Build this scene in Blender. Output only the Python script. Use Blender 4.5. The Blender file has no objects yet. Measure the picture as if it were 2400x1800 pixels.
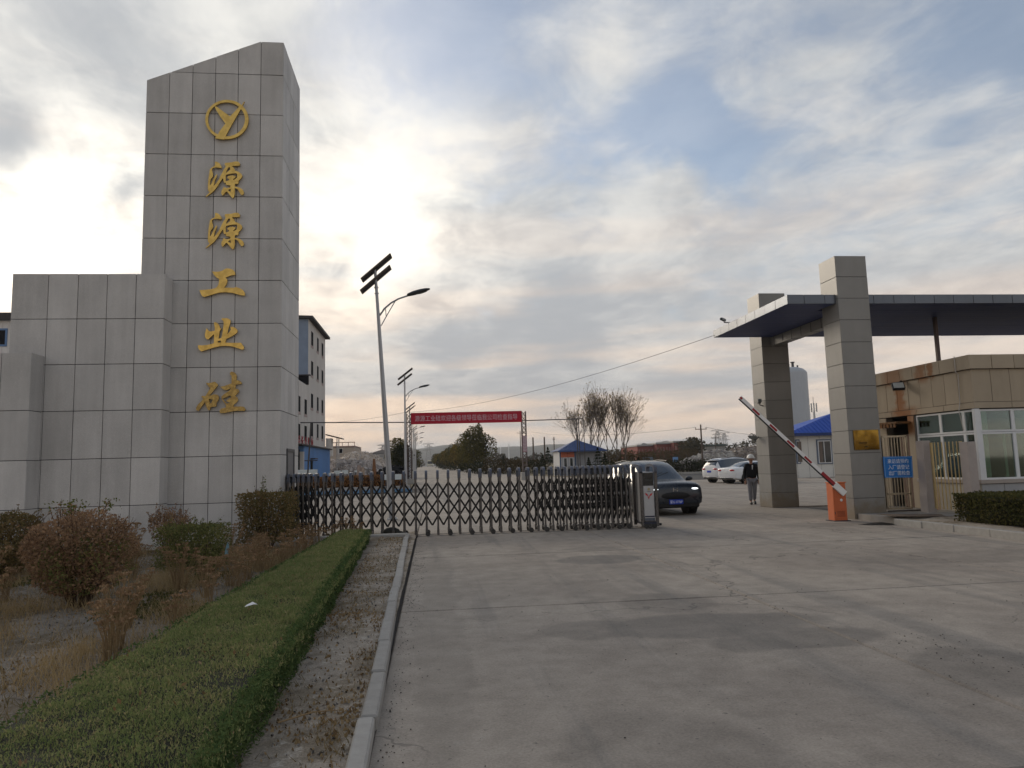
import bpy, bmesh, math, random
import numpy as np
from mathutils import Vector, Matrix, Euler

S = bpy.context.scene
COL = S.collection
rnd = random.Random(7)
R_ = math.radians

# ------------------------------------------------------------------ camera
CAM_H, FPX, PITCH, ROLL, YAW = 1.65, 1700.0, 6.37, -1.6, -6.4
cam = bpy.data.cameras.new('camera')
cam.sensor_fit = 'HORIZONTAL'
cam.sensor_width = 36.0
cam.lens = 36.0 * FPX / 2400.0
cam.clip_start, cam.clip_end = 0.05, 12000.0
cam_o = bpy.data.objects.new('camera', cam)
COL.objects.link(cam_o)
CAM_R = Matrix.Rotation(R_(YAW), 3, 'Z') @ Matrix.Rotation(R_(90 + PITCH), 3, 'X') @ Matrix.Rotation(R_(ROLL), 3, 'Z')
cam_o.matrix_world = Matrix.Translation((0, 0, CAM_H)) @ CAM_R.to_4x4()
S.camera = cam_o

# ------------------------------------------------------------------ view
S.view_settings.view_transform = 'Standard'
S.view_settings.look = 'None'
S.view_settings.exposure = 0.62
S.view_settings.gamma = 1.0
S.view_settings.use_curve_mapping = False
S.render.engine = 'CYCLES'
S.cycles.max_bounces = 6
S.cycles.diffuse_bounces = 3
S.cycles.glossy_bounces = 3
S.cycles.transmission_bounces = 4
S.cycles.transparent_max_bounces = 8
S.cycles.volume_bounces = 1
S.cycles.sample_clamp_indirect = 6.0
S.cycles.use_denoising = True

# ------------------------------------------------------------------ node helpers
class NT:
    def __init__(s, nt):
        s.nt = nt
        s.L = nt.links
    def n(s, t, **kw):
        nd = s.nt.nodes.new(t)
        for k, v in kw.items():
            setattr(nd, k, v)
        return nd
    def put(s, sock, v):
        if hasattr(v, 'is_output') or isinstance(v, bpy.types.NodeSocket):
            s.L.new(v, sock)
        elif isinstance(v, (tuple, list)) and len(v) == 3 and sock.type == 'RGBA':
            sock.default_value = (*v, 1)
        else:
            sock.default_value = v
    def m(s, op, a, b=None, c=None, clamp=False):
        nd = s.n('ShaderNodeMath', operation=op, use_clamp=clamp)
        s.put(nd.inputs[0], a)
        if b is not None: s.put(nd.inputs[1], b)
        if c is not None: s.put(nd.inputs[2], c)
        return nd.outputs[0]
    def v(s, op, a, b=None):
        nd = s.n('ShaderNodeVectorMath', operation=op)
        s.put(nd.inputs[0], a)
        if b is not None:
            s.put(nd.inputs[3] if op == 'SCALE' else nd.inputs[1], b)
        return nd.outputs[1] if op in ('DOT_PRODUCT', 'LENGTH', 'DISTANCE') else nd.outputs[0]
    def mix(s, f, a, b, mode='MIX'):
        nd = s.n('ShaderNodeMix', data_type='RGBA', blend_type=mode)
        s.put(nd.inputs[0], f); s.put(nd.inputs[6], a); s.put(nd.inputs[7], b)
        return nd.outputs[2]
    def noise(s, vec, scale, detail=4, rough=.5, dist=0.0):
        nd = s.n('ShaderNodeTexNoise')
        s.put(nd.inputs['Vector'], vec)
        nd.inputs['Scale'].default_value = scale
        nd.inputs['Detail'].default_value = detail
        nd.inputs['Roughness'].default_value = rough
        nd.inputs['Distortion'].default_value = dist
        return nd.outputs[0]
    def sm(s, x, a, b):
        nd = s.n('ShaderNodeMapRange', interpolation_type='SMOOTHSTEP')
        s.put(nd.inputs[0], x)
        nd.inputs[1].default_value, nd.inputs[2].default_value = a, b
        return nd.outputs[0]
    def lin(s, x, a, b, c=0., d=1.):
        nd = s.n('ShaderNodeMapRange')
        s.put(nd.inputs[0], x)
        for i, q in enumerate((a, b, c, d)): nd.inputs[i + 1].default_value = q
        return nd.outputs[0]
    def xyz(s, a, b, c):
        nd = s.n('ShaderNodeCombineXYZ')
        s.put(nd.inputs[0], a); s.put(nd.inputs[1], b); s.put(nd.inputs[2], c)
        return nd.outputs[0]
    def sep(s, v):
        nd = s.n('ShaderNodeSeparateXYZ'); s.put(nd.inputs[0], v)
        return nd.outputs
    def mapped(s, v, rot=(0, 0, 0), scale=(1, 1, 1), loc=(0, 0, 0)):
        nd = s.n('ShaderNodeMapping'); s.put(nd.inputs[0], v)
        nd.inputs[1].default_value, nd.inputs[2].default_value, nd.inputs[3].default_value = loc, rot, scale
        return nd.outputs[0]

# ------------------------------------------------------------------ sky and sun
SUN_AZ, SUN_EL = -26.7, 18.0
W = bpy.data.worlds.new('World')
S.world = W
W.use_nodes = True
W.cycles.sampling_method = 'MANUAL'
W.cycles.sample_map_resolution = 512
t = NT(W.node_tree)
for nd in list(W.node_tree.nodes): W.node_tree.nodes.remove(nd)
dirv = t.v('NORMALIZE', t.n('ShaderNodeTexCoord').outputs['Generated'])
dx, dy, dz = t.sep(dirv)
dirw = dirv
def lobe(v, sig, w=1.0):          # soft, ragged region of the sky about a direction
    l = Vector(v).normalized()
    k = 2.0 / math.radians(sig) ** 2
    e = t.m('MULTIPLY', t.m('SUBTRACT', t.v('DOT_PRODUCT', dirw, tuple(l)), 1.0), k)
    return t.m('MULTIPLY', t.m('POWER', 2.718, e), w)
def add(*a):
    r = a[0]
    for b in a[1:]: r = t.m('ADD', r, b)
    return r
up = t.m('ADD', t.m('MAXIMUM', dz, 0.0), 0.10)
pl = t.xyz(t.m('DIVIDE', dx, up), t.m('DIVIDE', dy, up), 0.0)
warp = t.n('ShaderNodeTexNoise')
t.put(warp.inputs['Vector'], pl)
warp.inputs['Scale'].default_value = 1.3
warp.inputs['Detail'].default_value = 3
wv = t.v('SCALE', t.v('SUBTRACT', warp.outputs[1], (.5, .5, .5)), 0.55)
plw = t.v('ADD', pl, wv)
st = t.mapped(plw, rot=(0, 0, R_(28)), scale=(1.0, 0.50, 1))
n1 = t.noise(st, 1.05, 9, .58, .2)
n2 = t.noise(t.mapped(plw, rot=(0, 0, R_(36)), scale=(1.0, .42, 1), loc=(3.1, 7.7, 0)), 1.9, 9, .60, .3)
az = t.m('ARCTAN2', dx, dy)
n3 = t.noise(t.xyz(t.m('MULTIPLY', az, 2.2), t.m('MULTIPLY', t.m('ADD', dz, t.m('MULTIPLY', t.m('SUBTRACT', n1, .5), .018)), 21.0), 4.2), 1.0, 5, .50, .15)
n4 = t.noise(t.mapped(pl, loc=(9.3, 2.2, 0)), 4.2, 8, .62, .4)
rag = t.n('ShaderNodeTexNoise'); t.put(rag.inputs['Vector'], dirv); rag.inputs['Scale'].default_value = 7.0; rag.inputs['Detail'].default_value = 6
dirw = t.v('NORMALIZE', t.v('ADD', dirv, t.v('SCALE', t.v('SUBTRACT', rag.outputs[1], (.5, .5, .5)), .16)))
# bright veil round the hidden sun
glow = add(lobe((-0.44, 0.84, 0.31), 7.0, .70), lobe((-0.34, 0.88, 0.34), 9, .20), lobe((-0.08, .91, .41), 7, .12),
           lobe((-.01, .96, .285), 6.0, .20), lobe((-.13, .95, .28), 7, .15), lobe((-.43, .84, .32), 40, .15))
dark = add(lobe((-0.46, 0.80, 0.40), 1.8, .55), lobe((-0.345, 0.87, 0.335), 1.3, .5), lobe((.03, .985, .155), 4.5, .5), lobe((.19, .965, .15), 5.0, .5),
           lobe((-.36, .79, .49), 8, .6), lobe((.38, .91, .17), 6, .35), lobe((.16, .965, .17), 4, .2))
blue = add(lobe((.30, .86, .415), 3.6, .72), lobe((.36, .84, .40), 3.0, .6), lobe((.02, .84, .54), 5.5, .40), lobe((.61, .65, .455), 4.0, .50), lobe((.20, .88, .425), 3.2, .3),
           lobe((.56, .70, .44), 3.5, .3), lobe((.45, .81, .37), 6, .10))
cov = t.sm(add(n1, t.m('MULTIPLY', t.m('SUBTRACT', n4, .5), .35), t.m('MULTIPLY', blue, -.40), t.m('MULTIPLY', glow, .35), t.m('MULTIPLY', t.m('SUBTRACT', .30, dz), .55), .065), .28, .60)
cov = t.lin(cov, 0, 1, .25, 1)
body = t.sm(add(n2, t.m('MULTIPLY', t.m('SUBTRACT', n4, .5), .42), t.m('MULTIPLY', glow, .12), t.m('MULTIPLY', dark, -.30)), .28, .68)
cloud = t.mix(body, (.298, .316, .340), (.470, .474, .468))
band = t.sm(add(n3, t.m('MULTIPLY', dark, -.25)), .36, .60)
low = t.mix(band, (.288, .275, .262), (.80, .545, .335))
lowf = t.m('POWER', 2.718, t.m('MULTIPLY', t.m('MAXIMUM', dz, 0.0), -6.5))
lowr = t.m('MULTIPLY', lowf, t.lin(az, -.2, 1.0, 1.0, .70))
cloud = t.mix(lowr, cloud, low)
gl = t.m('MULTIPLY', glow, t.m('SUBTRACT', 1.0, t.m('MULTIPLY', dark, .9), clamp=True))
gl = t.m('MULTIPLY', gl, t.lin(body, 0, 1, .35, 1.1))
warm = t.mix(t.sm(dz, .05, .35), (1.0, .77, .52), (1.0, .90, .72))
cloud = t.mix(1.0, cloud, t.v('SCALE', warm, gl), 'ADD')
sky = t.n('ShaderNodeTexSky', sky_type='NISHITA')
sky.sun_disc = False
sky.sun_elevation, sky.sun_rotation = R_(SUN_EL), R_(SUN_AZ)
sky.air_density, sky.dust_density, sky.ozone_density = 1.0, 1.2, 1.6
b1 = t.n('ShaderNodeBackground'); t.put(b1.inputs[0], sky.outputs[0]); b1.inputs[1].default_value = 0.088
b2 = t.n('ShaderNodeBackground'); t.put(b2.inputs[0], cloud); b2.inputs[1].default_value = 1.0
mx = t.n('ShaderNodeMixShader'); t.put(mx.inputs[0], cov)
t.L.new(b1.outputs[0], mx.inputs[1]); t.L.new(b2.outputs[0], mx.inputs[2])
t.L.new(mx.outputs[0], t.n('ShaderNodeOutputWorld').inputs[0])

sun = bpy.data.lights.new('sun', 'SUN')
sun.energy, sun.angle, sun.color = 1.5, R_(36), (1.0, .87, .70)
sun_o = bpy.data.objects.new('sun', sun)
COL.objects.link(sun_o)
sd = Vector((math.sin(R_(SUN_AZ)) * math.cos(R_(SUN_EL)), math.cos(R_(SUN_AZ)) * math.cos(R_(SUN_EL)), math.sin(R_(SUN_EL))))
sun_o.rotation_euler = sd.to_track_quat('Z', 'Y').to_euler()
sun_o.location = (-20, 40, 30)

# ------------------------------------------------------------------ geometry helpers
def pix(px, py, Y):               # the point at distance Y along the road that the photograph shows at (px, py) of 2400 x 1800
    d = CAM_R @ Vector(((px - 1200) / FPX, -(py - 900) / FPX, -1.0))
    return Vector((0, 0, CAM_H)) + d * (Y / d.y)

ORG = {}
def rootof(o):
    while o.parent is not None: o = o.parent
    return o
def org(parent):
    return ORG.get(rootof(parent).name, Vector((0, 0, 0))) if parent is not None else Vector((0, 0, 0))

class MB:
    def __init__(s):
        s.v, s.f = [], []
    def raw(s, vs, fs):
        b = len(s.v)
        s.v += [tuple(p) for p in vs]
        s.f += [tuple(i + b for i in f) for f in fs]
        return s
    def box(s, x0, x1, y0, y1, z0, z1, M=None):
        vs = [Vector((x, y, z)) for z in (z0, z1) for y in (y0, y1) for x in (x0, x1)]
        if M is not None: vs = [M @ p for p in vs]
        return s.raw(vs, [(0, 2, 3, 1), (4, 5, 7, 6), (0, 1, 5, 4), (2, 6, 7, 3), (0, 4, 6, 2), (1, 3, 7, 5)])
    def cbox(s, x0, x1, y0, y1, z0, z1, c=.01, M=None):      # box with chamfered edges
        bm = bmesh.new()
        bmesh.ops.create_cube(bm, size=1)
        for q in bm.verts:
            q.co = Vector((x0 + (q.co.x + .5) * (x1 - x0), y0 + (q.co.y + .5) * (y1 - y0), z0 + (q.co.z + .5) * (z1 - z0)))
        bmesh.ops.bevel(bm, geom=list(bm.edges), offset=c, segments=1, affect='EDGES')
        bm.verts.index_update()
        vs = [q.co.copy() for q in bm.verts]
        if M is not None: vs = [M @ p for p in vs]
        fs = [[q.index for q in f.verts] for f in bm.faces]
        bm.free()
        return s.raw(vs, fs)
    def bar(s, p, q, w, h=None, upv=(0, 0, 1)):              # rectangular bar from p to q
        p, q = Vector(p), Vector(q)
        h = w if h is None else h
        d = (q - p).normalized()
        u = Vector(upv)
        a = d.cross(u)
        if a.length < 1e-4: a = d.cross(Vector((0, 1, 0)))
        a.normalize()
        b = a.cross(d)
        a, b = a * w / 2, b * h / 2
        vs = [c + i * a + j * b for c in (p, q) for i, j in ((-1, -1), (1, -1), (1, 1), (-1, 1))]
        return s.raw(vs, [(3, 2, 1, 0), (4, 5, 6, 7), (0, 1, 5, 4), (1, 2, 6, 5), (2, 3, 7, 6), (3, 0, 4, 7)])
    def tube(s, pts, rad, n=8, cap=True):
        pts = [Vector(p) for p in pts]
        if not isinstance(rad, (list, tuple)): rad = [rad] * len(pts)
        vs, fs = [], []
        ref = Vector((0, 0, 1))
        for i, p in enumerate(pts):
            d = (pts[min(i + 1, len(pts) - 1)] - pts[max(i - 1, 0)])
            d = d.normalized() if d.length > 1e-9 else Vector((0, 0, 1))
            r = ref if abs(d.dot(ref)) < .95 else Vector((0, 1, 0))
            a = d.cross(r).normalized(); b = a.cross(d)
            for k in range(n):
                th = 2 * math.pi * k / n
                vs.append(p + rad[i] * (math.cos(th) * a + math.sin(th) * b))
        for i in range(len(pts) - 1):
            for k in range(n):
                k2 = (k + 1) % n
                fs.append((i * n + k, i * n + k2, (i + 1) * n + k2, (i + 1) * n + k))
        if cap:
            fs.append(tuple(range(n))[::-1]); fs.append(tuple((len(pts) - 1) * n + k for k in range(n)))
        return s.raw(vs, fs)
    def prism(s, poly, vec):                                  # polygon (3D, planar) extruded along vec
        n = len(poly)
        vec = Vector(vec)
        vs = [Vector(p) for p in poly] + [Vector(p) + vec for p in poly]
        fs = [tuple(range(n))[::-1], tuple(range(n, 2 * n))] + [(i, (i + 1) % n, n + (i + 1) % n, n + i) for i in range(n)]
        return s.raw(vs, fs)
    def lathe(s, prof, c, n=16, M=None):                      # prof [(r, z)] about a vertical axis through c
        vs, fs = [], []
        c = Vector(c)
        for r, z in prof:
            for k in range(n):
                p = Vector((r * math.cos(2 * math.pi * k / n), r * math.sin(2 * math.pi * k / n), z))
                vs.append(c + (M @ p if M is not None else p))
        for i in range(len(prof) - 1):
            for k in range(n):
                k2 = (k + 1) % n
                fs.append((i * n + k, i * n + k2, (i + 1) * n + k2, (i + 1) * n + k))
        fs.append(tuple(range(n))[::-1]); fs.append(tuple((len(prof) - 1) * n + k for k in range(n)))
        return s.raw(vs, fs)
    def ell(s, c, r, nu=14, nv=8, M=None, v0=-90, v1=90):
        c = Vector(c)
        prof = []
        for i in range(nv + 1):
            a = R_(v0 + (v1 - v0) * i / nv)
            prof.append((max(math.cos(a), 1e-3), math.sin(a)))
        vs, fs = [], []
        for q, z in prof:
            for k in range(nu):
                th = 2 * math.pi * k / nu
                p = Vector((r[0] * q * math.cos(th), r[1] * q * math.sin(th), r[2] * z))
                vs.append(c + (M @ p if M is not None else p))
        for i in range(nv):
            for k in range(nu):
                k2 = (k + 1) % nu
                fs.append((i * nu + k, i * nu + k2, (i + 1) * nu + k2, (i + 1) * nu + k))
        fs.append(tuple(range(nu))[::-1]); fs.append(tuple(nv * nu + k for k in range(nu)))
        return s.raw(vs, fs)
    def mesh(s, name, o=Vector((0, 0, 0)), smooth=False):
        me = bpy.data.meshes.new(name)
        me.from_pydata([(p[0] - o[0], p[1] - o[1], p[2] - o[2]) for p in s.v], [], s.f)
        if smooth:
            me.polygons.foreach_set('use_smooth', [True] * len(me.polygons))
            try: me.set_sharp_from_angle(angle=R_(40))
            except Exception: pass
        me.validate(); me.update()
        return me
    def base(s):
        a = np.array(s.v)
        lo, hi = a.min(0), a.max(0)
        return Vector(((lo[0] + hi[0]) / 2, (lo[1] + hi[1]) / 2, lo[2]))
    def build(s, name, mat, parent=None, smooth=False, local=False):
        if parent is None:
            o = s.base()
        else:
            o = Vector((0, 0, 0)) if local else org(parent)
        ob = bpy.data.objects.new(name, s.mesh(name, o, smooth))
        if mat is not None: ob.data.materials.append(mat)
        COL.objects.link(ob)
        if parent is None:
            ob.location = o; ORG[ob.name] = o
        else: ob.parent = parent
        return ob

def tag(o, label=None, cat=None, group=None, kind=None):
    if label: o['label'] = label
    if cat: o['category'] = cat
    if group: o['group'] = group
    if kind: o['kind'] = kind
    return o
def thing(name, label, cat, loc=(0, 0, 0), group=None, rz=0.0):
    o = bpy.data.objects.new(name, None)
    o.empty_display_size = .2
    COL.objects.link(o)
    o.location = loc; o.rotation_euler = (0, 0, rz)
    ORG[o.name] = Vector(loc)
    return tag(o, label, cat, group)
def piece(name, me, mat, parent, loc, rot=(0, 0, 0), scale=(1, 1, 1), local=False):    # one of many alike pieces sharing a mesh
    o = bpy.data.objects.new(name, me)
    if mat is not None and not me.materials: me.materials.append(mat)
    COL.objects.link(o)
    o.parent = parent
    o.location = Vector(loc) - (Vector((0, 0, 0)) if local else org(parent))
    o.rotation_euler = rot; o.scale = scale
    return o
def copy_tree(o, parent=None):
    c = o.copy(); COL.objects.link(c)
    if parent is not None: c.parent = parent
    for ch in list(o.children): copy_tree(ch, c)
    return c

def text(name, body, size, mat, parent, M, extrude=.004, width=None, local=False, fit=None):
    cu = bpy.data.curves.new(name, 'FONT')
    cu.body = body; cu.size = size; cu.extrude = extrude; cu.resolution_u = 2
    cu.align_x, cu.align_y = 'CENTER', 'CENTER'
    o = bpy.data.objects.new(name + '_tmp', cu)
    COL.objects.link(o)
    dg = bpy.context.evaluated_depsgraph_get()
    me = bpy.data.meshes.new_from_object(o.evaluated_get(dg))
    bpy.data.objects.remove(o)
    n = len(me.vertices)
    co = np.empty(n * 3); me.vertices.foreach_get('co', co); co = co.reshape(-1, 3)
    lo, hi = co.min(0), co.max(0)
    co[:, 0] -= (lo[0] + hi[0]) / 2; co[:, 1] -= (lo[1] + hi[1]) / 2
    if fit:
        co[:, 0] *= fit[0] / (hi[0] - lo[0]); co[:, 1] *= fit[1] / (hi[1] - lo[1])
    me.vertices.foreach_set('co', co.ravel())
    me.transform(Matrix.Translation(-(Vector((0, 0, 0)) if local else org(parent))) @ M)
    me.materials.clear(); me.materials.append(mat); me.update()
    ob = bpy.data.objects.new(name, me)
    COL.objects.link(ob)
    ob.parent = parent
    return ob
FRONT = Matrix(((1, 0, 0, 0), (0, 0, -1, 0), (0, 1, 0, 0), (0, 0, 0, 1)))   # text facing -Y
def T(x, y, z): return Matrix.Translation((x, y, z))

def outline(name, splines, mat, parent, M, extrude):          # flat shape with holes, given as closed polygons, extruded
    cu = bpy.data.curves.new(name, 'CURVE')
    cu.dimensions = '2D'; cu.fill_mode = 'BOTH'; cu.extrude = extrude
    for sp in splines:
        q = cu.splines.new('POLY')
        q.points.add(len(sp) - 1)
        for k, (x, y) in enumerate(sp): q.points[k].co = (x, y, 0, 1)
        q.use_cyclic_u = True
    o = bpy.data.objects.new(name + '_tmp', cu)
    COL.objects.link(o)
    dg = bpy.context.evaluated_depsgraph_get()
    me = bpy.data.meshes.new_from_object(o.evaluated_get(dg))
    bpy.data.objects.remove(o)
    me.transform(Matrix.Translation(-org(parent)) @ M)
    me.materials.clear(); me.materials.append(mat); me.update()
    ob = bpy.data.objects.new(name, me)
    COL.objects.link(ob); ob.parent = parent
    return ob

def skin_mesh(name, verts, edges, radii, sub=2):
    me = bpy.data.meshes.new(name + '_cage')
    me.from_pydata(verts, edges, [])
    o = bpy.data.objects.new(name + '_cage', me)
    COL.objects.link(o)
    o.modifiers.new('skin', 'SKIN')
    for i, r in enumerate(radii):
        sv = me.skin_vertices[0].data[i]
        sv.radius = r if isinstance(r, (tuple, list)) else (r, r)
        sv.use_root = i == 0
    ss = o.modifiers.new('sub', 'SUBSURF'); ss.levels = ss.render_levels = sub
    dg = bpy.context.evaluated_depsgraph_get()
    out = bpy.data.meshes.new_from_object(o.evaluated_get(dg))
    bpy.data.objects.remove(o)
    out.name = name
    out.polygons.foreach_set('use_smooth', [True] * len(out.polygons))
    return out

NR = np.random.default_rng(11)
def np_mesh(name, V, F):          # V (n,3), F (m,k) arrays
    me = bpy.data.meshes.new(name)
    me.vertices.add(len(V)); me.vertices.foreach_set('co', np.asarray(V, np.float32).ravel())
    k = F.shape[1]
    me.loops.add(F.size); me.loops.foreach_set('vertex_index', F.astype(np.int32).ravel())
    me.polygons.add(len(F))
    me.polygons.foreach_set('loop_start', np.arange(0, F.size, k, dtype=np.int32))
    me.update(calc_edges=True); me.validate()
    return me
def leaves(name, P, size, mat, parent=None, upbias=.0, aspect=.55, jitter=.5, local=False, N=None):
    """many small four-cornered leaves, one at every point of P, each turned its own way"""
    P = np.asarray(P, float); n = len(P)
    a = NR.normal(size=(n, 3)); a[:, 2] += upbias
    if N is not None: a = a * .6 + N
    a /= np.linalg.norm(a, axis=1)[:, None]
    b = NR.normal(size=(n, 3)); b -= a * (a * b).sum(1)[:, None]; b /= np.linalg.norm(b, axis=1)[:, None]
    s = np.asarray(size) * (1 + jitter * (NR.random(n) - .5) * 2)
    a = a * s[:, None]; b = b * (s * aspect)[:, None]
    V = np.stack([P - a * .5, P + b * .5, P + a * .5, P - b * .5], 1).reshape(-1, 3)
    F = np.arange(4 * n).reshape(-1, 4)
    o = np.zeros(3)
    if parent is None:
        o = np.array([P[:, 0].mean(), P[:, 1].mean(), P[:, 2].min()])
    elif not local: o = np.array(org(parent))
    ob = bpy.data.objects.new(name, np_mesh(name, V - o, F))
    ob.data.materials.append(mat)
    COL.objects.link(ob)
    if parent is None: ob.location = o; ORG[ob.name] = Vector(o)
    else: ob.parent = parent
    return ob
def blades(name, P, h, w, mat, parent=None, lean=.35, local=False):
    """thin upright needles or stalks: triangles standing at P"""
    P = np.asarray(P, float); n = len(P)
    hh = np.asarray(h) * (.6 + .8 * NR.random(n))
    d = np.stack([NR.normal(size=n) * lean, NR.normal(size=n) * lean, np.ones(n)], 1)
    d /= np.linalg.norm(d, axis=1)[:, None]
    th = NR.random(n) * math.pi * 2
    s = np.stack([np.cos(th), np.sin(th), np.zeros(n)], 1) * (np.asarray(w) * .5 * np.ones(n))[:, None]
    V = np.stack([P - s, P + s, P + d * hh[:, None]], 1).reshape(-1, 3)
    F = np.arange(3 * n).reshape(-1, 3)
    o = np.zeros(3)
    if parent is None: o = np.array([P[:, 0].mean(), P[:, 1].mean(), P[:, 2].min()])
    elif not local: o = np.array(org(parent))
    ob = bpy.data.objects.new(name, np_mesh(name, V - o, F))
    ob.data.materials.append(mat)
    COL.objects.link(ob)
    if parent is None: ob.location = o; ORG[ob.name] = Vector(o)
    else: ob.parent = parent
    return ob

# ------------------------------------------------------------------ materials
MATS = {}
def mat(name, c, rough=.7, metal=0.0, spec=.3, var=.12, scale=6.0, obj=0.0, bump=0.0, bscale=40.0, c2=None, emit=None, coat=0.0, vscale=1.0):
    m = bpy.data.materials.new(name); MATS[name] = m
    m.use_nodes = True
    t = NT(m.node_tree)
    bs = m.node_tree.nodes['Principled BSDF']
    pos = t.n('ShaderNodeNewGeometry').outputs['Position']
    if vscale != 1.0: pos = t.mapped(pos, scale=(1, 1, vscale))
    nz = t.noise(pos, scale, 5, .6)
    if c2 is None:
        k = t.lin(nz, .25, .75, 1 - var, 1 + var)
        base = t.v('SCALE', tuple(c), k)
    else:
        base = t.mix(t.sm(nz, .38, .64), tuple(c), tuple(c2))
    if obj:
        r = t.n('ShaderNodeObjectInfo').outputs['Random']
        base = t.v('SCALE', base, t.lin(r, 0, 1, 1 - obj, 1 + obj))
    t.put(bs.inputs['Base Color'], base)
    t.put(bs.inputs['Roughness'], t.lin(nz, .3, .7, max(rough - .06, 0.02), min(rough + .06, 1)))
    bs.inputs['Metallic'].default_value = metal
    bs.inputs['Specular IOR Level'].default_value = spec
    if coat: bs.inputs['Coat Weight'].default_value = coat; bs.inputs['Coat Roughness'].default_value = .05
    if bump:
        b = t.n('ShaderNodeBump'); b.inputs['Strength'].default_value = bump; b.inputs['Distance'].default_value = .01
        t.put(b.inputs['Height'], t.noise(pos, bscale, 6, .65)); t.put(bs.inputs['Normal'], b.outputs[0])
    if emit:
        bs.inputs['Emission Color'].default_value = (*emit[0], 1); bs.inputs['Emission Strength'].default_value = emit[1]
    return m
def leafmat(name, cols, trans=.25, zone=None):
    """foliage: each leaf its own shade out of cols, patches of one shade over another, some light through the leaf"""
    m = bpy.data.materials.new(name); m.use_nodes = True
    t = NT(m.node_tree)
    for nd in list(m.node_tree.nodes): m.node_tree.nodes.remove(nd)
    g = t.n('ShaderNodeNewGeometry')
    r = g.outputs['Random Per Island']
    nz = t.noise(g.outputs['Position'], zone or 1.6, 4, .6)
    f = t.m('ADD', t.m('MULTIPLY', r, .55), t.m('MULTIPLY', t.m('SUBTRACT', nz, .22), .80), clamp=True)
    ramp = t.n('ShaderNodeValToRGB')
    el = ramp.color_ramp.elements
    while len(el) < len(cols): el.new(.5)
    for i, c in enumerate(cols):
        el[i].position = i / (len(cols) - 1); el[i].color = (*c, 1)
    t.put(ramp.inputs[0], f)
    d = t.n('ShaderNodeBsdfDiffuse'); t.put(d.inputs[0], ramp.outputs[0])
    tr = t.n('ShaderNodeBsdfTranslucent'); t.put(tr.inputs[0], ramp.outputs[0])
    mx = t.n('ShaderNodeMixShader'); mx.inputs[0].default_value = trans
    t.L.new(d.outputs[0], mx.inputs[1]); t.L.new(tr.outputs[0], mx.inputs[2])
    t.L.new(mx.outputs[0], t.n('ShaderNodeOutputMaterial').inputs[0])
    MATS[name] = m
    return m

def granite():
    m = bpy.data.materials.new('grey_granite'); m.use_nodes = True
    t = NT(m.node_tree); bs = m.node_tree.nodes['Principled BSDF']
    pos = t.n('ShaderNodeNewGeometry').outputs['Position']
    fine = t.noise(pos, 95, 3, .7)
    big = t.noise(pos, .9, 5, .6)
    streak = t.noise(t.mapped(pos, scale=(6, 6, .55)), 1.0, 5, .6)
    r = t.n('ShaderNodeObjectInfo').outputs['Random']
    k = add2(t, t.lin(fine, .3, .7, -.10, .12), t.lin(big, .3, .7, -.10, .10), t.lin(streak, .3, .7, -.07, .06), t.lin(r, 0, 1, -.10, .10), 1.0)
    base = t.mix(t.sm(fine, .54, .72), t.v('SCALE', (.50, .486, .470), k), t.v('SCALE', (.59, .577, .56), k))
    t.put(bs.inputs['Base Color'], base)
    bs.inputs['Roughness'].default_value = .62
    bs.inputs['Specular IOR Level'].default_value = .35
    return m
def add2(t, *a):
    r = a[0]
    for b in a[1:]: r = t.m('ADD', r, b)
    return r
GRANITE = granite()
GROUT = mat('dark_joint', (.035, .032, .04), .9, var=.2)
GOLD = mat('gilded_metal', (.66, .45, .13), .34, .8, .5, scale=9, c2=(.54, .36, .10), bump=.25, bscale=5)
GOLDW = mat('worn_gilding', (.42, .27, .085), .55, .35, .4, c2=(.66, .45, .14), scale=17)
WHITE = mat('white_paint', (.72, .72, .71), .5, var=.06)
BLACK = mat('black_plastic', (.012, .012, .014), .45, var=.2)
STEEL = mat('brushed_steel', (.115, .11, .11), .30, .85, .5, var=.10, scale=14)
STEELD = mat('dark_steel', (.075, .075, .082), .45, .6, .5, var=.15)
GALV = mat('galvanised_pole', (.40, .41, .43), .48, .5, .5, var=.08)
GLASSD = mat('dark_window_glass', (.018, .024, .028), .06, 0, .6, var=.2)

# ================================================================== LARGE STRUCTURE
def tz(x, y):                     # height of the land: flat yard, then a gentle rise
    return 0.0087 * min(max(y - 100, 0), 235) + 0.0004 * min(max(y - 335, 0), 2000)

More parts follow.
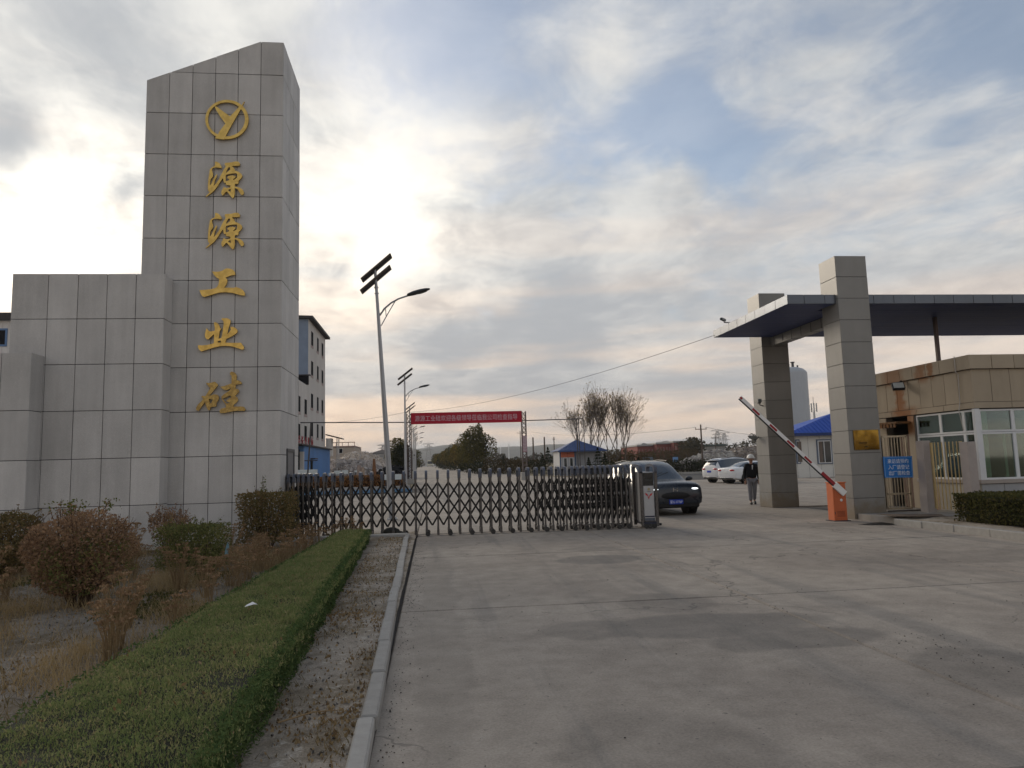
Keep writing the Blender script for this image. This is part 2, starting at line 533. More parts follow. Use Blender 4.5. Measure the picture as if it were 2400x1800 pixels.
# ---- land
def terrain():
    m = bpy.data.materials.new('dry_land'); m.use_nodes = True
    t = NT(m.node_tree); bs = m.node_tree.nodes['Principled BSDF']
    pos = t.n('ShaderNodeNewGeometry').outputs['Position']
    a = t.noise(pos, .02, 6, .6); b = t.noise(pos, .6, 6, .65); c = t.noise(pos, 14, 4, .7)
    base = t.mix(t.sm(a, .42, .6), (.205, .165, .105), (.15, .135, .075))
    base = t.mix(t.sm(b, .45, .7), base, (.24, .20, .15))
    base = t.v('SCALE', base, t.lin(c, .3, .7, .8, 1.2))
    t.put(bs.inputs['Base Color'], base); bs.inputs['Roughness'].default_value = .95; bs.inputs['Specular IOR Level'].default_value = .1
    xs = np.concatenate([-np.geomspace(4300, 20, 26), np.linspace(-16, 40, 29), np.geomspace(44, 4300, 26)])
    ys = np.concatenate([[-180, -90, -40, -20], np.linspace(-10, 120, 40), np.geomspace(125, 4300, 50)])
    V = np.array([(x, y, tz(x, y) - .05) for y in ys for x in xs])
    n = len(xs)
    F = np.array([(j * n + i, j * n + i + 1, (j + 1) * n + i + 1, (j + 1) * n + i) for j in range(len(ys) - 1) for i in range(n - 1)])
    o = bpy.data.objects.new('ground', np_mesh('ground', V, F)); o.data.materials.append(m); COL.objects.link(o)
    tag(o, kind='structure')
terrain()

# ---- concrete yard, slab by slab
def concrete():
    m = bpy.data.materials.new('worn_concrete'); m.use_nodes = True
    t = NT(m.node_tree); bs = m.node_tree.nodes['Principled BSDF']
    pos = t.n('ShaderNodeNewGeometry').outputs['Position']
    fine = t.noise(pos, 60, 4, .7); mid = t.noise(pos, 3.0, 7, .65); big = t.noise(pos, .33, 6, .6, .6)
    track = t.noise(t.mapped(pos, rot=(0, 0, R_(-3)), scale=(1.8, .09, 1)), 1.0, 5, .6, .3)
    r = t.n('ShaderNodeObjectInfo').outputs['Random']
    k = add2(t, t.lin(fine, .3, .7, -.20, .20), t.lin(mid, .3, .7, -.17, .17), t.lin(r, 0, 1, -.05, .05), 1.0)
    base = t.mix(t.sm(big, .36, .62), (.274, .237, .200), (.340, .297, .250))
    base = t.mix(t.m('MULTIPLY', t.sm(track, .50, .66), .45), base, (.165, .157, .146))
    base = t.v('SCALE', base, k)
    # damp patches and dried puddles, each with its own outline
    wob = t.v('SCALE', t.v('SUBTRACT', noise_col(t, pos, .9), (.5, .5, .5)), .5)
    wob2 = t.v('SCALE', t.v('SUBTRACT', noise_col(t, pos, 4.5), (.5, .5, .5)), .22)
    p2 = t.v('ADD', t.v('ADD', pos, wob), wob2)
    tot = None
    for cx, cy, rx, ry, w in ((2.85, 12.45, .78, .55, 1.0), (3.0, 14.05, .6, .32, .5), (2.75, 7.3, 1.25, .55, .9), (3.3, 6.6, .9, .4, .85), (1.55, 7.35, .55, .42, .7),
                              (2.7, 8.5, .6, .6, .6), (.05, 9.0, .28, 5.5, .45), (4.3, 5.3, .6, .75, .6), (6.2, 4.6, 1.6, .8, .4), (8.5, 11, 2.2, .7, .35), (6.0, 15.2, 1.5, .5, .35),
                              (1.3, 4.2, .7, .8, .35), (9.3, 17.0, 1.1, .6, .35), (7.5, 30, 5, 1.6, .3), (3, 40, 4, 2.5, .3), (1.5, 24, 2.5, 1.2, .35)):
        d = t.v('LENGTH', t.v('MULTIPLY', t.v('SUBTRACT', p2, (cx, cy, 0)), (1 / rx, 1 / ry, 0)))
        q = t.m('MULTIPLY', t.m('SUBTRACT', 1.0, t.sm(d, .82, 1.10)), w)
        tot = q if tot is None else t.m('MAXIMUM', tot, q)
    base = t.mix(tot, base, t.v('SCALE', base, .58))
    pale = t.noise(pos, 1.7, 6, .7)
    base = t.mix(t.m('MULTIPLY', t.sm(pale, .60, .75), .30), base, (.35, .33, .30))
    crk = t.n('ShaderNodeTexVoronoi', feature='DISTANCE_TO_EDGE')
    t.put(crk.inputs['Vector'], t.v('ADD', pos, t.v('SCALE', t.v('SUBTRACT', noise_col(t, pos, 2.2), (.5, .5, .5)), .9)))
    crk.inputs['Scale'].default_value = .21
    ck = t.m('MULTIPLY', t.m('SUBTRACT', 1.0, t.sm(crk.outputs[0], .0012, .0050)), t.sm(t.noise(pos, .5, 2), .40, .52))
    base = t.mix(t.m('MULTIPLY', ck, .5), base, (.06, .055, .05))
    spk = t.noise(pos, 21, 2, .5)
    base = t.mix(t.m('MULTIPLY', t.sm(spk, .69, .74), .6), base, (.07, .065, .06))
    t.put(bs.inputs['Base Color'], base)
    t.put(bs.inputs['Roughness'], t.lin(tot, 0, 1, .86, .62)); bs.inputs['Specular IOR Level'].default_value = .25
    b = t.n('ShaderNodeBump'); b.inputs['Strength'].default_value = .35; b.inputs['Distance'].default_value = .006
    t.put(b.inputs['Height'], t.m('ADD', fine, t.m('MULTIPLY', ck, -2.0))); t.put(bs.inputs['Normal'], b.outputs[0])
    return m
def noise_col(t, pos, sc):
    nd = t.n('ShaderNodeTexNoise'); t.put(nd.inputs['Vector'], pos); nd.inputs['Scale'].default_value = sc; nd.inputs['Detail'].default_value = 3
    return nd.outputs[1]
CONC = concrete()
KERBM = mat('kerb_concrete', (.33, .315, .29), .85, var=.14, scale=9, obj=.10, bump=.3)
yard = bpy.data.objects.new('yard', None); COL.objects.link(yard); tag(yard, kind='structure'); ORG[yard.name] = Vector((0, 0, 0))
XL = [-8.7, -4.55, -.4, 3.75, 7.9, 12.05, 16.2, 20.35, 24.5, 28.65, 32.8, 36.95]
YL = [-6.3 + 5 * i for i in range(14)]
sl = {}
for j in range(len(YL) - 1):
    for i in range(len(XL) - 1):
        x0, x1, y0, y1 = XL[i], XL[i + 1], YL[j], YL[j + 1]
        if x0 < -.5 and (y0 < 18.6 or y0 > 45): continue
        if x0 > 12 and y0 < 20: continue
        key = 's'
        if key not in sl: sl[key] = MB().cbox(.009, 4.141, .009, 4.991, -.14, 0, .014).mesh('slab')
        piece('slab', sl[key], CONC, yard, (x0, y0, rnd.uniform(-.006, 0)), rot=(rnd.uniform(-.0008, .0008), rnd.uniform(-.0008, .0008), 0))
MB().box(-9, 37.2, -7, 59, -.16, -.045).build('joint_bed', mat('joint_dirt', (.11, .098, .084), .95, var=.3, scale=20), yard)
# road that goes on beyond the yard, widening to a forecourt
def strip(name, pts, z, material, kind='structure'):
    V, F = [], []
    for i, (y, xl, xr) in enumerate(pts):
        for k in range(7):
            x = xl + (xr - xl) * k / 6
            V.append((x, y, tz(x, y) + z))
    for i in range(len(pts) - 1):
        for k in range(6):
            a = i * 7 + k
            F.append((a, a + 1, a + 8, a + 7))
    o = MB().raw(V, F).build(name, material)
    return tag(o, kind=kind)
strip('road', [(58.7, -1.6, 21), (75, -1.75, 18.5), (90, -2.0, 16.0), (108, -2.4, 13.7), (128, -2.9, 11.7), (150, -3.4, 9.9), (183, -4.2, 7.9), (230, -5.4, 5.4), (280, -6.6, 3.0), (330, -7.6, 1.2), (420, -9.8, -1.2)], -.010, CONC)
ASPH = mat('dark_asphalt', (.055, .054, .053), .9, var=.2, scale=1.2, bump=.3)
strip('asphalt', [(58.71, 21.1, 60), (70, 19.6, 62), (85, 17.4, 66)], -.022, ASPH)
k = thing('kerb_far', None, None); tag(k, kind='structure'); k.name = 'kerb'
kb = MB()
for i in range(9): kb.cbox(17.6 + i * 6, 23.55 + i * 6, 85.1, 85.5, -.05, .22, .02)
kb.build('kerb_stone', KERBM, k)

# ---- kerb between the planting and the yard
kerb = bpy.data.objects.new('kerb', None); COL.objects.link(kerb); tag(kerb, kind='structure'); ORG[kerb.name] = Vector((0, 0, 0))
km = MB().cbox(-.055, .055, .006, .994, -.12, .10, .014).mesh('kerb_stone')
for i in range(17):
    y = .9 + i
    piece('kerb_stone', km, KERBM, kerb, (-.36 - .0150 * y + rnd.uniform(-.008, .008), y, rnd.uniform(-.012, .006)), rot=(rnd.uniform(-.006, .006), rnd.uniform(-.03, .03), .015 + rnd.uniform(-.008, .008)))
kerb2 = bpy.data.objects.new('kerb', None); COL.objects.link(kerb2); tag(kerb2, kind='structure'); ORG[kerb2.name] = Vector((0, 0, 0))
km2 = MB().cbox(-.07, .07, .005, .995, -.12, .155, .015).mesh('kerb_stone')
for i in range(12):
    piece('kerb_stone', km2, KERBM, kerb2, (10.86 + rnd.uniform(-.012, .012), 4.3 + i, rnd.uniform(-.012, .004)), rot=(0, 0, rnd.uniform(-.01, .01)))

# ---- bare soil of the planting bed, heaved and littered
def soil_mat():
    m = bpy.data.materials.new('sandy_soil'); m.use_nodes = True
    t = NT(m.node_tree); bs = m.node_tree.nodes['Principled BSDF']
    pos = t.n('ShaderNodeNewGeometry').outputs['Position']
    a = t.noise(pos, 1.1, 6, .62, .5); b = t.noise(pos, 9, 6, .7); c = t.noise(pos, 70, 3, .7)
    base = t.mix(t.sm(a, .40, .60), (.255, .220, .180), (.165, .135, .098))
    base = t.mix(t.sm(b, .52, .70), base, (.33, .295, .25))
    base = t.mix(t.m('MULTIPLY', t.sm(b, .46, .32), .7), base, (.085, .07, .055))
    base = t.v('SCALE', base, t.lin(t.sep(pos)[0], -1.5, -1.15, 1.0, 1.38))       # paler sand beside the kerb
    base = t.v('SCALE', base, t.lin(c, .3, .7, .72, 1.28))
    t.put(bs.inputs['Base Color'], base); bs.inputs['Roughness'].default_value = .95; bs.inputs['Specular IOR Level'].default_value = .1
    bm = t.n('ShaderNodeBump'); bm.inputs['Strength'].default_value = .7; bm.inputs['Distance'].default_value = .02
    t.put(bm.inputs['Height'], t.m('ADD', b, t.m('MULTIPLY', c, .35))); t.put(bs.inputs['Normal'], bm.outputs[0])
    return m
SOIL = soil_mat()
from mathutils import noise as mnoise
def soil_z(x, y):
    z = .045 + .05 * mnoise.noise((x * .55, y * .55, 3)) + .030 * mnoise.noise((x * 2.1, y * 2.1, 8)) + .014 * mnoise.noise((x * 6, y * 6, 1))
    return max(z, -.03)
def bed(name, x0, x1, y0, y1, st, zf):
    nx, ny = int((x1 - x0) / st) + 1, int((y1 - y0) / st) + 1
    V = np.array([(x0 + (x1 - x0) * i / (nx - 1), y0 + (y1 - y0) * j / (ny - 1), zf(x0 + (x1 - x0) * i / (nx - 1), y0 + (y1 - y0) * j / (ny - 1))) for j in range(ny) for i in range(nx)])
    F = np.array([(j * nx + i, j * nx + i + 1, (j + 1) * nx + i + 1, (j + 1) * nx + i) for j in range(ny - 1) for i in range(nx - 1)])
    me = np_mesh(name, V, F); me.polygons.foreach_set('use_smooth', [True] * len(me.polygons))
    o = bpy.data.objects.new(name, me); me.materials.append(SOIL); COL.objects.link(o)
    return tag(o, kind='structure')
bed('soil', -15, -.42, .6, 18.7, .11, soil_z)

# ---- forecourt by the gatehouse, one step up
FORE = mat('forecourt_concrete', (.275, .258, .235), .88, var=.16, scale=2.4, bump=.25)
f = MB().box(10.93, 26, 16.35, 17.97, -.15, .15).box(11.785, 26, 17.971, 18.9, -.15, .15).box(12.6, 26, 18.901, 22, -.15, .15).box(12.1, 26, 3, 16.349, -.15, .10)
tag(f.build('pavement', FORE), kind='structure')
bed('soil', 10.9, 13.2, 3.2, 16.3, .15, lambda x, y: .135 + .03 * mnoise.noise((x * 2, y * 2, 5)))

# ================================================================== STONE TOWER
PANELS = {}
def panels(parent, O, rz, ul, vl, material, th=.03, gap=.013, clip=None, name='panel', c=.004, sub=None):
    """stone or metal panels set edge to edge on one face; O = lower corner, u runs along the face, v upwards"""
    c_, s_ = math.cos(rz), math.sin(rz)
    out = []
    for j in range(len(vl) - 1):
        for i in range(len(ul) - 1):
            u0, u1, v0, v1 = ul[i] + gap / 2, ul[i + 1] - gap / 2, vl[j] + gap / 2, vl[j + 1] - gap / 2
            loc = Vector((O[0] + u0 * c_, O[1] + u0 * s_, O[2] + v0))
            loc += Vector((s_, -c_, 0)) * rnd.uniform(-.002, .002)
            if clip is not None and (v1 > clip(u0) or v1 > clip(u1)):
                P = []                       # cut the panel along the sloping top
                r = [(u0, v0), (u1, v0), (u1, v1), (u0, v1)]
                for a in range(4):
                    p, q = r[a], r[(a + 1) % 4]
                    pi, qi = p[1] <= clip(p[0]) + 1e-6, q[1] <= clip(q[0]) + 1e-6
                    if pi: P.append(p)
                    if pi != qi:
                        lo, hi = 0.0, 1.0
                        for _ in range(30):
                            md = (lo + hi) / 2
                            x, y = p[0] + (q[0] - p[0]) * md, p[1] + (q[1] - p[1]) * md
                            if (y <= clip(x)) == pi: lo = md
                            else: hi = md
                        P.append((p[0] + (q[0] - p[0]) * lo, p[1] + (q[1] - p[1]) * lo))
                if len(P) < 3: continue
                me = MB().prism([(x - u0, 0, y - v0) for x, y in P], (0, th, 0)).mesh(name)
            else:
                key = (name, round(u1 - u0, 3), round(v1 - v0, 3), th, material.name)
                if key not in PANELS: PANELS[key] = MB().cbox(0, u1 - u0, 0, th, 0, v1 - v0, c).mesh(name)
                me = PANELS[key]
            out.append(piece(name, me, material, parent, loc, rot=(0, 0, rz)))
    return out
tower = thing('entrance_tower', 'tall grey granite sign tower with slanted top, gilded characters and stepped side walls', 'monument', (-5.1, 17.45, 0))
TX0, TX1, TY0, TY1 = -6.72, -3.51, 17.45, 19.70
V12 = [0, .97, 2.04, 3.07, 4.11, 5.15, 6.19, 7.21, 8.25, 9.29, 10.33, 11.37, 12.24]
U6 = [0, .53, 1.065, 1.60, 2.135, 2.67, 3.21]
slope = lambda u: 11.14 + (12.24 - 11.14) * min(max(u / 2.67, 0), 1)
e = .022
core = MB()
core.prism([(TX0 + e, TY0 + e, -.1), (TX1 - e, TY0 + e, -.1), (TX1 - e, TY0 + e, 12.22), (TX0 + 2.67, TY0 + e, 12.22), (TX0 + e, TY0 + e, 11.12)], (0, TY1 - TY0 - 2 * e, 0))
core.box(-9.25 + e, -6.0 - e, 16.93 + e, 19.6, -.1, 6.19)
core.box(-14 + e, -8.51 - e, 16.42 + e, 19.5, -.1, 4.32)
core.build('core', GROUT, tower)
fr = panels(tower, (TX0, TY0, 0), 0, U6, V12, GRANITE, clip=slope)
panels(tower, (TX1, TY0, 0), R_(90), [0, .45, .90, 1.35, 1.80, 2.25], V12, GRANITE)
panels(tower, (TX0, TY1, 0), R_(-90), [0, .56, 1.12, 1.69, 2.25], V12[6:], GRANITE, clip=lambda u: 11.14)
panels(tower, (-9.25, 16.93, 0), 0, [0, .76, 1.39, 2.01, 2.63, 3.25], [0, 1.0, 2.04, 3.10, 4.14, 5.17, 6.21], GRANITE)
panels(tower, (-6.0, 16.93, 0), R_(90), [0, .52], [0, 1.0, 2.04, 3.10, 4.14, 5.17, 6.21], GRANITE)
panels(tower, (-6.0, 19.6, 6.21 - .02), 0, [0, .01], [0, .02], GRANITE)
panels(tower, (-9.25, 19.5, 0), R_(-90), [0, .64, 1.28, 1.92, 2.57], [4.14, 5.17, 6.21], GRANITE)
panels(tower, (-14, 16.42, 0), 0, [0, .6, 1.22, 1.83, 2.45, 3.06, 3.67, 4.28, 4.89, 5.49], [0, 1.0, 2.03, 3.09, 4.34], GRANITE)
panels(tower, (-8.51, 16.42, 0), R_(90), [0, .51], [0, 1.0, 2.03, 3.09, 4.34], GRANITE)
PALEST = mat('pale_replacement_stone', (.40, .405, .41), .6, var=.04)
MB().cbox(TX0 + .545, TX0 + 1.05, TY0 - .006, TY0 + .02, .53, .955, .004).build('panel', PALEST, tower)['label'] = 'paler replacement panel near the foot of the tower'
MB().box(TX0 + .54, TX0 + 1.06, TY0 - .0035, TY0 + .01, .505, .525).build('joint', GROUT, tower)
d = MB().cbox(TX1 - .02, TX1 + .012, 18.22, 18.98, 0, 2.12, .006)
d.build('service_door', mat('grey_steel_door', (.16, .16, .17), .5, .2, var=.08), tower)
dd = MB()
for y0, y1, z0, z1 in ((18.14, 18.22, 0, 2.2), (18.98, 19.06, 0, 2.2), (18.22, 18.98, 2.12, 2.2)): dd.cbox(TX1 - .01, TX1 + .03, y0, y1, z0, z1, .005)
dd.build('door_frame', mat('dark_door_frame', (.07, .07, .075), .5, var=.1), tower)
# gilded characters, traced stroke by stroke
GY = TY0 - .055
def glyph(name, ox, oy, splines, m, th=.022, y=GY, label=None):
    sp = []
    for s in splines:
        q = []
        for a, b in s:
            p = pix(ox + a / 13.829, oy + b / 13.829, y)
            q.append((p.x, p.z))
        sp.append(q)
    o = outline(name, sp, m, tower, T(0, y, 0) @ FRONT, th)
    if label: o['label'] = label
    return o
YUAN = [[(610, 270), (680, 275), (760, 320), (825, 420), (825, 478), (700, 462), (580, 462), (525, 495), (515, 560), (548, 650), (545, 760), (492, 820), (458, 900), (452, 1015), (475, 1035), (560, 840), (620, 740), (668, 672),
         (682, 700), (650, 800), (612, 880), (590, 980), (568, 1065), (650, 980), (740, 850), (800, 720), (865, 600), (900, 530), (942, 470), (965, 420), (925, 370), (940, 310), (1160, 295), (1260, 265), (1370, 270), (1425, 330),
         (1410, 400), (1200, 410), (1165, 425), (1230, 480), (1262, 560), (1380, 600), (1470, 670), (1502, 740), (1450, 820), (1382, 880), (1365, 985), (1262, 985), (1250, 1080), (1330, 1090), (1430, 1120), (1520, 1190), (1552, 1270),
         (1530, 1330), (1470, 1352), (1420, 1290), (1360, 1180), (1290, 1132), (1252, 1128), (1256, 1290), (1235, 1400), (1190, 1455), (1130, 1400), (1060, 1310), (1000, 1240), (960, 1250), (900, 1330), (850, 1372), (815, 1290),
         (830, 1200), (870, 1150), (890, 1085), (950, 1112), (985, 1130), (1110, 1105), (1115, 1040), (970, 1020), (965, 950), (920, 960), (892, 920), (882, 810), (850, 830), (780, 930), (700, 1060), (600, 1190), (500, 1280),
         (400, 1360), (305, 1418), (330, 1380), (440, 1270), (390, 1200), (385, 1040), (400, 850), (430, 650), (450, 520), (520, 450), (590, 430), (622, 350)],
        [(1050, 450), (1108, 460), (1110, 530), (1040, 590), (966, 640), (990, 560)],
        [(960, 722), (985, 690), (1150, 652), (1310, 648), (1338, 690), (1325, 790), (1272, 842), (1215, 868), (1202, 842), (1265, 790), (1284, 745), (1170, 716), (1040, 746), (1006, 790), (1060, 830), (1085, 865), (1000, 900), (962, 905)],
        [(1040, 1185), (1122, 1150), (1130, 1250), (1062, 1225)]]
GONG = [[(655, 365), (700, 375), (850, 380), (980, 350), (1060, 300), (1120, 270), (1230, 275), (1340, 320), (1400, 390), (1405, 480), (1300, 490), (1180, 530), (1090, 570), (1140, 620), (1155, 690), (1120, 790), (1060, 870),
         (1050, 895), (1390, 895), (1420, 870), (1560, 910), (1670, 985), (1720, 1070), (1720, 1150), (1600, 1140), (1450, 1100), (1300, 1060), (1100, 1040), (900, 1050), (750, 1090), (560, 1150), (400, 1200), (330, 1160),
         (280, 1060), (250, 970), (340, 970), (620, 945), (760, 910), (820, 870), (860, 800), (885, 700), (880, 610), (800, 560), (720, 480)]]
YE = [[(205, 1095), (330, 1105), (500, 1090), (660, 1050), (715, 1030), (720, 900), (725, 740), (680, 770), (600, 850), (540, 905), (480, 900), (435, 840), (425, 750), (450, 640), (485, 540), (520, 600), (560, 650), (640, 650),
       (745, 625), (745, 520), (720, 400), (725, 355), (790, 355), (860, 410), (905, 480), (920, 560), (970, 550), (930, 600), (905, 640), (890, 760), (865, 890), (960, 860), (990, 740), (1015, 560), (1035, 400), (1020, 300),
       (960, 270), (980, 225), (1150, 220), (1240, 270), (1260, 320), (1240, 400), (1190, 560), (1150, 740), (1230, 660), (1270, 590), (1245, 510), (1320, 500), (1420, 540), (1480, 610), (1475, 680), (1380, 760), (1240, 840),
       (1120, 890), (1095, 960), (1090, 1015), (1400, 1020), (1590, 1015), (1640, 1080), (1690, 1150), (1680, 1230), (1620, 1240), (1450, 1180), (1300, 1135), (1100, 1115), (900, 1130), (700, 1180), (500, 1240), (310, 1300),
       (240, 1240), (205, 1180)], [(845, 1015), (850, 960), (940, 945), (945, 1015)]]
GUI = [[(460, 520), (600, 520), (740, 480), (820, 540), (850, 600), (760, 710), (660, 820), (570, 940), (730, 890), (830, 900), (880, 980), (860, 1080), (800, 1160), (790, 1280), (680, 1290), (600, 1310), (590, 1410), (530, 1400),
        (470, 1290), (430, 1140), (380, 1200), (300, 1310), (220, 1430), (150, 1400), (140, 1330), (200, 1220), (330, 1100), (370, 1020), (300, 970), (350, 940), (440, 950), (520, 820), (600, 690), (520, 610)],
       [(560, 1040), (690, 1060), (640, 1160), (580, 1195)],
       [(1230, 200), (1290, 150), (1400, 190), (1455, 290), (1440, 440), (1540, 440), (1620, 520), (1600, 555), (1420, 575), (1410, 700), (1500, 720), (1530, 790), (1460, 880), (1400, 940), (1480, 1000), (1500, 1080), (1440, 1160),
        (1360, 1220), (1340, 1290), (1560, 1280), (1680, 1290), (1740, 1370), (1720, 1430), (1500, 1420), (1300, 1440), (1080, 1490), (920, 1500), (895, 1420), (960, 1350), (1100, 1320), (1110, 1240), (1040, 1150), (980, 1060),
        (960, 960), (1040, 890), (1130, 830), (1230, 770), (1280, 690), (1130, 755), (1040, 740), (915, 645), (1050, 620), (1200, 570), (1290, 530), (1290, 280), (1250, 270)],
       [(990, 1040), (1250, 920), (1280, 990), (1190, 1040), (1110, 1110), (1250, 1160), (1130, 1190)]]
glyph('character', 460, 360, YUAN, GOLD)
glyph('character', 460, 480, YUAN, GOLD)
glyph('character', 450, 610, GONG, GOLD)
glyph('character', 450, 730, YE, GOLD)
glyph('character', 450, 860, GUI, GOLDW, label='weathered brownish lowest gilded character')
el = lambda cx, cy, rx, ry, n=56: [(cx + rx * math.cos(2 * math.pi * i / n), cy + ry * math.sin(2 * math.pi * i / n)) for i in range(n)]
em = glyph('emblem', 460, 220, [el(1000, 840, 700, 635), el(985, 838, 598, 552)], GOLD)
em['label'] = 'gilded round emblem'
yy = glyph('emblem_stroke', 460, 220, [[(595, 400), (690, 440), (1100, 742), (1395, 430), (1470, 400), (1540, 270), (1575, 262), (1500, 405), (1440, 520), (1150, 1020), (960, 1370), (910, 1490), (610, 1450), (700, 1350), (760, 1220), (950, 975), (780, 740), (640, 520)]], GOLD, th=.019, y=GY - .009)
yy.parent = em

# ================================================================== ENTRANCE CANOPY
def clad_mat(name, c, stain=False, rust=(), dirt=0.0, rough=.38, spec=.5):
    m = bpy.data.materials.new(name); m.use_nodes = True
    t = NT(m.node_tree); bs = m.node_tree.nodes['Principled BSDF']
    pos = t.n('ShaderNodeNewGeometry').outputs['Position']
    a = t.noise(pos, 1.4, 6, .6); b = t.noise(t.mapped(pos, scale=(5, 5, .5)), 1.0, 5, .6); f = t.noise(pos, 40, 3, .6)
    r = t.n('ShaderNodeObjectInfo').outputs['Random']
    k = add2(t, t.lin(a, .3, .7, -.06, .06), t.lin(b, .3, .7, -.05, .05), t.lin(f, .3, .7, -.03, .03), t.lin(r, 0, 1, -.05, .05), 1.0)
    base = t.v('SCALE', tuple(c), k)
    x, y, z = t.sep(pos)
    if dirt:
        w = t.noise(pos, 3.2, 6, .65)
        q = t.m('MULTIPLY', t.sm(t.m('SUBTRACT', add2(t, t.m('MULTIPLY', w, 1.5), -.35), z), -.25, .35), dirt)
        base = t.mix(q, base, (.17, .115, .05))
    for cy, z0, z1, wd, amt in rust:
        wv = t.noise(pos, 5, 5, .6)
        dyy = t.m('ABSOLUTE', t.m('SUBTRACT', t.m('ADD', y, t.m('MULTIPLY', t.m('SUBTRACT', wv, .5), .5)), cy))
        zin = t.m('MULTIPLY', t.sm(z, z0 - .12, z0 + .10), t.m('SUBTRACT', 1.0, t.sm(z, z1 - .12, z1 + .1)))
        q = t.m('MULTIPLY', t.m('MULTIPLY', t.m('SUBTRACT', 1.0, t.sm(dyy, wd * .2, wd)), zin), amt)
        base = t.mix(q, base, (.26, .095, .018))
    t.put(bs.inputs['Base Color'], base)
    bs.inputs['Roughness'].default_value = rough
    bs.inputs['Specular IOR Level'].default_value = spec
    return m
COLM = clad_mat('column_cladding', (.228, .222, .208), dirt=.55)
FASM = clad_mat('fascia_cladding', (.115, .13, .155), rough=.32)
FASM.node_tree.nodes['Principled BSDF'].inputs['Metallic'].default_value = .75
SOFF = mat('navy_soffit_board', (.085, .105, .22), .55, 0, .2, var=.12, scale=3, obj=.06)
canopy = thing('entrance_canopy', 'flat canopy on two panel clad columns over the barrier lane', 'canopy', (11.3, 18.0, 0))
CT = 5.98; CB = 5.72; CX0 = 9.5; CX1 = 25.1; CY0 = 18.10; CY1 = 23.28
def column(x0, x1, y0, y1, vl):
    o = MB().box(x0 + .015, x1 - .015, y0 + .015, y1 - .015, -.1, vl[-1] - .012).build('column', GROUT, canopy)
    for O, rz, w in (((x0, y0, 0), 0, x1 - x0), ((x1, y0, 0), R_(90), y1 - y0), ((x1, y1, 0), R_(180), x1 - x0), ((x0, y1, 0), R_(-90), y1 - y0)):
        panels(o, O, rz, [0, w], vl, COLM, th=.022, gap=.010, c=.003)
    return o
cn = column(10.87, 11.76, 18.0, 18.82, [0, .54, 1.14, 1.71, 2.30, 2.89, 3.48, 4.08, 4.66, 5.26, 5.85, 6.44, 7.02])
cf = column(11.20, 12.14, 23.30, 24.22, [0, .49, 1.11, 1.73, 2.35, 2.96, 3.58, 4.20, 4.83, 5.42, 6.03, 6.65, 7.27])
fas = MB().box(CX0 + .02, CX1, CY0 + .02, CY1 - .02, CB + .035, CT - .015).build('roof_deck', GROUT, canopy)
fx = [0, .48, 1.06, 1.4]
panels(canopy, (CX0, CY0, CB), 0, [0, .475, 1.06, 1.46], [0, CT - CB], FASM, th=.02, gap=.012, name='fascia_panel')
panels(canopy, (11.77, CY0, CB), 0, [0, .19, .775, 1.385, 1.96, 2.53, 3.12, 3.70, 4.29, 4.87, 5.45, 6.03, 6.6, 7.2, 7.78, 8.36, 8.94, 9.52, 10.1, 10.68, 11.26, 11.84, 12.42, 13.0, 13.33], [0, CT - CB], FASM, th=.02, gap=.012, name='fascia_panel')
panels(canopy, (CX0, CY1, CB), R_(-90), [CY1 - y for y in (23.28, 22.68, 21.99, 21.35, 20.73, 20.09, 19.44, 18.79, 18.10)], [0, CT - CB], FASM, th=.02, gap=.010, name='fascia_panel')
panels(canopy, (CX1, CY1, CB), R_(180), [.6 * i for i in range(13)] + [7.35], [0, CT - CB], FASM, th=.02, gap=.012, name='fascia_panel')
nb = 17
bw = (CY1 - CY0 - .05) / nb
sb = MB().cbox(0, 1.0, .004, bw - .004, 0, .03, .003).mesh('soffit_board')
for i in range(nb):
    y = CY0 + .025 + i * bw
    for x0, x1 in ((CX0 + .02, 10.85), (10.85 if y > 18.85 else 11.78, CX1 - .02)):
        piece('soffit_board', sb, SOFF, canopy, (x0, y, CB + .006 + rnd.uniform(0, .003)), scale=(x1 - x0 - .006, 1, 1))
bmx = MB().cbox(11.50, 11.80, 18.83, 23.285, 5.42, 5.715, .006)
bmx.build('beam', COLM, canopy)
for i in range(7):
    MB().box(11.494, 11.806, 19.4 + i * .6, 19.412 + i * .6, 5.414, 5.70).build('beam_joint', GROUT, canopy)
pl_ = MB().cbox(15.05, 15.15, 19.92, 20.02, 4.0, 5.72, .01)
pl_.build('steel_post', mat('brown_steel', (.10, .075, .07), .4, .5, var=.1), canopy)

# brass plaque on the near column
plaque = thing('brass_plaque', 'square polished brass plaque on the nearer canopy column', 'plaque', (11.34, 17.985, 1.79))
BRASS = mat('polished_brass', (.30, .185, .038), .12, 1.0, .5, scale=2.4, c2=(.13, .075, .016))
MB().cbox(10.99, 11.69, 17.968, 17.996, 1.79, 2.31, .004).build('plate', BRASS, plaque)
pt = MB()
for (x, z, w, h) in ((11.12, 1.955, .23, .016), (11.12, 1.92, .22, .006), (11.27, 1.86, .09, .022)): pt.box(x, x + w, 17.9655, 17.9665, z, z + h)
for i in range(14): pt.box(11.125 + i * .016, 11.135 + i * .016, 17.9655, 17.967, 1.972, 1.986)
pt.build('engraving', mat('engraved_black', (.02, .015, .01), .6), plaque)

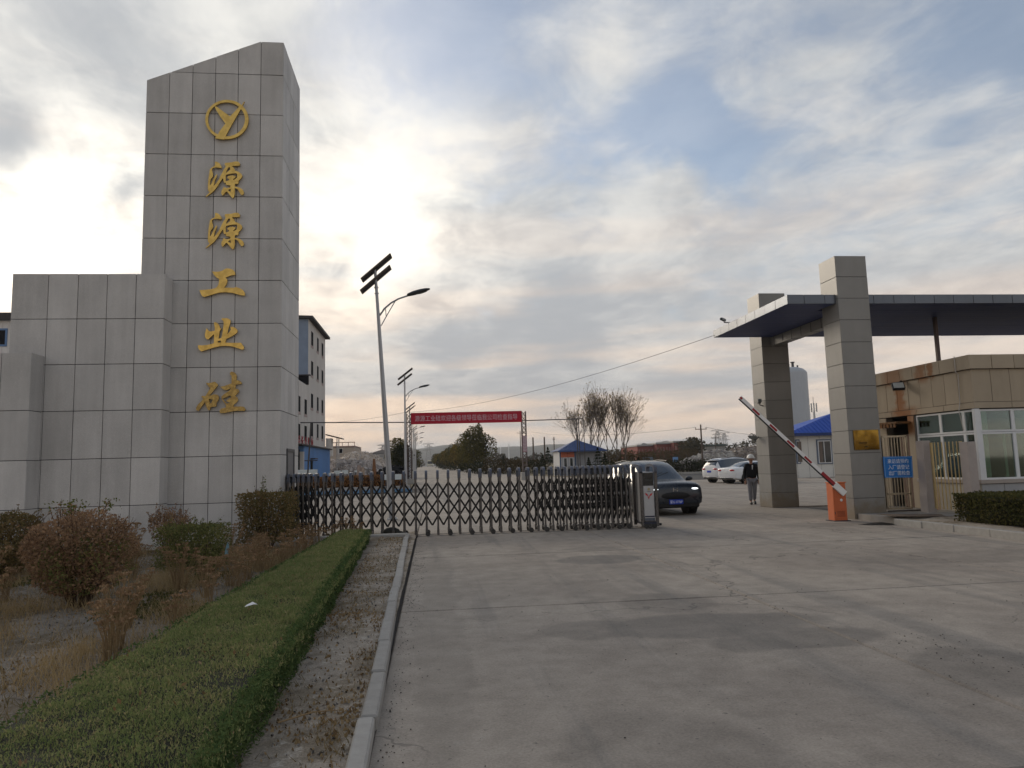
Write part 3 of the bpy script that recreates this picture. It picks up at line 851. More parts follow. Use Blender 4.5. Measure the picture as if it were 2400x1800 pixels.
# ================================================================== GATEHOUSE
GX, GYF, GYB, GXR = 13.30, 16.50, 21.9, 20.5
WALLM = clad_mat('beige_wall_cladding', (.37, .305, .222), rust=((19.35, 2.75, 3.62, .30, 1.0), (19.2, 2.2, 2.95, .8, .95), (18.3, 3.6, 4.1, .30, .8), (17.9, 3.65, 4.1, .16, .85), (19.5, 3.62, 4.1, .7, .7)), rough=.55, spec=.3)
LOWM = clad_mat('lower_wall_tile', (.36, .335, .29), rust=((18.35, .1, .75, .45, .75),), rough=.45)
gh = thing('gatehouse', 'beige single storey gatehouse with wide white framed windows and rust stains', 'gatehouse', (GX, GYF, .15))
zb, zs, zl, zu, zr = .15, .97, 2.72, 2.88, 4.06
w = MB()
w.box(GX + .03, GXR, GYF + .03, GYF + .22, zb, zs - .03)            # under the front windows
w.box(GX + .03, GX + .22, GYF + .22, 18.80, zb, zs - .03)           # under the side windows
w.box(GX + .03, GX + .22, 18.80, 19.10, zb, zl)                     # beside the door
w.box(GX + .03, GX + .22, 20.05, GYB, zb, zl)
w.box(GX + .03, GXR, GYB - .2, GYB, zb, zl)
w.box(GXR - .2, GXR, GYF + .22, GYB - .2, zb, zl)
w.box(GX + .03, GXR, GYF + .03, GYB, zl + .002, 3.98)
w.box(GX + .3, GXR - .2, GYF + .3, GYB - .2, zb, zb + .01)
w.build('wall', mat('render_core', (.16, .14, .12), .85, var=.1), gh)
# cladding: lintel band, tall panels, roof fascia
def band(O, rz, L, n, z0, z1, th, m, gap=.012, name='panel', cuts=None):
    ul = cuts or [L * i / n for i in range(n + 1)]
    panels(gh, (O[0], O[1], z0), rz, ul, [0, z1 - z0], m, th=th, gap=gap, name=name)
band((GX, GYF, 0), 0, GXR - GX, 7, zl, zu, .05, WALLM, name='lintel')
band((GX, GYB, 0), R_(-90), GYB - GYF, 5, zl, zu, .05, WALLM, name='lintel')
band((GX + .02, GYF + .02, 0), 0, 7.2, 14, zu, 3.70, .03, WALLM)
band((GX + .02, GYB, 0), R_(-90), GYB - GYF - .02, 11, zu, 3.70, .03, WALLM)
band((GX - .06, GYF - .06, 0), 0, 7.26, 12, 3.70, zr, .05, WALLM, name='fascia_panel')
band((GX - .06, GYB, 0), R_(-90), GYB - GYF + .06, 10, 3.70, zr, .05, WALLM, name='fascia_panel')
MB().box(GX - .03, GXR, GYF - .03, GYB, 3.982, zr - .01).build('roof', GROUT, gh)
band((GX, GYF, 0), 0, 7.2, 12, zb, zs - .10, .035, mat('grey_lower_tile', (.33, .335, .345), .45, var=.08, obj=.06))
band((GX, 18.80, 0), R_(-90), 18.80 - GYF, 4, zb, zs - .10, .035, LOWM)
band((GX + .01, GYB, 0), R_(-90), GYB - 20.06, 3, zb, zl - .01, .03, WALLM)
band((GX + .01, 19.09, 0), R_(-90), .27, 1, zb, zl - .01, .03, WALLM)
sill = MB().cbox(GX - .05, GXR, GYF - .05, GYF + .10, zs - .095, zs, .008)
sill.cbox(GX - .05, GX + .10, GYF + .102, 18.82, zs - .095, zs, .008)
sill.build('sill', mat('sill_stone', (.36, .315, .28), .6, var=.08), gh)
PVC = mat('white_window_frame', (.66, .67, .68), .4, var=.04)
def glass(name, tint, refl=.16):
    m = bpy.data.materials.new(name); m.use_nodes = True
    t = NT(m.node_tree)
    for nd in list(m.node_tree.nodes): m.node_tree.nodes.remove(nd)
    tr = t.n('ShaderNodeBsdfTransparent'); tr.inputs[0].default_value = (*tint, 1)
    gl = t.n('ShaderNodeBsdfGlossy'); gl.inputs[0].default_value = (.9, .95, .95, 1); gl.inputs['Roughness'].default_value = .04
    fr = t.n('ShaderNodeFresnel'); fr.inputs[0].default_value = 1.5
    mx = t.n('ShaderNodeMixShader'); t.put(mx.inputs[0], t.m('ADD', t.m('MULTIPLY', fr.outputs[0], .8), refl * .35, clamp=True))
    t.L.new(tr.outputs[0], mx.inputs[1]); t.L.new(gl.outputs[0], mx.inputs[2])
    t.L.new(mx.outputs[0], t.n('ShaderNodeOutputMaterial').inputs[0])
    return m
PANE = glass('clear_window_pane', (.72, .80, .76))
CURT = mat('pale_green_curtain', (.30, .42, .34), .85, var=.14, scale=9)
def window(parent, axis, a0, a1, z0, z1, p, fr=.045, depth=.06, curtains=(), name='window'):
    """one framed window: axis 'x' lies in a wall facing -Y at Y=p, axis 'y' in a wall facing -X at X=p"""
    B = (lambda m, u0, u1, zz0, zz1, d0, d1: m.box(u0, u1, p + d0, p + d1, zz0, zz1)) if axis == 'x' else (lambda m, u0, u1, zz0, zz1, d0, d1: m.box(p + d0, p + d1, u0, u1, zz0, zz1))
    f = MB()
    B(f, a0, a1, z0, z0 + fr, 0, depth); B(f, a0, a1, z1 - fr, z1, 0, depth)
    B(f, a0, a0 + fr, z0 + fr, z1 - fr, 0, depth); B(f, a1 - fr, a1, z0 + fr, z1 - fr, 0, depth)
    o = f.build(name, PVC, parent)
    g = MB(); B(g, a0 + fr, a1 - fr, z0 + fr, z1 - fr, depth * .45, depth * .55); g.build('pane', PANE, o)
    for c0, c1 in curtains:
        c = MB(); B(c, a0 + (a1 - a0) * c0, a0 + (a1 - a0) * c1, z0 + .05, z1 - .03, depth + .05, depth + .06); c.build('curtain', CURT, o)
    return o
ys = [18.78, 17.83, 16.98, 16.62]
for i in range(3):
    window(gh, 'y', ys[i + 1], ys[i], 2.14, zl - .02, GX + .06, curtains=((.02, .98),))
    window(gh, 'y', ys[i + 1], ys[i], zs, 2.13, GX + .06, curtains=((.05, .95),) if i == 0 else ((.5, .98),))
MB().box(GX + .02, GX + .15, GYF + .02, GYF + .115, zs + .001, zl - .002).build('corner_mullion', PVC, gh)
xs_ = [13.46, 14.36, 15.22, 16.1, 17.0, 18.0, 19.0, 20.3]
for i in range(7):
    window(gh, 'x', xs_[i], xs_[i + 1], 2.14, zl - .02, GYF + .06, curtains=((.02, .32),) if i % 2 == 0 else ((.6, .95),))
    window(gh, 'x', xs_[i], xs_[i + 1], zs, 2.13, GYF + .06, curtains=((.03, .30), (.74, .82)) if i % 2 == 0 else ((.7, .97),))
MB().box(15.0, 19.5, 19.2, 19.3, .2, 2.6).box(14.4, 15.6, 18.0, 18.5, .2, 1.0).build('interior', mat('dark_room', (.05, .045, .05), .9), gh)
dr = MB().box(GX + .10, GX + .14, 19.10, 19.62, .16, 2.2).build('door', mat('brown_door', (.13, .075, .055), .5, var=.1), gh)
led = MB().cbox(GX - .42, GX + .02, 18.95, 20.4, 2.50, 2.56, .005)
for i in range(9): led.box(GX - .425, GX - .40, 19.0 + i * .15, 19.09 + i * .15, 2.40, 2.50)
led.build('door_canopy', mat('rusted_sheet', (.12, .065, .03), .8, c2=(.20, .09, .03), scale=5), gh)
cb_ = MB().tube([(GX - .075, 16.92, zr + .02), (GX - .075, 16.92, 3.68), (GX - .012, 16.92, 3.62), (GX - .015, 16.95, 2.9), (GX - .06, 16.95, 2.7), (GX + .03, 16.97, 2.2)], .012, 6)
cb_.build('cable', mat('pale_cable', (.45, .42, .38), .6), gh)
fl = thing('floodlight', 'square black floodlight under the gatehouse roof edge', 'floodlight', (13.1, 19.15, 3.62))
Mf = T(13.08, 19.02, 3.55) @ Euler((R_(-35), 0, R_(-20)), 'XYZ').to_matrix().to_4x4()
MB().cbox(-.16, .16, -.05, .05, -.12, .12, .012, Mf).build('housing', BLACK, fl)
MB().box(-.135, .135, -.055, -.051, -.095, .095, Mf).build('lens', mat('floodlight_lens', (.50, .52, .50), .15, .0, .6), fl)
MB().bar((13.1, 19.1, 3.6), (13.25, 19.1, 3.72), .03).build('bracket', BLACK, fl)

# ================================================================== RETRACTABLE GATE
GXS = [-3.43, -3.3, -3.19, -3.08, -2.95, -2.79, -2.6, -2.4, -2.2, -1.97, -1.74, -1.48, -1.23, -0.96, -0.7, -0.42, -0.16, 0.12, 0.38, 0.65, 0.91, 1.17, 1.42, 1.65, 1.9, 2.13, 2.36, 2.57, 2.75, 2.94, 3.12, 3.28, 3.46, 3.6, 3.75, 3.89, 4.04, 4.17, 4.29, 4.43, 4.57, 4.69, 4.82, 4.91]
gate = thing('retractable_gate', 'steel retractable gate of black lattice stretched across the entrance', 'gate', (1.0, 18.15, 0))
CAPM = mat('slate_plastic_cap', (.085, .095, .125), .38, var=.1)
LATM = mat('black_lattice', (.011, .011, .012), .5, var=.2)
RUBB = mat('grey_rubber', (.045, .043, .04), .8, var=.2)
pm = MB()
for y in (17.95, 18.38):
    pm.cbox(-.021, .021, y - .026, y + .026, .06, 1.40, .007)
    pm.cbox(-.027, .027, y - .034, y + .034, .02, .17, .006)
pm.box(-.015, .015, 17.98, 18.36, .10, .13)
pm_ = pm.mesh('post')
cpm = MB()
pts = [(0, 17.93, 1.36), (0, 17.93, 1.50), (0, 17.96, 1.545), (0, 18.01, 1.575), (0, 18.165, 1.585), (0, 18.32, 1.575), (0, 18.37, 1.545), (0, 18.40, 1.50), (0, 18.40, 1.36)]
ins = [(0, 17.985, 1.36), (0, 17.985, 1.47), (0, 18.0, 1.50), (0, 18.03, 1.515), (0, 18.165, 1.52), (0, 18.30, 1.515), (0, 18.33, 1.50), (0, 18.345, 1.47), (0, 18.345, 1.36)]
for i in range(8):
    cpm.prism([(-.03, *pts[i][1:]), (-.03, *pts[i + 1][1:]), (-.03, *ins[i + 1][1:]), (-.03, *ins[i][1:])], (.06, 0, 0))
cp_ = cpm.mesh('post_cap')
whm = MB().lathe([(.016, -.028), (.050, -.028), (.058, -.018), (.058, .018), (.050, .028), (.016, .028)], (0, 0, 0), 14, Matrix.Rotation(R_(90), 3, 'X')).mesh('wheel')
for i, x in enumerate(GXS):
    p = piece('post', pm_, STEEL, gate, (x, 0, 0))
    p.location = (x - 1.0, -18.15, 0)
    piece('post_cap', cp_, CAPM, p, (0, 0, 0), local=True)
    if i % 2 == 0:
        piece('wheel', whm, RUBB, gate, (x + .03, 17.90, .058))
        piece('wheel', whm, RUBB, gate, (x + .03, 18.43, .058))
ZN = [1.28, .875, .48, .25]
for i in range(len(GXS) - 1):
    a, b = GXS[i], GXS[i + 1]
    for j in range(2):
        MB().bar((a, 18.01, ZN[j]), (b, 18.01, ZN[j + 1]), .042, .008, (0, 1, 0)).build('lattice_bar', LATM, gate)
        MB().bar((a, 18.022, ZN[j + 1]), (b, 18.022, ZN[j]), .042, .008, (0, 1, 0)).build('lattice_bar', LATM, gate)
    m_ = (a + b) / 2
    MB().bar((a, 18.01, ZN[2]), (m_, 18.01, ZN[3]), .042, .008, (0, 1, 0)).build('lattice_bar', LATM, gate)
    MB().bar((b, 18.022, ZN[2]), (m_, 18.022, ZN[3]), .042, .008, (0, 1, 0)).build('lattice_bar', LATM, gate)
bl = MB()
for i in range(len(GXS) - 1):
    a, b = GXS[i], GXS[i + 1]
    if 4 < i < 27: continue
    for j in range(2):
        bl.bar((a, 18.33, ZN[j]), (b, 18.33, ZN[j + 1]), .034, .008, (0, 1, 0)); bl.bar((a, 18.32, ZN[j + 1]), (b, 18.32, ZN[j]), .034, .008, (0, 1, 0))
tag(bl.build('rear_lattice', LATM, gate), kind='stuff')
# drive head
hd = MB().cbox(5.19, 5.47, 17.74, 18.42, .16, 1.385, .01).build('drive_head', mat('pale_anodised', (.40, .405, .42), .42, .35, .5, var=.05), gate)
MB().box(5.20, 5.46, 17.734, 17.7395, 1.045, 1.365).build('display', mat('black_display', (.012, .012, .013), .14, 0, .6), hd)
MB().box(5.215, 5.445, 17.7325, 17.734, 1.165, 1.215).build('display_line', mat('smoked_display', (.035, .035, .033), .3), hd)
MB().cbox(5.17, 5.49, 17.70, 18.45, .09, .165, .012).build('base', mat('dark_blue_base', (.03, .033, .05), .4), hd)
MB().box(5.205, 5.455, 17.733, 17.7395, .275, .305).build('trim', mat('navy_trim', (.02, .022, .05), .3), hd)
MB().prism([(5.20, 17.74, .16), (5.20, 17.70, .17), (5.20, 17.70, .19), (5.20, 17.74, .255)], (.26, 0, 0)).build('trim', STEEL, hd)
for x in (5.105, 5.48):
    hp = MB()
    for y in (17.73, 18.38): hp.cbox(x, x + .075, y - .03, y + .03, .05, 1.40, .008)
    hp.build('head_post', STEEL, gate)
for x in (5.10, 5.475):
    hc = MB()
    for i in range(8):
        f_ = lambda q: (x, 17.70 + (q[1] - 17.93) * (18.43 - 17.70) / .47, q[2])
        hc.prism([f_(pts[i]), f_(pts[i + 1]), f_(ins[i + 1]), f_(ins[i])], (.085, 0, 0))
    hc.build('head_cap', CAPM, gate)
for x in (5.225, 5.33, 5.435): piece('wheel', whm, RUBB, gate, (x, 17.72, .058))
MB().cbox(5.46, 5.63, 17.74, 17.80, .06, .12, .01).build('bumper', BLACK, gate)
red = mat('red_print', (.50, .012, .02), .5, var=.05)
wing = [(305, 738), (345, 748), (372, 775), (385, 812), (396, 835), (408, 812), (420, 775), (448, 748), (490, 738), (470, 755), (462, 785), (440, 795), (425, 800), (412, 840), (396, 885), (385, 845), (372, 805), (350, 792), (330, 785), (322, 755)]
sp = [(lambda p: (p.x, p.z))(pix(1480 + a / 9.76, 1080 + b / 9.76, 17.735)) for a, b in wing]
outline('emblem', [sp], red, gate, T(0, 17.736, 0) @ FRONT, .003)
outline('small_emblem', [[(5.335 + .030 * math.cos(q * .3), .957 + .034 * math.sin(q * .3)) for q in range(21)], [(5.335 + .019 * math.cos(q * .3), .957 + .022 * math.sin(q * .3)) for q in range(21)]], mat('tan_print', (.32, .25, .12), .5), gate, T(0, 17.736, 0) @ FRONT, .003)
MB().box(5.325, 5.345, 17.733, 17.738, .945, .97).build('small_emblem', MATS['tan_print'], gate)
lt = MB()
for i in range(8): lt.box(5.292 + i * .011, 5.300 + i * .011, 17.734, 17.738, .897, .909)
lt.build('lettering', mat('dark_print', (.06, .06, .07), .5), gate)
# rail set in the ground and the concrete foot under the gate's far end
tag(MB().box(-3.5, 5.2, 17.915, 17.935, -.02, .006).box(-3.5, 5.2, 18.395, 18.415, -.02, .006).build('gate_rail', STEELD), 'thin steel track laid under the lattice gate', 'rail')
ft = thing('gate_footing', 'low concrete footing at the tower end of the lattice gate', 'footing', (-2.2, 17.7, 0))
MB().cbox(-3.5, -.6, 17.55, 17.85, -.05, .11, .02).build('block', KERBM, ft)
tag(MB().ell((-1.02, 18.18, .10), (.22, .16, .13), 10, 6).ell((-.82, 18.1, .06), (.12, .12, .08), 10, 6).build('sandbag', mat('dark_sacking', (.035, .033, .028), .9, var=.3, scale=20), smooth=True), 'dark lumpy sack lying under the lattice gate', 'sack')

# ================================================================== STREET LAMPS
LENS = mat('dark_lamp_lens', (.012, .018, .016), .12, 0, .6)
PANELM = mat('solar_underside', (.10, .085, .07), .5, var=.1)
SOLAR = mat('solar_cells', (.012, .016, .035), .15, 0, .6)
def make_lamp():
    L = thing('street_lamp', '-', 'street lamp', (0, 0, 0))
    MB().tube([(0, 0, 0), (0, 0, 8.35)], [.105, .046], 14).build('pole', GALV, L, smooth=True)
    bp = MB().cbox(-.17, .17, -.17, .17, 0, .025, .004)
    for a in (-1, 1):
        for b in (-1, 1): bp.tube([(a * .13, b * .13, .02), (a * .13, b * .13, .07)], .014, 6)
    bp.build('base_plate', GALV, L)
    MB().tube([(0, 0, 7.72), (0, 0, 7.76)], .075, 12).tube([(0, 0, 7.52), (0, 0, 7.55)], .075, 12).build('collar', GALV, L)
    for dx, dz in ((.10, 8.42), (.05, 8.02)):
        M = T(dx - .05, 0, dz) @ Euler((R_(-8), R_(-38), 0), 'XYZ').to_matrix().to_4x4()
        p = MB().cbox(-.66, .66, -.19, .19, -.03, .015, .006, M).build('solar_panel', PANELM, L)
        MB().box(-.635, .635, -.17, .17, .0155, .018, M).build('cells', SOLAR, p)
        MB().box(-.6, .6, -.03, .03, -.075, -.031, M).bar((0, 0, dz - .22), (dx - .05, 0, dz - .03), .06).build('bracket', STEELD, p)
    arm = [(.05, 0, 6.78), (.22, 0, 7.00), (.45, 0, 7.18), (.72, 0, 7.31), (1.05, 0, 7.40)]
    am = MB().tube(arm, [.034, .034, .032, .03, .03], 8)
    am.tube([(.07, 0, 6.42), (.35, 0, 6.86), (.60, 0, 7.24)], .018, 6).tube([(.26, 0, 6.72), (.26, 0, 7.02)], .015, 6)
    am.build('arm', GALV, L, smooth=True)
    Mh = T(1.40, 0, 7.49) @ Euler((0, R_(-13), 0), 'XYZ').to_matrix().to_4x4()
    hv = MB()
    prof = [(-.40, .075, .05), (-.34, .10, .075), (-.15, .15, .095), (.08, .17, .09), (.26, .14, .07), (.38, .075, .04), (.41, .02, .012)]
    vs, fs = [], []
    for x, w_, h in prof:
        for k in range(10):
            a = 2 * math.pi * k / 10
            z = math.sin(a) * h
            vs.append(Mh @ Vector((x, math.cos(a) * w_, z if z > 0 else z * .55)))
    for i in range(len(prof) - 1):
        for k in range(10): fs.append((i * 10 + k, i * 10 + (k + 1) % 10, (i + 1) * 10 + (k + 1) % 10, (i + 1) * 10 + k))
    fs.append(tuple(range(10))[::-1]); fs.append(tuple(60 + k for k in range(10)))
    hv.raw(vs, fs)
    h = hv.build('lamp_head', mat('dark_grey_housing', (.05, .052, .055), .45, .2), L, smooth=True)
    MB().ell((.10, 0, -.036), (.21, .115, .03), 16, 6, None).build('lens', LENS, h, local=True)
    h.children[0].matrix_local = Mh
    return L
lamp0 = make_lamp()
LAMPS = [(-1.33, 24.3, -3.4, 'nearest solar street lamp, leaning to the left behind the lattice gate'), (-1.90, 52.6, 0, 'second solar street lamp, upright beside the left post of the red banner'),
         (-2.45, 80.5, .3, 'third solar street lamp, its head hidden behind the red banner'), (-2.75, 106, .2, 'solar street lamp whose head shows highest of those under the banner'), (-3.15, 130, -.2, 'solar street lamp with the second highest head under the banner'),
         (-3.65, 157, .2, 'solar street lamp with the third highest head under the banner'), (-4.1, 185, 0, 'solar street lamp with the fourth highest head under the banner'), (-4.5, 201, 0, 'farthest and lowest solar street lamp along the left roadside')]
for i, (x, y, ln, lb) in enumerate(LAMPS):
    L = lamp0 if i == 0 else copy_tree(lamp0)
    L.location = (x, y, tz(x, y)); L.rotation_euler = (0, R_(ln), R_(rnd.uniform(-4, 4) if i else 0))
    tag(L, lb, 'street lamp', 'solar street lamps along the left roadside')

# ================================================================== BANNER GANTRY
gan = thing('banner_gantry', 'lattice steel gantry carrying a red welcome banner over the road', 'gantry', (3.8, 78, 0))
RUSTY = mat('brown_painted_steel', (.11, .085, .08), .6, .2, var=.2)
for x0, z0 in ((-2.65, .5), (9.70, .85)):
    m_ = MB()
    for a in (0, .46):
        for b in (0, .46): m_.bar((x0 + a, 78 + b, z0), (x0 + a, 78 + b, 7.42), .085)
    n = 13
    for i in range(n):
        za, zb_ = z0 + (7.4 - z0) * i / n, z0 + (7.4 - z0) * (i + 1) / n
        for b in (0, .46):
            m_.bar((x0, 78 + b, za), (x0 + .46, 78 + b, zb_), .045); m_.bar((x0 + .46, 78 + b, za), (x0, 78 + b, zb_), .045)
        for a in (0, .46): m_.bar((x0 + a, 78, za), (x0 + a, 78.46, zb_), .045)
        if i % 3 == 0: m_.bar((x0, 78, za), (x0 + .46, 78, za), .05)
    m_.build('lattice_post', RUSTY, gan)
    MB().cbox(x0 - .22, x0 + .68, 77.8, 78.7, -.05, z0, .03).build('pedestal', KERBM, gan)
m_ = MB()
for z in (6.32, 7.40):
    for b in (0, .46): m_.bar((-2.2, 78 + b, z), (9.72, 78 + b, z), .07)
for i in range(14):
    xa, xb = -2.2 + 11.9 * i / 14, -2.2 + 11.9 * (i + 1) / 14
    m_.bar((xa, 78.46, 6.32), (xb, 78.46, 7.40), .05)
m_.build('top_truss', RUSTY, gan)
bn = MB().box(-2.17, 9.68, 77.90, 77.93, 6.24, 7.46).build('banner', mat('red_banner_cloth', (.40, .012, .03), .7, var=.10, scale=1.2), gan)
text('lettering', '源源工业硅欢迎各级领导莅临我公司检查指导', .6, mat('pale_pink_print', (.55, .42, .47), .6), bn, T(3.72, 77.895, 6.85) @ FRONT, .004, fit=(11.0, .62))
MB().tube([(-2.4, 78.2, 7.4), (-2.3, 78.2, 7.8), (-1.7, 78.2, 8.3)], .035, 6).build('antenna', RUSTY, gan)
bd = MB().cbox(9.72, 10.18, 77.90, 77.94, 3.0, 4.75, .01).build('slogan_board', mat('faded_pink_board', (.36, .22, .25), .7, var=.1), gan)
sq = MB()
for i in range(5):
    z = 3.12 + i * .33
    for a, b, c, d_ in ((0, .3, 0, .035), (0, .3, .2, .235), (0, .035, .035, .2), (.265, .3, .035, .2), (.1, .2, .09, .125)): sq.box(9.80 + a, 9.80 + b, 77.893, 77.899, z + c, z + d_)
sq.build('lettering', mat('white_print', (.62, .58, .6), .6), bd)
# overhead pipe crossing the road and the frame that carries it down
PIPE = mat('dark_pipe', (.07, .065, .065), .5, .3)
pp = [pix(690, 990.5, 75), pix(955, 990, 78.9), pix(1236, 985.5, 78.9), pix(1352, 982, 80)]
tag(MB().tube(pp, .055, 8).build('overhead_pipe', PIPE, smooth=True), 'thin dark pipe running level across the road below the banner', 'pipe')
pf = thing('pipe_support', 'tall thin pipe frame with ladder rungs beside the blue roofed kiosk', 'pipe frame', (19.8, 81, 0))
A = [pix(1354, 1060, 80), pix(1359, 1060, 80), pix(1371, 1060, 80)]
zt = pix(1354, 981, 80).z
m_ = MB()
for i, a in enumerate(A): m_.tube([(a.x, 80 + .05 * i, -.1), (a.x, 80 + .05 * i, zt if i != 2 else zt)], .055 if i < 2 else .04, 7)
m_.tube([(A[0].x, 80, zt), (A[2].x, 80.1, zt)], .045, 7)
m_.tube([(A[0].x, 80, zt - 1.0), (A[1].x, 80, zt - 1.0)], .03, 6)
m_.build('frame', PIPE, pf)
m_ = MB()
for z in (.5, .9, 1.3): m_.tube([(A[1].x, 80.1, z), (A[2].x, 80.1, z)], .03, 6)
m_.build('rung', GALV, pf)

# ================================================================== CABLES
def cable(name, pts, r, label, sag=.3, n=14):
    P = []
    for a, b in zip(pts[:-1], pts[1:]):
        a, b = Vector(a), Vector(b)
        for i in range(n):
            f = i / n
            q = a.lerp(b, f); q.z -= sag * 4 * f * (1 - f); P.append(q)
    P.append(Vector(pts[-1]))
    o = MB().tube(P, r, 5).build(name, BLACK)
    return tag(o, label, 'cable')
cable('cable', [(9.5, 23.2, 5.80), (-1.93, 52.6, 5.62)], .0085, 'thin black cable sagging from the canopy corner to the second street lamp', .55)
cable('cable', [(-1.93, 52.6, 5.62), (-13.2, 76, 6.6)], .010, 'thin black cable from the second street lamp to the white factory block', .3)

# ================================================================== BARRIER
bar_ = thing('boom_barrier', 'orange barrier cabinet with raised red and white boom arm', 'barrier', (10.33, 18.0, 0))
ORM = mat('orange_paint', (.55, .145, .055), .5, var=.07, scale=5)
MB().cbox(10.13, 10.48, 17.68, 17.99, 0, .96, .015).build('cabinet', ORM, bar_)
MB().box(10.15, 10.46, 17.672, 17.6795, .05, .90).build('cabinet_door', mat('orange_door_paint', (.50, .125, .047), .5, var=.07), bar_)
MB().ell((10.335, 17.668, .53), (.035, .012, .035), 12, 6).build('lock', WHITE, bar_)
p0, p1 = Vector((10.40, 17.63, .70)), Vector((7.80, 17.63, 3.20))
d_ = (p1 - p0).normalized()
MB().bar(p0 + d_ * -.02, p0 + d_ * .34, .15, .07, (0, 1, 0)).build('arm_clamp', WHITE, bar_)
MB().tube([(10.30, 17.60, .80), (10.30, 17.72, .80)], .05, 10).build('pivot', STEELD, bar_)
L_ = (p1 - p0).length
REDP = mat('red_paint', (.30, .025, .03), .5, var=.1)
segs = [(.34, .78, 1)]
u = .78
while u < L_:
    segs.append((u, min(u + .36, L_), 0)); u += .36
    if u < L_: segs.append((u, min(u + .24, L_), 2)); u += .24
am = MB().bar(p0 + d_ * .3, p1, .10, .035, (0, 1, 0)).build('arm', WHITE, bar_)
for a, b, k in segs:
    if k: MB().bar(p0 + d_ * a, p0 + d_ * b, .055 if k == 2 else .085, .041, (0, 1, 0)).build('red_band', REDP, am)
MB().bar(p0 + d_ * .3 + Vector((-.035, 0, -.04)), p1 + Vector((-.035, 0, -.04)), .022, .045, (0, 1, 0)).build('rubber_edge', BLACK, am)

MB().cbox(10.115, 10.495, 17.665, 18.005, .96, .985, .006).build('cabinet_cap', ORM, bar_)
MB().box(10.08, 10.53, 17.63, 18.04, .002, .022).build('base_plate', STEELD, bar_)
mb = MB()
for i in range(5): mb.box(10.20, 10.41, 17.6690, 17.6725, .12 + i * .03, .132 + i * .03)
mb.build('vent', mat('dark_orange_slot', (.16, .04, .02), .6), bar_)
for z in (.18, .80): MB().tube([(10.145, 17.668, z), (10.145, 17.668, z + .06)], .009, 6).build('hinge', STEELD, bar_)
# ================================================================== PEDESTRIAN GATES BESIDE THE COLUMN
STONE = mat('pinkish_stone', (.37, .325, .30), .7, var=.08, scale=7)
BRS = mat('champagne_steel', (.42, .36, .27), .34, .75, .5, var=.12, scale=10)
BRY = mat('yellowed_steel', (.50, .38, .19), .40, .6, .5, var=.12, scale=10)
for nm, lb, x0, y0, h in (('gate_post', 'beige stone gate post between the blue sign and the yellowish barred gate', 12.50, 17.45, 1.98), ('gate_post', 'beige stone gate post behind the clipped hedge by the gatehouse corner', 12.52, 15.90, 1.90)):
    g = thing(nm, lb, 'gate post', (x0 + .15, y0 + .15, .15))
    MB().cbox(x0 + .03, x0 + .25, y0, y0 + .28, .10, h, .012).build('shaft', STONE, g)
    MB().cbox(x0 + .022, x0 + .258, y0 - .008, y0 + .288, .10, .62, .006).build('lower_block', STONE, g)
def bargate(name, lb, P, Q, z0, z1, mid, n, m, w=.05, ang=0):
    P, Q = Vector(P), Vector(Q)
    g = thing(name, lb, 'gate', ((P.x + Q.x) / 2, (P.y + Q.y) / 2, z0))
    f = MB()
    for a, b in (((P, z0), (P, z1)), ((Q, z0), (Q, z1)), ((P, z0), (Q, z0)), ((P, z1), (Q, z1)), ((P, mid), (Q, mid))):
        f.bar((a[0].x, a[0].y, a[1]), (b[0].x, b[0].y, b[1]), w, w, (0, 1, 0) if a[0] is not b[0] else (1, 0, 0))
    f.build('frame', m, g)
    for i in range(1, n):
        q = P.lerp(Q, i / n)
        MB().tube([(q.x, q.y, z0), (q.x, q.y, z1)], .014, 7).build('gate_bar', m, g, smooth=True)
    return g
bargate('barred_gate', 'steel barred side gate behind the blue notice', (11.81, 18.02, 0), (12.48, 18.02, 0), .24, 2.12, .62, 8, BRS)
bargate('barred_gate', 'yellowish barred side gate by the clipped hedge', (12.64, 16.24, 0), (12.64, 17.28, 0), .26, 1.92, 1.06, 8, BRY)
tag(MB().box(11.79, 12.75, 17.98, 18.01, .16, .20).build('threshold', STEEL), 'low steel threshold bar under the barred side gate', 'threshold')
sg = thing('notice_sign', 'blue notice with three lines of white lettering on the barred gate', 'sign', (12.2, 17.95, 1.0))
BLUE = mat('sign_blue', (.022, .165, .50), .4, var=.05)
q = [pix(2069, 1070.5, 17.95), pix(2137, 1069, 17.95), pix(2140, 1119, 17.95), pix(2073, 1120, 17.95)]
MB().prism([(p.x, 17.94, p.z) for p in q], (0, .016, 0)).build('board', BLUE, sg)
fr_ = MB()
c_ = sum((Vector((p.x, 0, p.z)) for p in q), Vector()) / 4
for i in range(4):
    a, b = Vector((q[i].x, 17.938, q[i].z)), Vector((q[(i + 1) % 4].x, 17.938, q[(i + 1) % 4].z))
    a = Vector((c_.x, 17.938, c_.z)).lerp(a, .94); b = Vector((c_.x, 17.938, c_.z)).lerp(b, .94)
    fr_.bar(a, b, .010, .004, (0, 1, 0))
fr_.build('border', mat('pale_blue_line', (.25, .42, .66), .5), sg)
wl = mat('white_lettering', (.70, .74, .78), .5)
for i, s in enumerate(('来访请预约', '入厂请登记', '出厂需检查')):
    text('lettering', s, .12, wl, sg, T(c_.x + .010 * i, 17.937, c_.z + .155 - .155 * i) @ Matrix.Rotation(R_(.6), 4, 'Y') @ FRONT, .003, fit=(.585, .118))

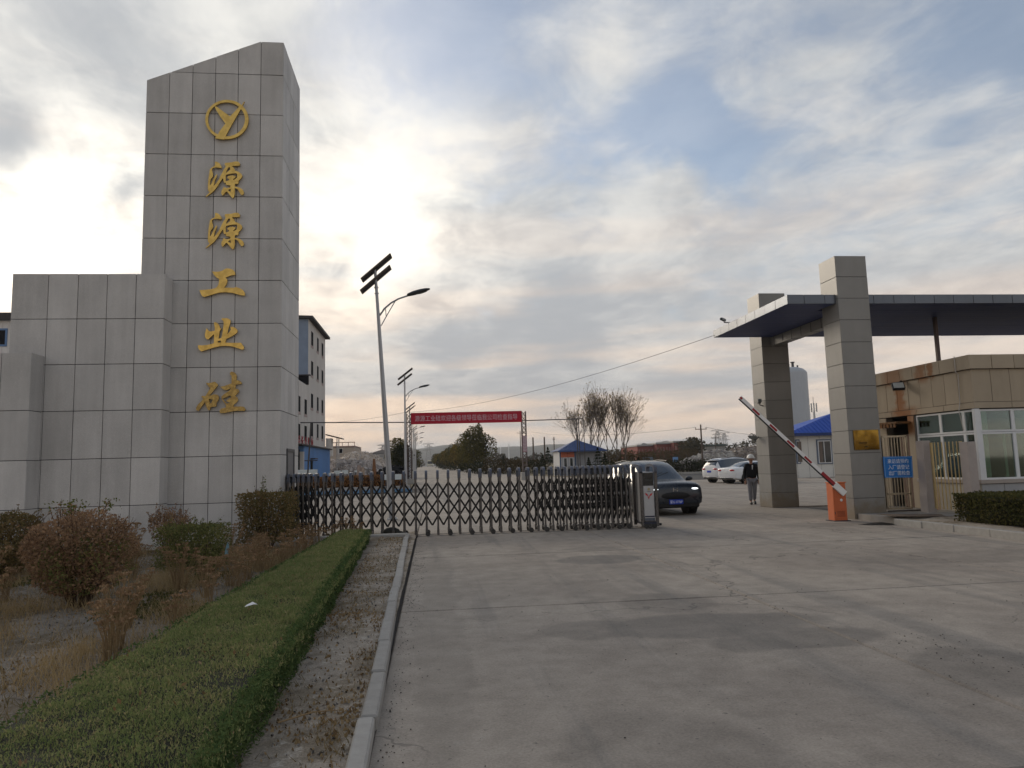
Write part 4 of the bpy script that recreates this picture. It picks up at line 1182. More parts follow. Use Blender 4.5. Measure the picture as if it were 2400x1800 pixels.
# cameras
def cctv(lb, P, yaw, arm, sc=1.0):
    g = thing('security_camera', lb, 'security camera', P)
    M = T(*P) @ Euler((R_(-8), 0, yaw), 'XYZ').to_matrix().to_4x4() @ Matrix.Scale(sc, 4)
    MB().cbox(-.06, .06, -.20, .10, -.05, .06, .015, M).build('housing', mat('grey_camera_body', (.20, .21, .21), .4), g)
    MB().tube([M @ Vector((0, -.215, 0)), M @ Vector((0, -.19, 0))], .045, 10).build('lens', LENS, g)
    MB().tube([M @ Vector((0, .02, -.05)), M @ Vector((0, .03, -.10)), arm], .018, 6).build('bracket', STEELD, g)
    return g
cctv('security camera on an arm over the canopy corner', (9.44, 22.2, 6.12), R_(-55), (9.58, 21.9, 5.97), .75)
cctv('small white security camera halfway up the farther column', (11.05, 23.45, 3.55), R_(-20), (11.21, 23.5, 3.4))
cctv('small security camera low on the farther column edge', (11.04, 24.0, 2.35), R_(-70), (11.22, 24.0, 2.4))

# steel sheets over the drain beside the near column
pd = thing('drain_plate', 'rusty steel sheet lying over a drain beside the near column', 'steel plate', (11.7, 16.7, .15))
MB().box(-.95, 1.25, -.34, .30, 0, .012, T(11.7, 16.62, .165) @ Euler((R_(1.5), R_(2.4), R_(4)), 'XYZ').to_matrix().to_4x4()).build('sheet', mat('rusty_sheet', (.12, .095, .08), .75, .2, c2=(.20, .15, .11), scale=4), pd)
gap_outline = [(10.05, 16.55), (10.35, 16.72), (10.7, 16.95), (10.98, 17.0), (11.0, 16.5), (10.9, 16.18), (10.6, 16.2), (10.3, 16.36)]  # black sheet standing in for the shade in the gap under the plate
tag(MB().prism([(x, y, .002) for x, y in gap_outline], (0, 0, .004)).build('gap_shade', mat('gap_shade_black', (.008, .007, .007), .5, var=.3)), 'flat black sheet drawn as the shaded gap under the drain plate', 'gap_shade')

# ================================================================== PLANTS NEAR THE CAMERA
HEDGE = leafmat('juniper_green', [(0.084, 0.131, 0.050), (0.167, 0.221, 0.083), (0.245, 0.278, 0.111), (0.346, 0.312, 0.156), (0.423, 0.341, 0.189)], .38, 3.2)
TWIG = mat('brown_twig', (.085, .055, .038), .9, var=.2)
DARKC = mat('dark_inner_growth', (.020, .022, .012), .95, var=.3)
def hx_l(y): return -2.34 + .020 * (y - 4.4)
def hx_r(y): return -1.06 - .031 * (y - 4.4)
def hz(x, y): return .385 - .0062 * (y - 4.4) + .028 * mnoise.noise((x * 1.5, y * 1.1, 2)) + .030 * mnoise.noise((x * 4.5, y * 4.5, 6)) + .012 * mnoise.noise((x * 13, y * 13, 9))
H = thing('low_hedge', 'long low clipped green hedge running along the planting strip to the gate', 'hedge', (-1.75, 9.5, 0))
Y0, Y1 = 1.2, 16.95
m_ = MB()
ny = 32
ring = []
for j in range(ny + 1):
    y = Y0 + (Y1 - Y0) * j / ny
    ring.append([(hx_l(y) + .05, y, 0), (hx_l(y) + .05, y, hz(-2.2, y) - .06), ((hx_l(y) + hx_r(y)) / 2, y, hz(-1.7, y) - .045), (hx_r(y) - .09, y, hz(-1.2, y) - .06), (hx_r(y) - .09, y, 0)])
fs = []
for j in range(ny):
    for k in range(4): fs.append((j * 5 + k, j * 5 + k + 1, (j + 1) * 5 + k + 1, (j + 1) * 5 + k))
fs += [(0, 1, 2, 3, 4), tuple(ny * 5 + k for k in range(5))[::-1]]
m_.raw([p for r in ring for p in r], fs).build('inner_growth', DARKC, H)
def hedge_points(n, where):
    y = Y0 + (Y1 - Y0) * (NR.random(n) ** 1.7)
    if where == 'top':
        f = NR.random(n)
        x = hx_l(y) + (hx_r(y) - hx_l(y)) * f + .035 * NR.normal(size=n) * (np.abs(f - .5) > .45)
        z = np.array([hz(a, b) for a, b in zip(x, y)]) - .055 * NR.random(n) - .05 * (np.abs(f - .5) * 2) ** 8
    elif where == 'right':
        z = NR.random(n) ** .8 * (.375 - .0062 * (y - 4.4))
        x = hx_r(y) - .10 * NR.random(n) ** 1.5 + .04 * (NR.random(n) - .5) + np.array([.045 * mnoise.noise((a * 2.3, b * 6, 3)) for a, b in zip(y, z)])
    else:
        z = NR.random(n) * (.375 - .0062 * (y - 4.4)); x = hx_l(y) + .05 * NR.random(n) - .02
    return np.stack([x, y, z], 1)
thin = lambda P: P[np.array([mnoise.noise((a * 1.6, b * 1.1, 17)) < .38 or NR.random() < .62 for a, b, c_ in P])]     # thin spots where the bare inside shows
pt_ = thin(hedge_points(140000, 'top')); pr = hedge_points(52000, 'right'); pl2 = hedge_points(16000, 'left')
sc = lambda P: .55 + .085 * P[:, 1]
blades('foliage', pt_ - np.array([0, 0, .022]), .027 * sc(pt_), .0075 * sc(pt_), HEDGE, H, lean=.5)
pq = thin(hedge_points(62000, 'top'))
leaves('top_sprays', pq - np.array([0, 0, .004]), .017 * sc(pq), HEDGE, H, aspect=.5, upbias=1.0)
pf_ = hedge_points(420, 'top')
tag(leaves('leaf_litter', pf_ + np.array([0, 0, .012]), .030, leafmat('brown_leaf', [(.14, .085, .045), (.24, .16, .085), (.34, .26, .15)], .2, 3), H, upbias=1.6), kind='stuff')
ps = np.concatenate([pr, pl2])
HSIDE = leafmat('juniper_side_shaded', [(.045, .075, .030), (.080, .125, .048), (.12, .165, .062), (.16, .19, .08)], .25, 3.0)  # greener, without yellow tips, and darkened to paint shade onto the hedge sides
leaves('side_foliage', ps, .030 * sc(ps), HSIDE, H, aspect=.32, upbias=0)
ye = np.stack([hx_l(16.9) + (hx_r(16.9) - hx_l(16.9)) * NR.random(1500), Y1 + .03 * NR.random(1500), .27 * NR.random(1500)], 1)
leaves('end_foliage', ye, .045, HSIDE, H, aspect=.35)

def crown_points(n, c, r, shape, clump=2.6, hole=.40, shell=.5):
    """points through the volume of a crown, in clumps with gaps between them"""
    out = []
    c = np.array(c); r = np.array(r); ph = NR.random(3) * 20
    tries = 0
    while len(out) < n and tries < 40:
        tries += 1
        q = NR.random((n * 2, 3)) * 2 - 1
        if shape == 'round':
            d = np.linalg.norm(q, axis=1)
            q = q[d < 1]; d = d[d < 1]
            keep = NR.random(len(q)) < (1 - shell) + shell * d ** 2
            wob = 1 - .22 * (np.sin(q[:, 0] * 4 + ph[0]) * np.sin(q[:, 1] * 4 + ph[1]) * .5 + .5 * np.sin(q[:, 2] * 5 + ph[2]))
            keep &= d[:] < wob
        else:
            d = np.abs(q).max(1)
            keep = NR.random(len(q)) < (1 - shell) + shell * d ** 3
        q = q[keep]
        p = c + q * r
        for a in p:
            if mnoise.noise((a[0] * clump + ph[0], a[1] * clump, a[2] * clump)) > -hole + (.35 if NR.random() < .5 else 0) - .2: out.append(a)
            if len(out) >= n: break
    return np.array(out[:n])
def stems(mb, base, c, r, n, r0, droop=0):
    for i in range(n):
        a = NR.random() * 6.28; q = NR.random() ** .5
        tip = Vector((c[0] + r[0] * q * math.cos(a) * .9, c[1] + r[1] * q * math.sin(a) * .9, c[2] + r[2] * (.2 + .7 * NR.random())))
        b = Vector((base[0] + .12 * math.cos(a) * r[0], base[1] + .12 * math.sin(a) * r[1], base[2]))
        mid = b.lerp(tip, .5) + Vector((NR.normal() * .06, NR.normal() * .06, .05)) * r[2]
        mb.tube([b, mid, tip], [r0, r0 * .7, r0 * .25], 5)
def bush(name, label, cat, x, y, r, h, shape, n, size, material, stem_n=18, group=None, r0=.010, core=.62, lift=.0, extra=None):
    z0 = soil_z(x, y) if y < 18 and x < 0 else tz(x, y)
    if x > 10.5 and y < 18: z0 = .13
    B = thing(name, label, cat, (x, y, z0), group)
    c = (x, y, z0 + lift + (h - lift) / 2); rr = (r[0], r[1], (h - lift) / 2)
    if stem_n:
        mb = MB(); stems(mb, (x, y, z0 - .03), c, rr, stem_n, r0); mb.build('stems', TWIG, B)
    P = crown_points(n, c, rr, shape)
    P = P[P[:, 2] > z0 + .02]
    tw, Q = MB(), []
    for i in range(int(34 * max(rr[0], .4) / .55)):     # shoots that break the outline
        if shape == 'round':
            d = Vector((NR.normal(), NR.normal(), abs(NR.normal()) * .8 + .1)).normalized()
        else:
            d = Vector((NR.random() * 2 - 1, NR.random() * 2 - 1, 1)) if NR.random() < .6 else Vector((NR.random() * 2 - 1, -1, NR.random()))
        a = Vector((c[0] + d.x * rr[0] * .86, c[1] + d.y * rr[1] * .86, c[2] + d.z * rr[2] * .86))
        b = a + (d.normalized() * .5 + Vector((NR.normal() * .25, NR.normal() * .25, .5))) * (.10 + .17 * NR.random()) * (1 if shape == 'round' else .7)
        tw.tube([a, a.lerp(b, .5), b], [.005, .004, .0015], 4)
        for k in range(13): Q.append(np.array(a.lerp(b, NR.random())) + NR.normal(size=3) * .016)
    tag(tw.build('twigs', TWIG, B), kind='stuff')
    leaves('leaves', np.concatenate([P, np.array(Q)]), size, material, B, aspect=.6)
    if extra: extra(B, c, rr)
    return B
RED = leafmat('russet_leaves', [(0.138, 0.094, 0.062), (0.237, 0.156, 0.103), (0.325, 0.206, 0.125), (0.400, 0.263, 0.156), (0.288, 0.263, 0.125)], .38, 5.5)
OLIVE = leafmat('olive_leaves', [(0.062, 0.083, 0.033), (0.131, 0.150, 0.056), (0.213, 0.206, 0.077), (0.312, 0.237, 0.106)], .35, 3.0)
MIXED = leafmat('turning_leaves', [(0.075, 0.083, 0.035), (0.150, 0.131, 0.056), (0.250, 0.175, 0.085), (0.338, 0.225, 0.106)], .35, 3.5)
GREENY = leafmat('yellow_green_leaves', [(.06, .085, .02), (.12, .14, .035), (.20, .19, .06)], .35, 4)
def sprigs(B, c, rr):
    P = crown_points(3000, (c[0] + .1, c[1] - .1, c[2] - .2 * rr[2]), (rr[0] * .9, rr[1] * .95, rr[2] * .75), 'round', clump=4, hole=.0)
    leaves('green_leaves', P, .032, OLIVE, B, aspect=.6)
    P = []
    for i in range(6):
        a = NR.random() * 6.28
        b = np.array([c[0] + .5 * rr[0] * math.cos(a), c[1] + .5 * rr[1] * math.sin(a), c[2] + rr[2] * .85])
        for k in range(26): P.append(b + np.array([NR.normal() * .05, NR.normal() * .05, .17 * NR.random()]))
    tag(leaves('young_shoots', np.array(P), .036, GREENY, B), kind='stuff')
bush('round_bush', 'large round russet bush with thin bare stems, nearest the camera in the bed', 'bush', -4.42, 9.85, (.68, .62), 1.24, 'round', 15000, .034, RED, 46, r0=.008, lift=.12, extra=sprigs)
bush('shrub', 'boxy dark green clipped shrub in the middle of the bed', 'shrub', -3.98, 12.85, (.50, .48), .76, 'box', 9000, .036, OLIVE, 16, lift=.04, extra=None)
bush('shrub', 'clipped russet green shrub at the foot of the tower corner by the gate', 'shrub', -3.45, 15.95, (.56, .52), 1.17, 'box', 11000, .042, MIXED, 26, lift=.16)
bush('shrub', 'russet and green shrub cut off by the left edge of the view', 'shrub', -6.95, 13.0, (.56, .56), 1.10, 'round', 9000, .040, MIXED, 20, lift=.05)
bush('shrub', 'brownish withered shrub behind the boxy green shrub against the tower', 'shrub', -5.35, 15.7, (.42, .35), .95, 'round', 2600, .036, RED, 26, lift=.2)
bush('shrub', 'small dark withered shrub against the stepped side wall', 'shrub', -7.15, 15.6, (.24, .24), .95, 'round', 1200, .034, RED, 12, lift=.3)
sp_ = thing('weed', 'tall green weed growing behind the shrub at the tower corner', 'weed', (-3.75, 16.6, 0))
mb = MB(); P = []
for i in range(7):
    tip = Vector((-3.75 + NR.normal() * .16, 16.6 + NR.normal() * .1, 1.15 + .45 * NR.random()))
    mb.tube([(-3.75, 16.6, 0), tip], [.010, .003], 5)
    for k in range(34): P.append(np.array(Vector((-3.75, 16.6, 0)).lerp(tip, .6 + .4 * NR.random())) + NR.normal(size=3) * .03)
mb.build('stalks', TWIG, sp_); leaves('leaves', np.array(P), .05, GREENY, sp_)

# clipped hedge by the gatehouse
HR = thing('clipped_hedge', 'dark clipped hedge by the kerb before the gatehouse windows', 'hedge', (12.4, 12, .13))
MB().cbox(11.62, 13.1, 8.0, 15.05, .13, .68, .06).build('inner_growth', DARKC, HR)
n = 26000
q = NR.random((n, 3)); side = NR.random(n)
x = 11.50 + 1.72 * q[:, 0]; y = 8.0 + 7.2 * q[:, 1]; z = .15 + .60 * q[:, 2] ** .8
x = np.where(side < .40, 11.50 + .12 * q[:, 0] + .05 * np.sin(y * 3), x)
y = np.where((side >= .40) & (side < .55), 15.08 + .12 * q[:, 1], y)
z = np.where(side >= .55, .70 + .07 * q[:, 2] + .02 * np.sin(x * 5 + y * 4), z)
leaves('leaves', np.stack([x, y, z], 1), .045, leafmat('privet_leaves', [(.024, .032, .014), (.056, .062, .025), (.11, .10, .04), (.19, .145, .06)], .25, 2.2), HR, aspect=.6)

# ---- dried flower clumps
STRAW = leafmat('straw_stalks', [(.20, .135, .070), (.29, .205, .115), (.36, .26, .15)], .1, 4)
HEADS = leafmat('dry_flower_heads', [(0.188, 0.119, 0.073), (0.300, 0.194, 0.112), (0.413, 0.294, 0.181)], .1, 4)
def dry_clump(ns, h, spread):
    B = thing('dry_flower_clump', '-', 'dry plant', (0, 0, 0))
    V, P = [], []
    mb = MB()
    for i in range(ns):
        a = NR.random() * 6.28; q = NR.random() ** .6 * spread
        t_ = Vector((q * math.cos(a), q * math.sin(a), h * (.62 + .42 * NR.random())))
        b = Vector((.05 * math.cos(a), .05 * math.sin(a), -.02))
        mid = b.lerp(t_, .5) + Vector((math.cos(a), math.sin(a), 0)) * -.03
        mb.tube([b, mid, t_], [.0048, .0040, .0032], 4)
        for k in range(4):
            pp_ = Vector(t_) + Vector((NR.normal() * .025, NR.normal() * .025, 0))
            mb.tube([mid.lerp(t_, .8), pp_], [.003, .002], 3)
        for k in range(20):
            rr = .044 * NR.random() ** .5; th = NR.random() * 6.28
            P.append((t_.x + rr * math.cos(th), t_.y + rr * math.sin(th), t_.z + .010 * NR.random() - rr * .25))
        for k in range(4):
            w_ = np.array(b.lerp(t_, .25 + .6 * NR.random())); V.append(w_ + NR.normal(size=3) * .014)
    tag(mb.build('stems', STRAW, B, local=True), kind='stuff')
    tag(leaves('flower_heads', np.array(P), .022, HEADS, B, local=True, upbias=1.5, aspect=.8), kind='stuff')
    tag(leaves('withered_leaves', np.array(V), .035, STRAW, B, local=True, aspect=.25), kind='stuff')
    return B
protos = [dry_clump(22, .52, .24), dry_clump(15, .42, .20), dry_clump(30, .60, .30)]
G1 = 'dried flower clumps along the low hedge'; G2 = 'dried flower clumps scattered in the bed'; G3 = 'dried flower clumps before the gate footing'
L1 = 'dry brown flower clump growing against the inner edge of the low hedge'
L2 = 'dry brown flower clump standing among the shrubs of the bed'
L3 = 'dry brown flower clump between the low hedge tip and the gate footing'
SPOTS = [(-2.95, 7.35, 2, 1.05, G1, L1), (-2.75, 6.75, 0, .95, G1, L1), (-2.62, 7.9, 1, 1, G1, L1), (-3.25, 8.3, 2, 1.0, G1, 'dry brown flower clump in front of the round russet bush'), (-2.7, 9.3, 1, .9, G1, L1), (-2.62, 10.4, 0, .9, G1, L1),
         (-3.45, 10.6, 2, 1.0, G2, 'straw coloured flower clump between the round russet bush and the boxy shrub'), (-2.75, 11.4, 0, .95, G1, L1), (-3.05, 11.9, 2, .8, G1, L1), (-2.5, 12.6, 1, 1, G1, L1), (-2.65, 13.6, 0, 1, G1, L1), (-2.95, 13.0, 2, .85, G1, L1),
         (-2.45, 14.6, 1, 1.0, G1, L1), (-2.6, 15.4, 0, .9, G1, L1), (-3.25, 14.3, 0, .8, G2, L2), (-3.95, 14.9, 2, 1.05, G2, 'dry brown flower clump between the two clipped shrubs before the tower'), (-4.5, 15.2, 0, 1.0, G2, L2), (-4.85, 14.6, 2, 1.25, G2, L2), (-5.3, 13.6, 2, 1.2, G2, L2),
         (-5.9, 12.3, 2, 1.15, G2, L2), (-6.3, 10.6, 0, 1.2, G2, L2), (-4.55, 7.9, 2, 1.05, G2, 'dry brown flower clump at the left frame edge, before the round russet bush'), (-4.35, 6.9, 0, 1.0, G2, L2), (-5.2, 9.0, 2, 1.3, G2, L2), (-5.6, 8.2, 0, 1.2, G2, L2), (-2.35, 17.25, 1, 1.0, G3, L3), (-2.0, 17.3, 0, .95, G3, L3), (-1.75, 17.2, 1, .9, G3, L3), (-2.65, 16.6, 2, .8, G3, L3), (-2.9, 16.9, 0, .85, G3, L3), (-2.45, 16.2, 1, .9, G3, L3)]
for x_, y_, k_, s_ in ((-2.9, 9.9, 2, .9), (-2.85, 10.8, 0, .85), (-2.5, 11.6, 1, .9), (-2.8, 12.3, 0, .9), (-2.4, 13.1, 2, .8), (-2.35, 13.9, 1, .9)): SPOTS.append((x_, y_, k_, s_, G1, L1))
for x_, y_, k_, s_ in ((-3.3, 11.1, 1, .9), (-3.1, 13.6, 0, .9), (-3.4, 14.9, 2, .8), (-4.7, 12.2, 2, 1.0), (-5.2, 11.2, 0, 1.1), (-5.9, 9.6, 2, 1.1), (-4.95, 8.4, 0, .9), (-5.6, 10.4, 1, 1.1)): SPOTS.append((x_, y_, k_, s_, G2, L2))
ORD = ['first', 'second', 'third', 'fourth', 'fifth', 'sixth', 'seventh', 'eighth', 'ninth', 'tenth', 'eleventh', 'twelfth', 'thirteenth', 'fourteenth', 'fifteenth', 'sixteenth', 'seventeenth', 'eighteenth']
c1 = c2 = c3 = 0
SPOTS.sort(key=lambda q: q[1])
for i_, q in enumerate(SPOTS):
    if q[5] == L1: SPOTS[i_] = q[:5] + ('dry flower clump by the inner hedge edge, %s from the near end' % ORD[c1],); c1 += 1
    elif q[5] == L2: SPOTS[i_] = q[:5] + ('dry flower clump out among the shrubs of the bed, %s from the near end' % ORD[c2],); c2 += 1
    elif q[5] == L3: SPOTS[i_] = q[:5] + ('dry flower clump before the gate footing, %s from the near side' % ORD[c3],); c3 += 1
used = set()
for x, y, k, s, g, lb in SPOTS:
    if k not in used: B = protos[k]; used.add(k)
    else: B = copy_tree(protos[k])
    B.location = (x, y, soil_z(x, y)); B.rotation_euler = (0, 0, NR.random() * 6.28); B.scale = (s, s, s * (.9 + .2 * NR.random()))
    tag(B, lb, 'dry plant', g)

# ---- litter
def soil_pts(n, x0, x1, y0, y1, p=1.0, dens=None):
    out = []
    while len(out) < n:
        x = x0 + (x1 - x0) * rnd.random(); y = y0 + (y1 - y0) * rnd.random() ** p
        if dens is None or dens(x, y) > rnd.random(): out.append((x, y, soil_z(x, y) + .006))
    return np.array(out)
LIT = leafmat('fallen_leaf_litter', [(0.124, 0.083, 0.049), (0.234, 0.159, 0.085), (0.357, 0.261, 0.145), (0.495, 0.385, 0.234)], .1, 5)
dn = lambda x, y: .12 + .88 * max(0, mnoise.noise((x * 1.3, y * .9, 11)) * 2.2)
P = np.concatenate([soil_pts(3800, -1.25, -.50, 1.6, 17.8, 1.4, dn), soil_pts(9000, -8.5, -2.2, 3.2, 16.3, 1.2, dn)])
tag(leaves('fallen_leaves', P, .030, LIT, upbias=2.4, aspect=.55), kind='stuff')
P = np.concatenate([soil_pts(1500, -1.25, -.5, 1.6, 17.8, 1.4, lambda x, y: .04 + max(0, mnoise.noise((x * 1.6, y * 1.2, 31)) * 2 - .15)), soil_pts(19000, -8.5, -2.25, 3.2, 16.6, 1.2, lambda x, y: .05 + max(0, mnoise.noise((x * .8, y * .7, 21)) * 2))])
tag(blades('dry_grass', P, .075, .007, leafmat('dry_grass_blades', [(.11, .095, .040), (.21, .155, .075), (.33, .25, .14)], .2, 2), lean=.9), kind='stuff')
P3 = soil_pts(17000, -7.5, -2.28, 5.5, 16.4, 1.1, lambda x, y: .06 + max(0, mnoise.noise((x * .9, y * .8, 71)) * 2.2 - .1))
tag(blades('tall_dry_grass', P3, .20, .006, leafmat('straw_grass', [(0.221, 0.158, 0.076), (0.372, 0.276, 0.145), (0.552, 0.427, 0.248)], .3, 2), lean=.45), kind='stuff')
P2 = soil_pts(5000, -8.5, -2.3, 3.4, 16.4, 1.3, lambda x, y: max(0, mnoise.noise((x * .7, y * .6, 51)) * 3 - .75))
tag(leaves('low_weeds', P2 + np.array([0, 0, .02]), .045, leafmat('ground_weeds', [(.05, .06, .025), (.09, .095, .035), (.16, .12, .055)], .2, 2), upbias=.8, aspect=.5), kind='stuff')
P = np.concatenate([soil_pts(700, -1.25, -.5, 1.6, 17.8, 1.4), soil_pts(1400, -7.5, -2.25, 3.5, 16, 1.2)])
mb = MB()
for p in P:
    s = .004 + .009 * rnd.random() ** 3
    M = T(*p) @ Euler((rnd.random() * 6, rnd.random() * 6, rnd.random() * 6)).to_matrix().to_4x4()
    mb.box(-s, s, -s * .7, s * .7, -s * .5, s * .5, M)
tag(mb.build('pebbles', mat('dark_clods', (.04, .035, .03), .95, c2=(.25, .235, .22), scale=9)), kind='stuff')
# crumbs of dirt along the slab joint and over the yard
mb = MB()
for i in range(1300):
    if i < 160: x, y = 4.0 + rnd.gauss(.25, .22), 4.3 + 2.3 * rnd.random(); x += (6.4 - y) * .10
    elif i < 330: x, y = 3.76 + rnd.gauss(0, .04), 3 + 13 * rnd.random()
    elif i < 900: x, y = -.34 + abs(rnd.gauss(0, .10)), 2 + 15 * rnd.random()
    else: x, y = rnd.uniform(.2, 10), rnd.uniform(3, 17)
    s = .0018 + .0034 * rnd.random() ** 3
    mb.box(-s, s, -s, s, -s * .6, s * .6, T(x, y, .004) @ Euler((0, 0, rnd.random() * 3)).to_matrix().to_4x4())
tag(mb.build('debris', mat('dirt_crumbs', (.05, .045, .04), .95, c2=(.15, .13, .11), scale=8)), kind='stuff')
tag(MB().tube([(-.98, 4.85, .10), (-.78, 4.98, .11), (-.60, 5.02, .10)], [.006, .005, .003], 5).build('twig', STRAW), 'thin straw coloured twig lying on the bare soil beside the kerb', 'twig')
mb = MB()
mb.raw([(-1.79, 7.30, .385), (-1.71, 7.33, .40), (-1.69, 7.40, .385), (-1.735, 7.385, .415), (-1.79, 7.38, .39)], [(0, 1, 3), (1, 2, 3), (3, 4, 0)])
tag(mb.build('paper_scrap', WHITE), 'crumpled white paper scrap lying on top of the low hedge', 'paper scrap')
mb = MB().raw([(-3.42, 12.6, .25), (-3.36, 12.6, .30), (-3.34, 12.58, .46), (-3.41, 12.61, .40), (-3.38, 12.63, .52)], [(0, 1, 3), (1, 2, 3), (2, 4, 3)])
tag(mb.build('plastic_scrap', mat('pale_blue_plastic', (.22, .36, .42), .4)), 'pale blue plastic scrap caught beside the boxy green shrub', 'plastic scrap')

# ================================================================== VEHICLES
def crom(S, n):
    S = np.array(S, float); m = len(S); out = []
    for i in range(m - 1):
        p0, p1, p2, p3 = S[max(i - 1, 0)], S[i], S[i + 1], S[min(i + 2, m - 1)]
        for k in range(n):
            t = k / n
            out.append(.5 * ((2 * p1) + (-p0 + p2) * t + (2 * p0 - 5 * p1 + 4 * p2 - p3) * t * t + (-p0 + 3 * p1 - 3 * p2 + p3) * t ** 3))
    out.append(S[-1])
    return np.array(out)
def paint(name, c):
    return mat(name, c, .30, .0, .45, var=.04, coat=.3)
TYRE = mat('tyre_rubber', (.016, .016, .017), .85, var=.2)
RIM = mat('alloy_rim', (.42, .43, .45), .3, .8, .5)
CARGLASS = mat('car_glass', (.040, .056, .075), .05, 0, 1.0, var=.1)
TRIM = mat('black_trim', (.012, .012, .013), .5, var=.1)
CHROME = mat('chrome', (.65, .66, .68), .15, 1.0, .5)
LAMPW = mat('lit_headlamp', (.8, .82, .85), .2, emit=((.92, .97, 1.0), 1.6))
TAILR = mat('red_tail_lamp', (.42, .012, .018), .2, 0, .6)
WPAINT = paint('white_car_paint', (.68, .69, .70))
wh_t = MB().lathe([(.22, -.10), (.33, -.105), (.36, -.07), (.36, .07), (.33, .105), (.22, .10)], (0, 0, 0), 26, Matrix.Rotation(R_(90), 3, 'X')).mesh('tyre', smooth=True)
rm = MB().lathe([(.235, .06), (.235, .085), (.205, .09), (.205, .055)], (0, 0, 0), 26, Matrix.Rotation(R_(90), 3, 'X'))
for k in range(5):
    a = 2 * math.pi * k / 5
    rm.bar((0, -.085, 0), (.21 * math.cos(a), -.085, .21 * math.sin(a)), .055, .02, (0, 1, 0))
rm.lathe([(.001, .075), (.05, .08), (.05, .095), (.001, .1)], (0, 0, 0), 12, Matrix.Rotation(R_(90), 3, 'X'))
rim_ = rm.mesh('rim')
dk = MB().lathe([(.001, .03), (.22, .03), (.22, .05), (.001, .05)], (0, 0, 0), 20, Matrix.Rotation(R_(90), 3, 'X')).mesh('hub')
arch = MB()
N_ = 18
for k in range(N_):
    a0, a1 = math.pi * (k / N_) * 1.12 - .19, math.pi * ((k + 1) / N_) * 1.12 - .19
    arch.prism([(.37 * math.cos(a0), -.02, .37 * math.sin(a0)), (.44 * math.cos(a0), -.02, .44 * math.sin(a0)), (.44 * math.cos(a1), -.02, .44 * math.sin(a1)), (.37 * math.cos(a1), -.02, .37 * math.sin(a1))], (0, .20, 0))
arch_ = arch.mesh('wheel_arch')
well = MB().lathe([(.001, -.01), (.40, -.01), (.40, .25), (.001, .25)], (0, 0, 0), 24, Matrix.Rotation(R_(-90), 3, 'X')).mesh('wheel_well')
def car(name, label, cat, loc, rz, ST, pm_, gx, wx, rx, wheels=(-1.36, 1.36), archm=TRIM, group=None):
    C_ = thing(name, label, cat, loc, group, rz)
    G = crom(ST, 5)
    rows = []
    for x, zb_, zs_, zr_, w, wr in G:
        half = [(0, zb_), (w * .82, zb_), (w * .97, zb_ + .09), (w, zb_ * .5 + zs_ * .5), (w * .985, zs_ - .06), (w * .95, zs_), (wr, zr_ - .075 if zr_ - zs_ > .2 else zs_ + (zr_ - zs_) * .6), (wr * .86, zr_ - .012), (wr * .45, zr_ + .008), (0, zr_ + .015)]
        rows.append([(x, -y, z) for y, z in half] + [(x, y, z) for y, z in half[-2:0:-1]])
    nn = len(rows[0])
    V = [p for r in rows for p in r]
    seg = lambda k: k if k < 9 else nn - 1 - k
    fb, fg = [], {'side_window': [], 'windscreen': [], 'rear_window': []}
    for i in range(len(rows) - 1):
        xm = (G[i][0] + G[i + 1][0]) / 2
        for k in range(nn):
            f = (i * nn + k, i * nn + (k + 1) % nn, (i + 1) * nn + (k + 1) % nn, (i + 1) * nn + k)
            s = seg(k)
            if s == 5 and gx[0] < xm < gx[1]: fg['side_window'].append(f)
            elif s in (6, 7, 8) and wx[0] < xm < wx[1]: fg['windscreen'].append(f)
            elif s in (6, 7, 8) and rx[0] < xm < rx[1]: fg['rear_window'].append(f)
            else: fb.append(f)
    fb += [tuple(range(nn))[::-1], tuple((len(rows) - 1) * nn + k for k in range(nn))]
    MB().raw(V, fb).build('body', pm_, C_, smooth=True, local=True)
    for nm, ff in fg.items():
        if nm == 'side_window':
            for sgn in (1, -1):
                f2 = [f for f in ff if (V[f[0]][1] > 0) == (sgn > 0)]
                if f2: MB().raw(V, f2).build(nm, CARGLASS, C_, smooth=True, local=True)
        elif ff: MB().raw(V, ff).build(nm, CARGLASS, C_, smooth=True, local=True)
    W_ = max(s[4] for s in ST)
    for wxp in wheels:
        for sd in (-1, 1):
            r = 0 if sd < 0 else math.pi
            w = piece('wheel', wh_t, TYRE, C_, (wxp, sd * (W_ - .10), .36), rot=(0, 0, r), local=True)
            piece('rim', rim_, RIM, w, (0, 0, 0), local=True); piece('hub', dk, TRIM, w, (0, 0, 0), local=True)
            piece('wheel_arch', arch_, archm, C_, (wxp, sd * (W_ - .005), .36), rot=(0, 0, r), local=True)
            piece('wheel_well', well, TRIM, C_, (wxp, sd * (W_ + .004), .36), rot=(0, 0, r), local=True)
    return C_
def lm(C_, name, m, mb, smooth=False): return mb.build(name, m, C_, smooth=smooth, local=True)
SUV = [(-2.28, .50, .80, .82, .70, .62), (-2.22, .36, .98, 1.10, .84, .66), (-2.10, .30, 1.02, 1.32, .90, .62), (-1.85, .26, 1.04, 1.53, .92, .60), (-1.50, .24, 1.04, 1.61, .925, .61), (-.6, .22, 1.02, 1.66, .925, .63),
       (.1, .22, 1.00, 1.64, .925, .63), (.55, .22, .99, 1.55, .925, .62), (.95, .22, .98, 1.32, .925, .67), (1.25, .23, .97, 1.10, .925, .75), (1.42, .23, .95, 1.03, .92, .79), (1.75, .24, .95, 1.02, .92, .80), (2.02, .25, .92, .985, .91, .77),
       (2.17, .27, .86, .93, .885, .71), (2.25, .30, .74, .82, .86, .66), (2.28, .36, .62, .68, .80, .58)]
